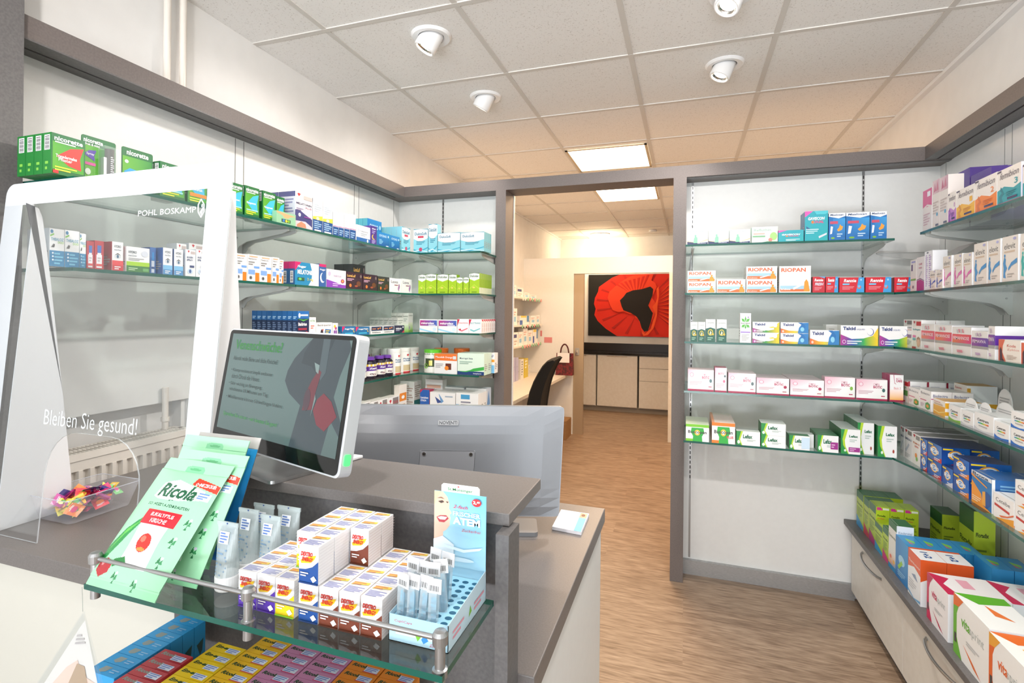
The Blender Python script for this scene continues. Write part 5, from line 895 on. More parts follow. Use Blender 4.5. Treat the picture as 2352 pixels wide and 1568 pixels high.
K('kode', 'cycle_supplement_box', 'cream carton with orange silhouette', 'f2e8dc', [('P', [(0, 0), (.0, 1), (.3, 1), (.2, .7), (.18, .4), (.3, .1), (.34, 0)], 'd8603a'), ('P', [(.06, 0), (.05, .5), (.1, .65), (.16, .5), (.2, .1), (.28, 0)], '4a1a2a'), ('T', 'Kode', .4, .66, .4, 'd86a5a', .13, 0), ('T', 'Zyklus', .4, .48, .55, 'e8a89a', .12, 0), ('L', .4, .1, .85, .3, 4, 'c8b0a0')], s='f4f2f2', d=.12)
K('dopg', 'supplement_box', 'white supplement box, green vegetables', 'ece8e0', [('P', [(.1, .92), (.25, .96), (.4, .92), (.25, .82)], 'b81c34'), ('R', .5, .76, 1, .95, 'c8282c'), ('R', .3, .3, .95, .55, '5fa04a'), ('R', .0, 0, .6, .06, 'c8282c'), ('L', .1, .6, .8, .7, 2, '7ab06a')], s='f0f0f0', sa=[('R', 0, 0, .1, 1, '9a1a34'), ('L', .2, .3, .9, .8, 4, 'c0c0cc')], d=.07)
K('bio', 'magnesium_box', 'white magnesium carton, green hexagon', 'efece8', [('T', 'Biolectra', .08, .76, .78, '5a5a66', .12, .01), ('P', [(.5, .1), (.72, .04), (.92, .12), (.92, .34), (.7, .42), (.5, .34)], '4a9a4a'), ('E', .7, .22, .12, .08, 'f0a040'), ('R', .05, .46, .6, .5, 'c83a7a'), ('L', .08, .14, .4, .3, 3, 'c0a8b0')], s='f4f2f2', sa=[('T', 'Biolectra', .1, .72, .7, '5a5a8a', .14), ('R', 0, .6, 1, .64, 'c83a7a')], t='e6e2e0', d=.07)
K('eun', 'vitamin_box', 'white and golden yellow vitamin box', 'f0e8dc', [('G', 0, 0, 1, .62, 'e8a020', 'f0b83a', 'e8a828', 'e8b040'), ('T', 'Eunova', .1, .8, .5, 'c8504a', .1), ('L', .1, .66, .8, .74, 1, 'c8b090'), ('P', [(0, .3), (.5, .2), (1, .36), (1, .3), (.5, .12), (0, .22)], 'f8d880')], s='f2f2f2', sa=[('R', 0, .1, 1, .34, 'e8a820'), ('R', 0, .55, .12, .9, 'e8a820')], t='e8a828', d=.12)
cen = lambda c: [('T', 'Centrum', .16, .56, .6, '3a3a40', .16, .03), ('G', .2, .42, .4, .5, '3a8ad0', '4fb84a', '4fb84a', '3a8ad0'), ('G', .4, .42, .6, .5, '4fb84a', 'f0c83a', 'f0c83a', '4fb84a'), ('G', .6, .42, .76, .5, 'f0a02a', 'd83a3a', 'd83a3a', 'f0a02a'), ('P', [(0, 0), (1, 0), (1, .16), (.5, .08), (.2, .12), (0, .24)], c), ('L', .25, .28, .7, .34, 1, 'b0b0b0')]
K('ceng', 'multivitamin_box', 'white multivitamin box, green base', 'f2efec', cen('7fb82a'), s='f4f4f4', d=.11)
K('cenw', 'multivitamin_box', 'white multivitamin box, grey curve', 'f2efec', cen('d0d0d4'), s='f4f4f4', d=.11)
K('cenb', 'multivitamin_box', 'white multivitamin box, blue base', 'f2efec', cen('2f6fc4'), s='f4f4f4', d=.13)
def dome(w_, h_, d_):
    k = ('dome', round(w_, 3), round(h_, 3))
    if k not in BM:
        mb = MB(); q = [(-w_/2, 0), (w_/2, 0), (w_/2, h_*.55)]+[(w_/2*math.cos(math.pi*i/12), h_*.55+h_*.45*math.sin(math.pi*i/12)) for i in range(1, 12)]+[(-w_/2, h_*.55)]
        mb.face([(x, 0, z) for x, z in q], None, lin('f0eeec')); mb.face([(x, .003, z) for x, z in reversed(q)], None, lin('f0eeec'))
        for i in range(len(q)): j = (i+1) % len(q); mb.face([(q[i][0], 0, q[i][1]), (q[i][0], .003, q[i][1]), (q[j][0], .003, q[j][1]), (q[j][0], 0, q[j][1])], None, lin('f4f2f0'))
        put(mb, [('G', .1, .2, .3, .45, '3a8ad0', '4fb84a', '6fc06a', '5fa0d8'), ('G', .3, .2, .6, .45, '4fb84a', 'f0c83a', 'f0c83a', '4fb84a'), ('G', .6, .2, .9, .45, 'f0a02a', 'd83a3a', 'd83a3a', 'f0a02a'), ('L', .15, .55, .85, .75, 3, 'b8b8b8')], w_, h_, lambda x, y, z: (x-w_/2, -z, y))
        BM[k] = mb.mesh('display_card')
    o = bpy.data.objects.new('display_card', BM[k]); C.objects.link(o); return o
KD['dome'] = dict(n='display_card', look='round-topped card with rainbow scale', f=W, a=[], fn=dome, cat='display card')
K('omg', 'supplement_box', 'white supplement box, grey capsules', 'e6e4e4', [('P', [(.1, .94), (.25, .97), (.4, .94), (.25, .86)], 'b81c34'), ('R', .45, .82, .95, .95, '8a8480'), ('T', 'OMEGA-3', .08, .64, .84, '4a5a7a', .07, .02), ('P', [(.15, .3), (.6, .55), (.7, .5), (.25, .22)], 'b8c0cc'), ('L', .1, .08, .8, .2, 3, 'b8b8b8')], t='8a8684', d=.10)
K('vitd', 'supplement_box', 'white supplement box, fruit picture', 'ece8e4', [('P', [(.1, .94), (.25, .97), (.4, .94), (.25, .86)], 'b81c34'), ('R', .45, .82, .95, .95, '8a8480'), ('T', 'VITAMIN D3', .08, .66, .84, 'd87a3a', .06, .02), ('T', '2000', .3, .56, .5, 'd8604a', .06), ('E', .5, .3, .14, .08, 'e8903a'), ('E', .6, .2, .12, .07, '7ab84a')], t='9a9694', d=.10)
bn = lambda c: [('G', 0, 0, 1, 1, '1450a8', '1a70c8', '1c6ac0', '0f2f7a'), ('P', [(.3, 0), (1, 0), (1, .3)] if c != '' else [(0, 0), (0, 0), (0, 0)], c or '1450a8'), ('E', .48, .55, .26, .28, 'f0a82a'), ('E', .5, .55, .2, .22, 'e8f0f8'), ('E', .5, .55, .15, .16, '2a7ac8'), ('T', 'BION3', .22, .46, .6, 'ffffff', .2, .04), ('R', .04, .84, .4, .93, 'f0d02a'), ('L', .5, .06, .95, .2, 2, 'e8e8f0')]
for k_, c_, lk in (('bnr', 'd0202c', 'blue and red probiotic vitamin box'), ('bno', 'f08a2a', 'blue and orange probiotic vitamin box'), ('bnw', 'e6e2ea', 'blue and white probiotic vitamin box')):
    K(k_, 'probiotic_vitamin_box', lk, '1450a8', bn(c_), s='1450a8', sa=bn(c_), t='142a66', seam='2a4f8a', d=.09)
K('box', 'immune_supplement_box', 'blue and orange immune shield box', '2a78b8', [('P', [(0, 0), (0, .7), (.5, .4), (.6, .1), (1, 0)], 'f09a2a'), ('P', [(.56, .1), (.56, .5), (.75, .56), (.95, .5), (.95, .2), (.78, .05)], '1f4f94'), ('P', [(.56, .1), (.56, .5), (.70, .54), (.72, .1)], 'f0a83a'), ('R', 0, .88, 1, 1, 'e9ecf0'), ('T', 'Boxa', .06, .89, .8, '2a3a5a', .09, .03), ('P', [(0, .9), (.8, .7), (.8, .66), (0, .84)], 'f09a2a'), ('L', .06, .1, .5, .25, 3, 'f8e0b8')], s='2a6ab4', sa=[('R', .0, .0, .08, 1, 'f2f2f2'), ('L', .2, .15, .85, .85, 8, '7fb8e6')], t='2a6ab4', d=.11)
K('cet', 'vitamin_c_box', 'white vitamin C carton, red band', 'f4f0ec', [('P', [(.1, 0), (1, 0), (1, .3), (.5, .12)], 'f0a02a'), ('T', 'Cetebe', .12, .68, .7, '6a6668', .16, .0), ('P', [(.06, .58), (.06, .48), (.8, .4), (.8, .5)], 'c8382c'), ('P', [(.3, .16), (.7, .3), (1, .5), (1, .44), (.7, .24), (.4, .12)], 'e8703a')], s='f6f4f2', sa=[('P', [(0, .1), (1, .3), (1, .2), (0, 0)], 'f0b080')], d=.12)
# low cabinet kinds
flr = lambda c, b='': [('R', 0, .80, 1, 1, '1f6a34' if b else c), ('T', 'Floradix', .08, .62, .84, '2a5a1a', .06, .02), ('L', .1, .3, .8, .55, 6, '7a9a2a'), ('P', [(0, 0), (1, 0), (1, .12), (0, .3)], b or c)]
fsa = [('R', 0, .86, 1, 1, 'b8d42a'), ('P', [(.06, .92), (.06, .99), (.36, .99), (.5, .92)], 'd83a94'), ('R', .5, .93, .95, .98, 'eef4e0'), ('T', 'Floradix', .1, .76, .6, '2a4a1a', .05, .02), ('T', 'mit Eisen', .1, .70, .5, 'd84a3a', .04), ('L', .1, .3, .85, .64, 8, '7a9a2a')]
K('fl1', 'herbal_tonic_box', 'lime tonic box, blue bottom', 'b8d03a', flr('a8cc2a', '3a9ad0'), s='b4cc2c', sa=[('R', 0, 0, 1, 1, 'b0c82c'), ('T', 'Floradix', .1, .6, .8, '2a5a1a', .05, .02)], t='1f6a34', seam='3a8a4a', d=.055)
K('fl2', 'herbal_tonic_box', 'lime tonic box, red bottom', 'b8cc3a', flr('a8cc2a', 'd0405a'), s='b4cc2c', t='1f6a34', seam='3a8a4a', d=.055)
K('fl3', 'iron_tonic_box', 'bright lime iron tonic box', 'b4d02e', flr('b8d42a', 'b02a7a'), s='b8d42c', sa=fsa, t='b0cc2c', seam='7a9a1a', d=.055)
K('fl4', 'iron_tonic_box', 'small lime tonic box, blue edge', 'b4d02e', flr('b8d42a', '2f9fd0'), s='b8d42c', sa=fsa, t='b0cc2c', d=.05)
K('fl5', 'iron_tonic_box', 'small lime tonic box, pink edge', 'b4d02e', flr('b8d42a', 'd03a84'), s='a8c42c', t='1f6a34', d=.05)
K('kin', 'childrens_tonic_box', 'white childrens tonic box, green top', 'ecebe4', [('R', 0, .86, 1, 1, '1f6a34'), ('T', 'Kindervital', .06, .66, .86, '6a7a5a', .06), ('G', 0, .08, 1, .36, 'e8903a', '3f9fd0', 'ecebe4', 'ecebe4'), ('R', 0, 0, 1, .1, '2a8ac0'), ('E', .3, .26, .12, .04, 'e86a3a'), ('E', .7, .2, .12, .04, 'f0b83a')], s='e9ecf2', sa=[('T', 'Kindervital', .1, .84, .8, '8a9aaa', .05), ('L', .1, .4, .9, .8, 7, 'b8c4d4')], t='2a6a3a', d=.06)
K('flB', 'herbal_tonic_box', 'large lime tonic box, green top', 'b0c832', [('R', 0, .72, 1, 1, '1f5a2c'), ('T', 'Floradix', .06, .50, .84, '2a4a1a', .08, .02, .0), ('L', .1, .2, .8, .4, 4, '7a942a')], s='b4cc34', sa=[('R', 0, 0, 1, .10, 'a82a6a'), ('T', 'Floradix', .1, .66, .6, '2a3a1a', .06, .03), ('L', .1, .25, .6, .5, 5, '6a842a'), ('R', .62, .04, .92, .22, '3a2018')], t='1f5a2c', seam='2f7a3f', d=.07)
K('blu', 'mineral_drink_box', 'blue mineral drink pack', '2a8ac8', [('G', 0, 0, 1, 1, '1f6fb4', '2a84c8', '3a9fdc', '2a84c8'), ('E', .5, .5, .25, .12, 'a8d8f0'), ('P', [(.2, .3), (.5, .5), (.6, .44), (.3, .24)], '8fc82a'), ('L', .2, .1, .8, .22, 3, 'a0d0ee')], s='2f86bc', sa=[('E', .35, .6, .14, .1, 'e0ecf2'), ('E', .65, .56, .13, .1, 'e8c84a'), ('L', .2, .15, .8, .3, 2, '9fd0ea')], t='2a90c8', ta=[('P', [(.3, .3), (.5, .7), (.7, .6), (.5, .3)], '7fc84a'), ('P', [(.5, .3), (.8, .5), (.7, .3)], 'e06a4a')], d=.06)
K('mul', 'amino_drink_box', 'orange and white sachet carton', 'e8602a', [('P', [(0, 0), (1, 0), (1, .62), (.5, .70), (0, .6)], 'f0f2f4'), ('T', 'Thermotone', .05, .74, .9, 'f8e8e0', .06), ('P', [(.3, .5), (.6, .56), (.8, .44), (.5, .46)], '8a9ab4'), ('P', [(0, .12), (.5, .02), (1, .1), (1, .04), (.5, 0), (0, .06)], '7ab0d8'), ('L', .1, .2, .7, .38, 4, 'c8c8cc')], s='e05a22', sa=[('P', [(0, 0), (1, 0), (1, .56), (.5, .64), (0, .52)], 'f2f2f4'), ('R', .7, .1, .8, .14, 'd03a6a'), ('R', .7, .2, .8, .24, 'd03a6a')], t='f2f2f2', ta=[('R', 0, 0, .12, 1, 'e05a22'), ('T', '1+2', .3, .3, .5, '2a5a9a', .3, .04)], d=.09)
vit = lambda c1, c2: [('P', [(0, 0), (0, 1), (.22, 1), (.10, .7), (.1, .3), (.26, 0)], c1), ('P', [(0, 1), (.3, 1), (.16, .84), (0, .8)], c2), ('T', 'vita', .24, .58, .26, c1, .16, .02, .0), ('T', 'sprint', .48, .54, .40, 'c0c4c0', .18, 0), ('P', [(.3, .3), (.6, .16), (.8, .04), (.6, .1)], c2), ('R', .04, .2, .1, .36, '4a4a4a'), ('L', .4, .36, .8, .42, 2, 'c8c8c8')]
K('vir', 'vitamin_drink_box', 'white drink carton, crimson end', 'f6f2f2', vit('d0285a', 'c01a4a'), s='eef0f2', t='f2eeee', ta=[('P', [(0, 0), (.2, .3), (.5, .1), (1, .2), (1, 0)], 'c82050'), ('R', .2, .4, .6, .6, 'e8a8b8')], d=.13)
K('vig', 'vitamin_drink_box', 'white drink carton, green end', 'f6f4f0', vit('6fb83a', 'e8702a'), s='f0f0f2', t='f4f4f2', ta=[('P', [(0, 0), (.3, .3), (.2, 1), (0, 1)], '5fae2a'), ('P', [(.3, .4), (.7, .7), (.6, .4)], 'e87a3a')], d=.13)
K('vio', 'vitamin_drink_box', 'white drink carton, orange end', 'f6f4f0', vit('e86a2a', 'f0a83a'), s='f0f0f2', t='f4f2ee', ta=[('P', [(0, 0), (.3, .3), (.2, 1), (0, 1)], 'e8702a'), ('R', .4, .3, .8, .5, 'f0b83a')], d=.13)
# ------------------------------------------------------------------ the shelf rows
row('L', -1.60, 1.86, 'top left wall shelf', [('nicp', 'A', 460, 770, 250, dict(n=4, d=.034)), ('nicg', 'A', 1418, 1560, 492, dict(off=.05)),
 ('nicg', 'A', 1440, 1670, 500, dict(d=.03)), ('nico', 'A', 1690, 1868, 560, dict(d=.03)), ('nicg', 'B', 95, 208, 145, dict(n=2)), ('nicg', 'B', 222, 342, 176, dict(n=2)), ('nicg', 'B', 368, 476, 218, dict(n=3)), ('nicg', 'B', 480, 548, 258, dict(off=.03, n=2)),
 ('mel', 'B', 635, 775, 228, dict(n=2)), ('moon', 'B', 780, 860, 277), ('moon', 'B', 862, 942, 302), ('moons', 'B', 945, 990, 382), ('moons', 'B', 991, 1033, 390), ('moons', 'B', 1037, 1081, 396), ('moons', 'B', 1083, 1131, 402),
 ('wrock', 'B', 1136, 1249, 496), ('purp', 'B', 1252, 1303, 497, dict(n=2, off=.0)), ('oyb', 'B', 1225, 1342, 447, dict(off=.11, n=4)), ('oy', 'B', 1306, 1408, 550), ('oy', 'B', 1410, 1490, 578), ('dult', 'B', 1508, 1577, 508, dict(n=4, off=.0))])
row('B', 2.80, 1.86, 'top shelf left of doorway', [('dult', 'B', 1605, 1722, 520), ('duls', 'B', 1727, 1799, 480), ('dulw', 'B', 1803, 1986, 550), ('dulw', 'B', 1990, 2182, 545, dict(n=4))])
row('L', -1.60, 1.613, 'second left wall shelf', [('thea', 'A', 445, 582, 1080, dict(n=2)), ('thea', 'A', 583, 716, 1096), ('thea', 'A', 717, 776, 1122), ('redb', 'A', 780, 849, 1190), ('redb', 'A', 851, 937, 1188), ('hyr', 'A', 1008, 1111, 1198), ('hyg', 'A', 1138, 1348, 1247), ('blub', 'A', 1350, 1406, 1247, dict(off=.02)), ('hyb', 'A', 1467, 1554, 1252), ('hyb', 'A', 1566, 1650, 1264),
 ('aug', 'A', 1590, 1680, 1214, dict(off=.08)), ('aug', 'A', 1670, 1762, 1268), ('aug', 'A', 1700, 1830, 1214, dict(off=.08)), ('aug', 'A', 1766, 1860, 1268), ('hya', 'B', 40, 140, 712), ('hya', 'B', 145, 242, 722), ('hya', 'B', 245, 347, 730), ('hya', 'B', 348, 442, 744), ('hya', 'B', 447, 504, 752), ('hya', 'B', 505, 540, 772),
 ('hog', 'B', 632, 829, 797, dict(n=3)), ('bmoo', 'B', 831, 888, 807), ('wpur', 'B', 891, 1050, 854), ('lunb', 'B', 1108, 1207, 812, dict(off=.09, n=2)), ('luna', 'B', 1052, 1186, 876), ('luna', 'B', 1189, 1307, 892), ('lunb', 'B', 1311, 1405, 910), ('las', 'B', 1407, 1504, 924), ('las', 'B', 1506, 1590, 930)])
row('B', 2.80, 1.613, 'second shelf left of doorway', [('dlx', 'B', 1643, 1703, 893), ('dlx', 'B', 1705, 1791, 888), ('dlx', 'B', 1797, 1886, 890), ('dlx', 'B', 1890, 1956, 892), ('dlx', 'B', 1957, 2006, 915), ('dlx', 'B', 2010, 2056, 914), ('dlxn', 'B', 2060, 2143, 880, dict(n=16))])
row('L', -1.60, 1.38, 'third left wall shelf', [('bal', 'C', 485, 588, 134, dict(n=9)), ('nat', 'C', 590, 650, 190), ('bdp', 'C', 653, 795, 237), ('col', 'C', 800, 848, 242), ('hnt', 'C', 885, 1005, 272), ('hnt', 'C', 1008, 1131, 276), ('sch', 'C', 1145, 1252, 270), ('sch', 'C', 1254, 1355, 267), ('viv', 'C', 1358, 1445, 264), ('lio', 'C', 1385, 1437, 196, dict(off=.07, n=6)), ('liot', 'C', 1482, 1523, 152, dict(n=3, off=.03))])
row('B', 2.80, 1.38, 'third shelf left of doorway', [('mic', 'C', 1582, 1745, 208), ('mic', 'C', 1750, 1920, 211), ('ora', 'C', 1923, 2027, 205), ('elo', 'C', 2028, 2140, 207, dict(n=7))])
row('L', -1.60, 1.135, 'fourth left wall shelf', [('zzz', 'C', 850, 945, 600), ('zzz', 'C', 945, 1040, 580), ('zzz', 'C', 1042, 1137, 560), ('zzz', 'C', 1141, 1231, 548), ('zzz', 'C', 1236, 1300, 536, dict(off=.0)), ('zzz', 'C', 1303, 1368, 530), ('zzz', 'C', 1000, 1080, 540, dict(off=.1)), ('zzz', 'C', 1100, 1170, 524, dict(off=.1)),
 ('floh', 'C', 1095, 1180, 470, dict(off=.2)), ('floh', 'C', 1200, 1278, 465, dict(off=.19)), ('floh', 'C', 1372, 1438, 472, dict(off=.0)), ('floh', 'C', 1446, 1528, 464, dict(off=.0)), ('floh', 'C', 1532, 1606, 458, dict(off=.0)), ('floh', 'C', 1312, 1376, 468, dict(off=.11))])
row('B', 2.80, 1.135, 'fourth shelf left of doorway', [('muca', 'C', 1597, 1738, 482), ('muco', 'C', 1690, 1808, 470, dict(off=.16)), ('mucb', 'C', 1715, 1921, 520), ('muco', 'C', 1870, 2000, 470, dict(off=.16)), ('mac', 'C', 1925, 2165, 515, dict(n=2)), ('als', 'C', 2216, 2258, 512, dict(off=.13))])
row('L', -1.60, .89, 'lowest left wall shelf', [('gink', 'C', 990, 1060, 970), ('gink', 'C', 1065, 1140, 955), ('gink', 'C', 1145, 1215, 945), ('gink', 'C', 1216, 1298, 925), ('gink', 'C', 1300, 1402, 905), ('gel', 'C', 1400, 1468, 795), ('lact', 'C', 1535, 1598, 762, dict(d=.1))])
row('B', 2.80, .89, 'lowest shelf left of doorway', [('lacs', 'C', 1587, 1672, 842), ('lacw', 'C', 1635, 1790, 750, dict(off=.12)), ('mov', 'C', 1676, 1905, 868, dict(n=2)), ('mad', 'C', 1910, 2112, 875, dict(n=3)), ('mag', 'C', 1790, 1985, 820, dict(off=.16)), ('mag', 'C', 2000, 2185, 830, dict(off=.16))])
row('B', 2.80, 1.86, 'top shelf right of doorway', [('pan', 'D', 152, 338, 264), ('pan', 'D', 342, 528, 258), ('pan', 'D', 531, 718, 262), ('ref', 'D', 732, 968, 238), ('gavs', 'D', 971, 1201, 268), ('gavb', 'D', 1210, 1420, 96, dict(n=2)), ('maa', 'D', 1425, 1577, 114), ('maa', 'D', 1580, 1795, 108), ('maa', 'D', 1800, 1950, 100)])
row('B', 2.80, 1.613, 'second shelf right of doorway', [('rio', 'D', 153, 407, 634, dict(st=2)), ('rio', 'D', 415, 677, 711), ('rio', 'D', 683, 962, 595, dict(st=2, n=2)), ('riot', 'D', 980, 1266, 591), ('renf', 'D', 1280, 1393, 687), ('ren', 'D', 1398, 1512, 688), ('ren', 'D', 1520, 1746, 694), ('ren', 'D', 1757, 1990, 692), ('ren', 'D', 2015, 2185, 692, dict(off=.0))])
row('B', 2.80, 1.365, 'third shelf right of doorway', [('car', 'D', 180, 245, 1094), ('car', 'D', 248, 314, 1095), ('car', 'D', 317, 405, 1070), ('car', 'D', 417, 507, 1072), ('ibe', 'D', 627, 727, 1015), ('talr', 'D', 740, 982, 1095, dict(st=2)), ('talb', 'D', 993, 1244, 1099, dict(st=2)), ('talb', 'D', 1257, 1520, 1168), ('grys', 'D', 1400, 1530, 1118, dict(off=.12, n=3)), ('tall', 'D', 1533, 1871, 1126), ('tall', 'D', 1883, 2170, 1132)])
row('B', 2.80, 1.113, 'fourth shelf right of doorway', [('om1', 'E', 157, 392, 114, dict(n=2)), ('omn', 'E', 400, 508, 96, dict(n=2)), ('om2', 'E', 520, 770, 146, dict(n=3)), ('om3', 'E', 775, 1070, 190, dict(n=3)), ('om3', 'E', 1078, 1384, 206, dict(n=4)), ('om4', 'E', 1388, 1664, 181), ('om1', 'E', 1673, 1955, 201), ('meta', 'E', 1975, 2100, 160, dict(n=2))])
row('B', 2.79, .858, 'lowest shelf right of doorway', [('bus', 'E', 138, 348, 606, dict(n=6)), ('busp', 'E', 373, 583, 592, dict(n=9)), ('lef', 'E', 593, 808, 670), ('lef', 'E', 816, 1040, 600, dict(st=2, n=2)), ('lef', 'E', 1052, 1292, 690, dict(off=.06)), ('lefb', 'E', 1070, 1255, 708), ('lefi', 'E', 1325, 1515, 706, dict(n=4)), ('lefg', 'E', 1535, 1712, 652, dict(n=6)), ('lefp', 'E', 1686, 1835, 592, dict(n=5, off=.025)), ('lefp', 'E', 1868, 2042, 622, dict(n=3, off=-.0))])
row('R', .95, 1.86, 'top right wall shelf', [('pnk', 'F', 670, 779, 705), ('flw', 'F', 786, 870, 592), ('flw', 'F', 873, 972, 548), ('pur', 'F', 978, 1232, 505, dict(off=.11)), ('pur', 'F', 1245, 1490, 488, dict(off=.11)), ('fm0', 'F', 975, 1070, 738), ('fm1', 'F', 1074, 1293, 678), ('fm2', 'F', 1297, 1559, 552), ('fm3', 'F', 1565, 1850, 432), ('fm3', 'F', 1870, 2180, 340)])
row('R', .95, 1.613, 'second right wall shelf', [('tst', 'G', 557, 632, 92), ('tsp', 'G', 638, 735, 56), ('tsw', 'G', 738, 842, -20), ('evs', 'G', 803, 884, 232, dict(off=-.005)), ('evs', 'G', 887, 970, 220, dict(off=-.005)), ('evp', 'G', 975, 1085, 44), ('evp', 'G', 1116, 1224, 18), ('evp', 'G', 1234, 1350, 5), ('evb', 'G', 1374, 1545, -126), ('evb', 'G', 1552, 1716, -166), ('evb', 'G', 1740, 1945, -216), ('evt', 'G', 1972, 2180, -262)])
row('R', .955, 1.365, 'third right wall shelf', [('glu', 'G', 470, 580, 860), ('kol', 'G', 583, 695, 868, dict(n=3)), ('fman', 'G', 697, 868, 918), ('fman', 'G', 872, 1090, 932), ('fman', 'G', 1096, 1340, 958), ('fviv', 'G', 1345, 1552, 1008, dict(d=.2)), ('fviv', 'G', 1560, 1645, 945, dict(d=.15)), ('kode', 'G', 1690, 1975, 1122), ('kode', 'G', 1982, 2300, 1170)])
row('R', .955, 1.113, 'fourth right wall shelf', [('dopg', 'H', 342, 410, 145, dict(n=3)), ('bio', 'H', 412, 525, 222, dict(n=2)), ('bio', 'H', 528, 640, 240, dict(n=2)), ('eun', 'H', 662, 780, 338), ('ceng', 'H', 816, 937, 402), ('cenw', 'H', 940, 1063, 452), ('cenw', 'H', 1073, 1265, 486), ('cenb', 'H', 1274, 1420, 570), ('cenb', 'H', 1440, 1620, 470, dict(st=2)), ('dome', 'H', 975, 1102, 322, dict(off=.05)), ('dome', 'H', 1122, 1240, 366, dict(off=.06)), ('dome', 'H', 1286, 1484, 370, dict(off=.08)), ('eun', 'H', 868, 1000, 182, dict(off=.14, d=.1)), ('dome', 'H', 1306, 1450, 232, dict(off=.15))])
row('R', .955, .858, 'lowest right wall shelf', [('omg', 'H', 333, 370, 600, dict(n=2)), ('omg', 'H', 372, 450, 632, dict(n=2)), ('vitd', 'H', 452, 532, 682, dict(n=2)), ('bnr', 'H', 534, 603, 730, dict(st=2, n=2)), ('bnr', 'H', 607, 746, 778, dict(st=2, n=2)), ('bnw', 'H', 752, 858, 1014, dict(d=.12)), ('bno', 'H', 863, 1020, 925, dict(st=2, d=.12)), ('box', 'H', 1045, 1248, 1085, dict(n=2)), ('cet', 'H', 1263, 1470, 1310), ('cet', 'H', 1480, 1720, 1190, dict(st=2))])
row('R', .855, .42, 'low right cabinet', [('fl1', 'I', 228, 280, 100, dict(n=3)), ('fl2', 'I', 283, 323, 150, dict(n=2)), ('fl3', 'I', 324, 376, 185, dict(n=3)), ('fl4', 'I', 368, 426, 345, dict(off=-.006)), ('fl5', 'I', 428, 472, 372, dict(off=-.006)), ('kin', 'I', 474, 536, 330, dict(off=-.01)), ('blu', 'I', 527, 624, 470, dict(n=4, off=-.012)), ('mul', 'I', 623, 720, 570, dict(n=2, off=-.016, d=.08)), ('vir', 'I', 768, 932, 800, dict(n=2, d=.17, off=-.02)), ('vig', 'I', 972, 1248, 1010, dict(off=-.022)), ('vio', 'I', 1244, 1560, 1330, dict(off=-.024))])
row('R', 1.105, .42, 'back of low right cabinet', [('flB', 'I', 792, 885, 235), ('flB', 'I', 1017, 1130, 210)])
for i_ in range(4):
    me = pack_mesh('blu', .118, .185, .064, KD['blu']); o = bpy.data.objects.new('mineral_drink_box', me); C.objects.link(o); o.location = (1.045+i_*.0665-(.0 if i_ else 0), 2.36, .4203) if 1.045+i_*.0665 < 1.14 else (9, 9, 9); o.rotation_euler = (0, 0, -math.pi/2)
    if o.location.x > 5: bpy.data.objects.remove(o); continue
    place(o, f'{KD["blu"]["look"]}, {ORDN[i_]} from left, behind the orange cartons', 'box', 'goods on low right cabinet')
K('pbx', 'medicine_box', 'small white medicine box', W, [('R', .0, .0, .3, .5, '2a5fb0'), ('R', .75, .3, 1, 1, '2f7fb8'), ('R', .1, .8, .7, 1, 'e8c83a')], d=.06)
K('pbn', 'medicine_box', 'white box with navy stripe', W, [('R', 0, .6, .7, .85, '2a2f72'), ('L', .1, .1, .8, .4, 2, 'c8b8b0')], d=.06)
K('pbw', 'medicine_box', 'plain white medicine box', W, [('R', .2, .2, .7, .5, '8fc8e8'), ('L', .1, .6, .8, .8, 2, 'd8a8a0')], d=.06)
K('fol', 'folder', 'pale lilac folder', 'b8b8dc', [('R', .1, .6, .9, .62, 'a0a0c8')], s='c8c8e4', d=.2, cat='folder')
K('bkw', 'book', 'white book spine', 'e8e6e0', [('L', .3, .2, .7, .9, 6, '6a6a6a')], d=.15, cat='book')
K('bky', 'book', 'yellow book spine', 'd8c01f', [('L', .2, .5, .8, .9, 3, 'f0f0d0')], d=.15, cat='book')
row('L', -1.76, 1.68, 'upper back room shelf', [('pbw', 'P', 1178, 1186, 654), ('pbn', 'P', 1189, 1202, 661), ('pbw', 'P', 1205, 1216, 672), ('pbw', 'P', 1219, 1232, 677)])
row('L', -1.76, 1.37, 'middle back room shelf', [('pbw', 'P', 1178, 1188, 708), ('pbx', 'P', 1194, 1215, 725), ('pbw', 'P', 1219, 1231, 725), ('pbw', 'P', 1232, 1240, 723)])
row('L', -1.76, 1.14, 'lower back room shelf', [('pbn', 'P', 1180, 1190, 763), ('pbw', 'P', 1191, 1201, 762), ('pbw', 'P', 1202, 1212, 754), ('pbw', 'P', 1213, 1223, 758), ('pbx', 'P', 1224, 1235, 756)])
row('L', -1.78, .745, 'back room desk', [('fol', 'P', 1179, 1184, 821), ('fol', 'P', 1185.5, 1191, 821), ('bkw', 'P', 1196, 1203, 825), ('bky', 'P', 1204, 1213, 823), ('bkw', 'P', 1213.8, 1217, 838)])
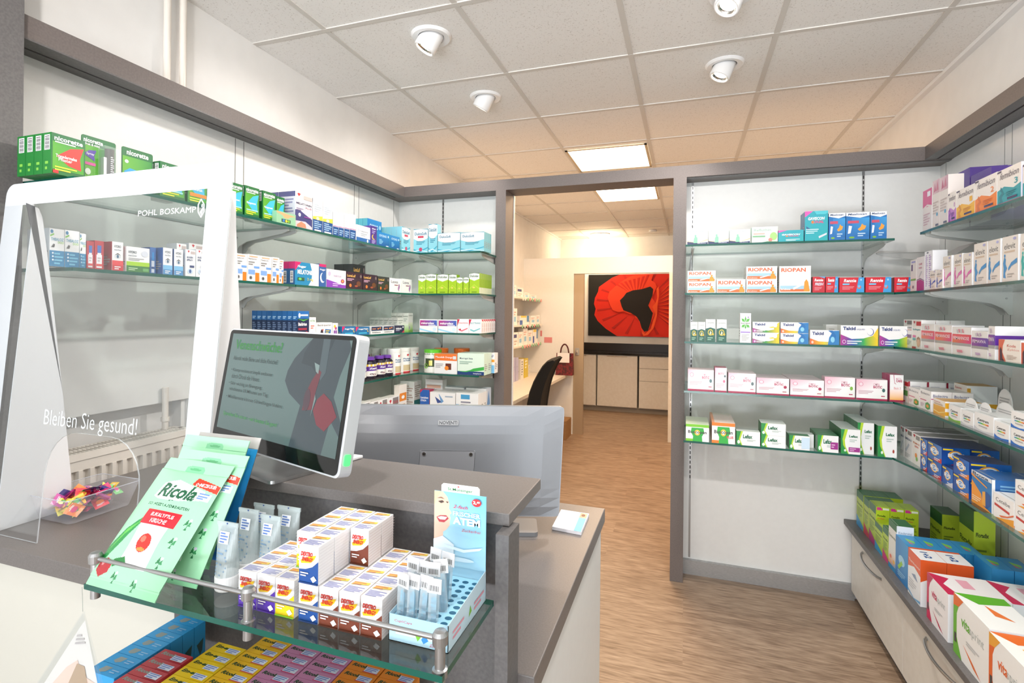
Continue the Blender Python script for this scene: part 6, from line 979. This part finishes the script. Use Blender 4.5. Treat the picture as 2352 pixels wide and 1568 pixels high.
# ------------------------------------------------------------------ sweets bags
BAG = MB()
def bag_obj(name, q, art, body, label, sub=14, seed=1, extra=()):
    cx_, cy_, cz_, ya, ti, w_, h_ = q; r_ = Vector((math.cos(ya), math.sin(ya), 0)); n_ = Vector((math.sin(ya), -math.cos(ya), 0)); u_ = Vector((0, 0, 1))*math.cos(ti)-n_*math.sin(ti); nn = r_.cross(u_); b_ = Vector((cx_, cy_, cz_))-r_*w_/2
    rr = random.Random(seed); ph = [rr.random()*6 for _ in range(6)]
    def bul(u, v):
        if v < .06 or v > .90: return 0.0006
        t = (v-.06)/.84; k = max(0, 1-(2*u-1)**4)*max(0, math.sin(math.pi*t))**.6
        return .0006+k*.010+.0012*math.sin(9*u+ph[0]+5*v)*k+.0010*math.sin(17*v+ph[1]+4*u)*k
    def pos(u, v, z, side=1):
        fl_ = .0012*math.sin(7*u+ph[2]) if (v < .06 or v > .9) else 0
        droop = -(.05-v)*.5*h_*.3 if v < .05 else 0
        return tuple(b_+r_*(u*w_)+u_*(v*h_)+nn*(side*bul(u, v)+.003+fl_+z+droop))
    mb = MB(); n = 20; nx, ny = 130, 190; g_ = raster(art, nx, ny); bc = lin(body)
    for j in range(ny):
        i = 0
        while i < nx:
            k = i+1
            while k < nx and k-i < 7 and g_[j][k] == g_[j][i]: k += 1
            mb.face([pos(u, v, 0) for u, v in ((i/nx, j/ny), (k/nx, j/ny), (k/nx, (j+1)/ny), (i/nx, (j+1)/ny))], GLOSSP, g_[j][i] or bc); i = k
    for i in range(n):
        for j in range(n): mb.face([pos(u, v, 0, -1) for u, v in ((i/n, j/n), (i/n, (j+1)/n), ((i+1)/n, (j+1)/n), ((i+1)/n, j/n))], GLOSSP, bc)
    o = obj(name, mb, weld=True); return tag(o, label, 'sweets bag', 'bags on the glass shelf')
G1 = 'a3dfb4'
herb = lambda x, y: [('P', [(x, y), (x+.03, y+.05), (x+.05, y+.01)], '2f7a4a'), ('P', [(x+.04, y+.0), (x+.07, y+.045), (x+.08, y+.0)], '3f8f5a'), ('P', [(x+.03, y-.03), (x+.05, y+.0), (x+.06, y-.03)], '2f7a4a'), ('E', x+.06, y+.04, .016, .011, 'd8c8e0')]
ra = [('R', .0, .0, 1, .05, '98dcab'), ('P', [(.0, .12), (.0, .26), (.12, .40), (.28, .50), (.34, .50), (.2, .36), (.1, .2)], '1f8f3f'), ('P', [(.02, .2), (.14, .36), (.3, .48), (.14, .4)], '5fc04a'),
 ('P', [(.30, .16), (.86-.16, .16), (.70, .47), (.30, .47)], 'f7f6f6'), ('P', [(.28, .46), (.76, .46), (.76, .57), (.28, .57)], 'd01f2f'), ('T', 'EUKALYPTUS', .36, .52, .32, 'ffe8e8', .03, .02), ('T', 'KIRSCHE', .41, .475, .22, 'ffe8e8', .03, .02),
 ('E', .50, .33, .10, .065, 'd02418'), ('E', .47, .355, .04, .022, 'f0705a'), ('E', .5, .285, .06, .014, 'ee8a3a'), ('P', [(.04, .10), (.12, .06), (.22, .10), (.24, .17), (.14, .19), (.04, .17)], 'b0232c'), ('E', .1, .15, .02, .015, 'e08a8a'), ('P', [(.24, .14), (.4, .18), (.34, .22), (.22, .19)], '1f7a35'),
 ('T', 'MIT', .46, .645, .06, '2a5a44', .012), ('T', 'SCHWEIZER ALPENKRÄUTERN', .2, .60, .6, '2a5a44', .024, .02),
 ('P', [(.20, .67), (.24, .78), (.42, .82), (.86, .76), (.88, .69), (.6, .66), (.3, .65)], 'f4f8f4'), ('P', [(.62, .80), (.64, .86), (.99, .82), (.99, .76)], 'e03a24'), ('T', 'OHNE ZUCKER', .67, .795, .28, 'ffffff', .026, .02), ('R', .78, .69, .95, .75, 'e8eef4'), ('L', .80, .70, .93, .745, 3, '6f8fc8'),
 ('T', 'Ricola', .24, .672, .54, '1f5f3f', .11, .035, .25), ('P', [(.36, .90), (.36, .94), (.44, .955), (.60, .955), (.64, .93), (.64, .90)], '7fc898'), ('E', .5, .925, .09, .01, '5fb07a')]+herb(.84, .50)+herb(.80, .36)+herb(.78, .22)+herb(.3, .07)+herb(.6, .05)
rb = [a for a in ra if a[0] != 'T' or a[1] not in ('MIT',)]
bag_obj('sweets_bag', (-.773, .528, 1.089, -.02, .71, .146, .203), ra, G1, 'light green sweets bag leaning at the front, cherry picture fully visible', seed=1)
bag_obj('sweets_bag', (-.752, .574, 1.088, .02, .53, .146, .196), rb, G1, 'light green sweets bag in the middle of the leaning stack', seed=2)
bag_obj('sweets_bag', (-.785, .624, 1.088, .014, .42, .144, .202), rb, G1, 'light green sweets bag at the back of the stack, punched hole on top', seed=3)
bag_obj('sweets_bag', (-.780, .652, 1.088, .014, .39, .14, .200), [('G', 0, 0, 1, .9, '0f3f9a', '1f6fc8', '2a9ad8', '12489a')], 'c8c4c0', 'blue and silver foil bag behind the green sweets bags', seed=4)
# ------------------------------------------------------------------ gel tubes
CAPW = mat('white_cap', 'f0f0f0', .35)
def gtube(px, Y, ytop, lb, wd=.040):
    p = ony(px, ytop, Y); h_ = p.z-1.0845; o = empty('gel_tube', (p.x, Y, 1.0845), .0); tag(o, lb, 'tube', 'gel tubes on the glass shelf')
    R0 = .0165; c = MB(); c.lathe([(0, 0), (R0, 0), (R0+.001, .002), (R0+.001, .019), (R0, .021), (0, .021)], CAPW, 28); obj('cap', c, o)
    mb = MB(); n = 28; L_ = 10
    def rg(k):
        t = k/L_; z = .021+(h_-.021)*t; a = R0*(1-t)+wd/2*t; b = R0*(1-t)**.8*(1 if k < L_ else 0)+.0006; return [(a*math.cos(2*math.pi*i/n), b*math.sin(2*math.pi*i/n), z) for i in range(n)]
    R_ = [rg(k) for k in range(L_+1)]
    for k in range(L_):
        for i in range(n): j = (i+1) % n; mb.face([R_[k][i], R_[k][j], R_[k+1][j], R_[k+1][i]], TUBEM)
    obj('tube_body', mb, o, smooth=True)
    def fr_(x, y, z):
        t = (y-.021)/(h_-.021); a = R0*(1-t)+wd/2*t; b = R0*(1-max(0, min(1, t)))**.8+.0008; u = max(-.98, min(.98, x/a)); return (x, -b*math.sqrt(1-u*u)-z-.0004, y)
    g_ = MB(); cr = [('L', .1, .25, .9, .62, 8, '7f9cb8')]; put(g_, cr, .024, h_, lambda x, y, z: fr_(x-.012, y, z)); obj('printed_text', g_, o)
    g_ = MB(); put(g_, [('R', 0, 0, 1, 1, 'f2f4f8'), ('L', .1, .1, .9, .9, 4, '5f7fc0')], .018, .017, lambda x, y, z: fr_(x-.009, y+h_*.70, z+.0006)); obj('price_sticker', g_, o)
    g_ = MB(); g_.box((-wd/2, -.0012, h_-.006), (wd/2, .0012, h_), TUBEM); g_.box((-.0012, -.0016, h_-.005), (.0012, -.0012, h_-.001), mat('blue_dot', '2a4a8a', .5)); obj('crimp', g_, o)
gtube(524, .600, 1198, 'clear gel tube nearest the front, beside the green bags'); gtube(572, .645, 1168, 'clear gel tube second from the front, against the green bags')
gtube(622, .650, 1183, 'clear gel tube standing closest to the dextrose packs'); gtube(664, .684, 1163, 'clear gel tube at the back right with a wide top', .046); gtube(607, .684, 1157, 'clear gel tube at the back left, mostly hidden', .042)
# ------------------------------------------------------------------ dextrose packs
dx = lambda c, c2: [('P', [(0, 0), (1, 0), (1, .62), (.7, .46), (.35, .38), (0, .36)], c), ('P', [(0, .36), (.35, .38), (.7, .46), (1, .62), (1, .66), (.6, .5), (0, .40)], 'd8d4d4'), ('P', [(.08, .60), (.5, .72), (.9, .78), (.8, .66), (.6, .56), (.12, .52)], 'f2c81f'), ('T', 'DEXTRO', .10, .72, .62, 'd0281f', .12, .05, .25), ('T', 'ENERGY', .16, .59, .6, 'd0281f', .11, .05, .25), ('P', [(.62, .16), (.8, .24), (.94, .14), (.76, .06)], 'f6f4f2'), ('L', .1, .2, .55, .3, 2, 'f0e8e8'), ('R', 0, 0, 1, .04, c2)]
for k_, c_, c2_, lk, sc_ in (('dxp', '5a35a8', '5a35a8', 'purple', 'f4f2f2'), ('dxy', 'f0d41a', '8fd01f', 'yellow', 'f4f2f2'), ('dxb', '1c4f98', '1c3f7a', 'blue', 'f4f2f2'), ('dxm', '7a3a26', '5a2a1a', 'brown', 'efe6e2')):
    K(k_, 'dextrose_pack', f'small white and {lk} dextrose pack', 'f4f2f2', dx(c_, c2_), s=sc_, t='f4f2f2', sa=[('R', 0, y/12, 1, y/12+.012, 'd8c0b8' if lk == 'brown' else 'dfdcdc') for y in range(1, 12)], ta=[('R', .1, .1, .9, .5, 'e6e6f0'), ('L', .1, .12, .9, .5, 5, '8f94c8'), ('P', [(.1, .62), (.9, .74), (.9, .92), (.2, .86)], 'f0d45a'), ('L', .15, .66, .8, .84, 2, 'e08a6a')])
cols_ = [(-.594, -.562, 'dxp'), (-.561, -.530, 'dxp'), (-.529, -.498, 'dxy'), (-.490, -.459, 'dxb'), (-.457, -.427, 'dxm'), (-.4255, -.394, 'dxm'), (-.3925, -.361, 'dxm')]
CN = ['far left column', 'second column', 'third column', 'middle column', 'third column from right', 'second column from right', 'far right column']; RN = ['front row', 'second row', 'third row', 'back row']
def dxput(x0, x1, y, z, kind, lb):
    K_ = KD[kind]; me = pack_mesh(kind, x1-x0, .0505, .0325, K_); o = bpy.data.objects.new('dextrose_pack', me); C.objects.link(o); o.location = ((x0+x1)/2, y, z+.0003); place(o, lb, 'pack', 'dextrose packs on the glass shelf')
for ci, (x0, x1, kd) in enumerate(cols_):
    lk = KD[kd]['look']
    for r in range(4 if ci > 2 else 3): dxput(x0, x1, .568+r*.0335, 1.0842, kd, f'{lk}, bottom layer, {CN[ci]}, {RN[r] if r < 3 else "back row"}')
Z2 = 1.0842+.0515
for r in (1, 2, 3): dxput(-.5235, -.492, .568+r*.0335, Z2 if r < 3 else Z2, 'dxy', f'{KD["dxy"]["look"]}, upper layer, left stack, {RN[r]}')
for r in range(4): dxput(-.490, -.459, .568+r*.0335, Z2, 'dxb', f'{KD["dxb"]["look"]}, upper layer, {RN[r]}')
for r in (2, 3): dxput(-.457, -.427, .568+r*.0335, Z2, 'dxm', f'{KD["dxm"]["look"]}, upper layer, {RN[r]}')
dxput(-.5235, -.492, .568+3*.0335, 1.0842, 'dxy', f'{KD["dxy"]["look"]}, bottom layer, back row, under the left stack')
# ------------------------------------------------------------------ light blue counter display
Dp = empty('counter_display_box', (-.3535, .572, 1.0845)); tag(Dp, 'light blue cardboard counter display with smiling woman on back card', 'display box')
LB = 'b8e0f2'; mb = MB(); w_, d_ = .083, .125
mb.box((0, 0, 0), (w_, .0008, .034), PRINT, lin(LB)); mb.box((0, d_-.0008, 0), (w_, d_, .042), PRINT, lin(LB)); mb.box((0, 0, 0), (w_, d_, .001), PRINT, lin(LB))
for x in (0, w_-.0008): mb.prism([(0, 0), (d_, 0), (d_, .043), (0, .034)], 0, x, x+.0008, PRINT)
for k in range(len(mb.col)-12, len(mb.col)): mb.col[k] = [lin('cfe8f4')]*len(mb.col[k])
put(mb, [('T', 'CupliCaps', .1, .72, .3, 'd0485a', .12, .0, .2), ('R', .12, .3, .8, .6, 'd5e8e8'), ('P', [(.5, .2), (.46, .4), (.5, .6), (.56, .4)], '7fc23a'), ('P', [(.6, .16), (.56, .3), (.62, .5), (.68, .3)], '3a8fd0'), ('T', 'Zuckerfrei', .7, .12, .26, 'd0485a', .1, 0, .2)], w_, .034, lambda x, y, z: (x, -z, y))
put(mb, [('P', [(.5, .3), (.54, .7), (.58, .4)], '7fc23a'), ('L', .1, .3, .4, .6, 2, 'e8a0b0'), ('L', .64, .3, .95, .6, 2, 'e8a0b0')], d_, .034, lambda x, y, z: (w_+z, x, y))
obj('tray', mb, Dp)
mb = MB(); mb.box((.0015, .0015, .0265), (w_-.0015, d_-.0015, .0275), PRINT, lin('a8def4'))
hc = [(w_*(.14+.18*i), .012+.0125*j) for i in range(5) for j in range(9)]
for x, y in hc: mb.face([(x+.0048*math.cos(2*math.pi*a/16), y+.0036*math.sin(2*math.pi*a/16), .0278) for a in range(16)], None, lin('1f5f7f'))
obj('hole_deck', mb, Dp)
mb = MB(); H_ = .150; mb.prism([(0, .042), (w_, .042), (w_, H_), (0, H_)], 1, d_-.002, d_-.001, PRINT); mb.prism([(x*w_, z) for x, z in ((.13, H_), (.87, H_), (.87, H_+.009), (.83, H_+.012), (.17, H_+.012), (.13, H_+.009))], 1, d_-.001, d_-.0002, WPL)
for k in range(6): mb.col[k] = [lin('8fd0ee')]*len(mb.col[k])
art = [('G', 0, 0, 1, 1, 'c8e8f4', 'b0def2', '6fc0e6', '8fd0ee'), ('P', [(0, 1), (.17, 1), (.26, .93), (.30, .84), (.29, .78), (.345, .72), (.30, .69), (.325, .65), (.31, .60), (.31, .55), (.24, .48), (.18, .45), (.18, .38), (.0, .33)], 'e9c3ac'),
 ('P', [(0, 1), (.14, 1), (.06, .92), (0, .8)], 'd8c4a0'), ('P', [(.05, .64), (.12, .67), (.24, .68), (.29, .64), (.2, .58), (.1, .58)], 'b83a44'), ('P', [(.07, .64), (.14, .66), (.26, .66), (.22, .62), (.12, .615)], 'fbfbfb'), ('P', [(.08, .86), (.16, .88), (.2, .86), (.14, .84)], '4a3a30'), ('P', [(.23, .87), (.28, .87), (.27, .85)], '4a3a30'), ('P', [(.06, .905), (.14, .925), (.21, .90), (.14, .91)], '8a6a50'), ('P', [(0, .34), (.18, .40), (.4, .3), (.4, .1), (0, .1)], 'e4f0f6'),
 ('T', '2-fach', .38, .80, .28, 'd0384a', .045, .01, .3), ('T', 'FRISCHER', .38, .70, .52, 'e8f4fa', .06, .02), ('T', 'ATEM', .38, .585, .52, 'f4fafc', .10, .04), ('T', 'Zuckerfrei', .55, .50, .36, 'd0484a', .035, .0, .2), ('E', .83, .91, .09, .052, 'd8202c'), ('T', '2,', .765, .885, .07, 'ffffff', .05, .04), ('T', '49', .835, .905, .06, 'ffffff', .03, .03), ('P', [(.2, .3), (.6, .26), (.95, .32), (.9, .28), (.6, .22), (.2, .26)], 'e4f4fa'), ('E', .5, .12, .3, .03, 'd8eef8')]
put(mb, art, w_, H_-.042, lambda x, y, z: (x, d_-.002-z, .042+y)); put(mb, [('T', 'St.Munsinger', .16, .0, .6, '2f8f4a', .6, .01), ('E', .42, .9, .02, .12, 'd0303a')], w_*.8, .0085, lambda x, y, z: (w_*.13+x, d_-.0012-z, H_+.0015+y)); obj('back_card', mb, Dp)
PK = milky('clear_sleeve', 'e8f2f6', .35)
for k in range(10):
    rr = random.Random(k*3+1); x, y = [(.012, .012), (.027, .010), (.042, .013), (.057, .010), (.012, .036), (.028, .034), (.044, .036), (.058, .038), (.050, .062), (.030, .06)][k]
    o = empty('pick_sleeve', (-.3535+x, .572+y, 1.1125), rr.uniform(-.3, .3)); o.rotation_euler = (rr.uniform(-.12, .05), rr.uniform(-.1, .1), o.rotation_euler[2])
    tag(o, 'clear sleeve of blue picks with white barcode tag in the display', 'pack', 'pick sleeves in the light blue display')
    hh_ = .036+.006*(k//4)+rr.random()*.006; s_ = MB(); s_.box((-.0055, -.004, -.001), (.0055, .004, hh_), PK)
    obj('sleeve', s_, o); b_ = MB()
    for q in range(5): b_.tube((-.003+.0015*q, rr.uniform(-.002, .002), 0), (-.003+.0015*q, 0, hh_*.8), .0008, mt=mat('blue_pick', '1f93b8', .3), n=6)
    for q in range(7): b_.tube((rr.uniform(-.003, .003), rr.uniform(-.002, .002), hh_*.1+q*.004), (rr.uniform(-.003, .003), rr.uniform(-.002, .002), hh_*.1+q*.004+.003), .0016, mt=mat('blue_pick2', '35b0d0', .3), n=6)
    obj('picks', b_, o); t_ = MB(); t_.box((-.0095, -.0006, hh_-.002), (.0095, .0006, hh_+.016), PRINT, lin('f2f2f4')); put(t_, [('B', .1, .12, .9, .6)], .019, .018, lambda x, y, z: (-.0095+x, -.0008-z, hh_-.002+y)); obj('barcode_tag', t_, o)
# ------------------------------------------------------------------ lower shelf: rows of small sweet packs
def rc(word, bg, c2, tx='1f4a2a'): return [('R', 0, 0, 1, 1, bg), ('T', word, .08, .42, .5, tx, .34, .04, .25), ('R', .52, .12, .92, .66, 'e4e6f2'), ('L', .55, .18, .88, .6, 3, '6f86c8'), ('R', .5, .02, .95, .1, c2)]
K('rcb', 'cough_drop_box', 'sky blue cough drop box', '2a9ad8', [('R', 0, 0, 1, 1, '2a9ad8'), ('E', .5, .3, .2, .1, '2a4a4a')], s='2a9ad8', sa=[('R', 0, 0, 1, .12, '1f3f7a'), ('R', .1, .12, .9, .2, 'c8304a'), ('P', [(.2, .5), (.8, .6), (.7, .3), (.5, .2)], '1f4a4a')], t='2f9fdc', ta=[('P', [(.25, .3), (.3, .75), (.55, .75), (.5, .3), (.38, .15)], '8f9a98'), ('L', .62, .3, .9, .6, 2, '8fc0e6')])
for k_, wd, bg, c2, lk, tx in (('rcr', 'Ricola', 'c23a44', 'a02a34', 'red', '8a9a90'), ('rce', 'Em-eu', 'f0c81a', 'f0c81a', 'bright yellow', '1f4a2a'), ('rcy', 'Ricola', 'eeb81f', 'c8405a', 'golden yellow', '1f4a2a'), ('rcp', 'Ricola', 'cc86ac', 'd0306a', 'pink', '1f4a2a'), ('rco', 'Ricola', 'ee8a24', 'c83a5a', 'orange', '1f4a2a')):
    K(k_, 'herb_sweet_box', f'{lk} herb sweet box', bg, [('R', 0, 0, 1, 1, bg)], s=bg, t=bg, ta=rc(wd, bg, c2, tx))
LZ = .8805; LH = .0685
for ci, (x0, x1, kd, yb, n_, dp) in enumerate(((-.862, -.804, 'rcb', .698, 7, .0222), (-.797, -.737, 'rcr', .618, 5, .0203), (-.730, -.672, 'rce', .660, 6, .0203), (-.670, -.613, 'rcy', .697, 8, .0203), (-.611, -.554, 'rcp', .697, 8, .0203), (-.552, -.495, 'rcp', .697, 8, .0203), (-.493, -.436, 'rco', .697, 8, .0203), (-.434, -.376, 'rco', .697, 8, .0203))):
    me = pack_mesh(kd, x1-x0, LH if kd != 'rcb' else .068, dp-.0008, KD[kd])
    cn = ['far left column', 'second column', 'third column', 'fourth column', 'left pink column', 'right pink column', 'left orange column', 'far right column'][ci]
    for r in range(n_):
        y = yb-(r+1)*dp
        if y < .536: break
        o = bpy.data.objects.new(KD[kd]['n'], me); C.objects.link(o); o.location = ((x0+x1)/2, y, LZ); place(o, f'{KD[kd]["look"]}, lower glass shelf, {cn}, {ORDN[r]} from back', 'box', 'sweet boxes on the lower glass shelf')
# ------------------------------------------------------------------ blister cards and little display on the left wall
def blister(y0, y1, h_, x, lb, art, dark):
    o = empty('blister_card', (x, (y0+y1)/2, 1.8603), math.pi/2); tag(o, lb, 'blister pack', 'nicotine blister packs'); w_ = y1-y0
    mb = MB(); mb.prism([(px-w_/2, pz) for px, pz in rrect(w_, h_, .006)], 1, 0, .0015, PRINT)
    for k in range(len(mb.col)): mb.col[k] = [lin('0f6a35')]*len(mb.col[k])
    put(mb, art, w_, h_, lambda a, b, z: (a-w_/2, -z, b)); obj('card', mb, o)
    if dark:
        mb = MB(); mb.tube((w_*.22, -.013, .012), (w_*.22, -.013, h_*.80), .0115, mt=BLACK, n=24); put(mb, [('L', .2, .1, .8, .8, 10, 'c8c8d0')], .016, h_*.6, lambda a, b, z: (w_*.22+a-.008, -.0252-z, .02+b)); obj('spray_bottle', mb, o)
        mb = MB(); mb.box((w_*.02, -.018, .01), (w_*.10, -.003, h_*.6), STEEL); obj('nozzle', mb, o)
        mb = MB(); mb.prism([(w_*-.02, .008), (w_*.42, .008), (w_*.42, h_*.84), (w_*-.02, h_*.84)], 1, -.027, 0, milky('blister_plastic', 'e8f0ee', .18)); obj('blister', mb, o)
    else:
        mb = MB(); mb.tube((0, -.006, h_*.36), (.0, -.014, h_*.36), .018, mt=BLACK, n=24); obj('mint_tin', mb, o)
    return o
blister(.99, 1.083, .134, -1.62, 'green blister card with black spray bottle, top left wall shelf', [('G', .03, .04, .97, .8, '6fb83a', '4f9a3a', '2f8a3a', '5fae2a'), ('T', 'nicorette', .06, .86, .55, 'ffffff', .09, .03), ('T', 'fruit & mint', .1, .80, .42, 'ffffff', .05, .02), ('P', [(.05, .6), (.22, .70), (.42, .72), (.36, .6), (.38, .48)], '5a45a8'), ('T', 'Spray', .14, .59, .22, 'ffffff', .06), ('R', 0, .38, .4, .44, 'd85aa0'), ('E', .18, .24, .08, .07, 'e0ece0')], True)
blister(1.10, 1.196, .134, -1.62, 'green blister card with round dark tin, top left wall shelf', [('G', .03, .04, .97, .8, '6fb83a', '4f9a3a', '2f8a3a', '5fae2a'), ('T', 'nicorette', .15, .84, .7, 'ffffff', .11, .03), ('P', [(.06, .44), (.25, .54), (.5, .52), (.46, .4), (.44, .28)], '2f9fdc'), ('E', .15, .68, .06, .04, 'f2f2f2')], False)
o = MB(); o.prism([(-.054, 0), (.054, 0), (.054, .048), (-.054, .048)], 1, 0, .03, PRINT)
for k in range(len(o.col)): o.col[k] = [lin('8fc09a')]*len(o.col[k])
put(o, [('P', [(0, .98), (1, .8), (.7, .66), (.6, .5), (.4, .5), (.3, .7), (0, .86)], 'e0a878'), ('R', .25, .12, .72, .4, '2a4a3a'), ('E', .36, .26, .06, .12, '3a7ac0'), ('E', .5, .26, .06, .12, 'e8c83a'), ('E', .62, .26, .05, .12, '7fc23a')], .108, .048, lambda a, b, z: (a-.054, -z, b))
o = obj('display_carton', o); o.location = (-1.568+.0, 1.732, 1.8603); o.rotation_euler = (0, 0, math.pi/2); o.location.x = -1.577; tag(o, 'pale green open display carton in front of the nicotine gum', 'display box')
# ------------------------------------------------------------------ grey printed goody carton with gable, right wall
o = MB(); P_ = [(-.07, 0), (.07, 0), (.07, .13), (.085, .13), (0.045, .20), (-.045, .20), (-.085, .13), (-.07, .13)]
o.prism([(0, 0), (.14, 0), (.14, .13), (.155, .125), (.08, .20), (.0, .145), (0, .13)], 1, -.07, .07, PRINT)
for k in range(len(o.col)): o.col[k] = [lin('b9b3ae')]*len(o.col[k])
put(o, [('R', 0, .0, 1, .72, '9a918b'), ('R', 0, .74, 1, 1, 'c9c8bf'), ('E', .5, .87, .12, .1, '4b2f84'), ('P', [(.46, .82), (.5, .93), (.54, .82)], 'e8e4f0'), ('T', 'La Pharma', .08, .84, .3, '6a5a6a', .06, 0, .3), ('L', .66, .84, .9, .92, 2, '7a6aa0'), ('L', .1, .1, .9, .66, 9, 'b0a8a2')], .14, .16, lambda a, b, z: (-z, .07-a, b))
o = obj('gable_carton', o); p = onx(2205, 600, 1.055); o.location = (1.055, 2.71, 1.6133); tag(o, 'grey printed carton with gabled lid behind the vitamin boxes', 'carton')
# ------------------------------------------------------------------ leaflet hanging at the far lower left
L = empty('leaflet_pouch', (0, 0, 0)); tag(L, 'clear leaflet pouch with pinkish printed picture hanging at lower left', 'leaflet holder')
a_, b_, c_ = ony(190, 1405, .44), ony(238, 1590, .40), ony(70, 1590, .40)
def lf(u, v, z): p_ = Vector(a_)*(1-v)+Vector(c_)*v; q_ = Vector(a_)*(1-v)+Vector(b_)*v; q_ = Vector((q_.x, q_.y, q_.z)); p0 = p_.lerp(q_, u); return (p0.x, p0.y-z, p0.z)
mb = MB(); mb.face([lf(0, 1, 0), lf(1, 1, 0), lf(1, .0, 0)], ACRYL); mb.face([lf(0, 1, -.002), lf(1, 1, -.002), lf(1, 0, -.002)], ACRYL); obj('clear_pouch', mb, L)
mb = MB(); mb.face([lf(.1, 1, -.001), lf(.93, 1, -.001), lf(.9, .12, -.001), lf(.5, .2, -.001)], None, lin('dcd6d0')); put(mb, [('P', [(.2, .98), (.4, .7), (.6, .62), (.7, .8), (.9, .9), (.9, .99)], 'e8c4b4'), ('P', [(.5, .9), (.6, .66), (.75, .7), (.8, .95)], 'b09478'), ('L', .45, .3, .8, .42, 3, 'b8b0ae')], 1, 1, lambda x, y, z: lf(x, y, z-.0008)); obj('printed_sheet', mb, L)
mb = MB(); t0 = Vector(onz(201, 1340, 1.076)); mb.tube(lf(1, 0, 0), (t0.x, .54, 1.074), .0004, mt=mat('clear_thread', 'c8c8c4', .4), n=6); obj('hanging_thread', mb, L)
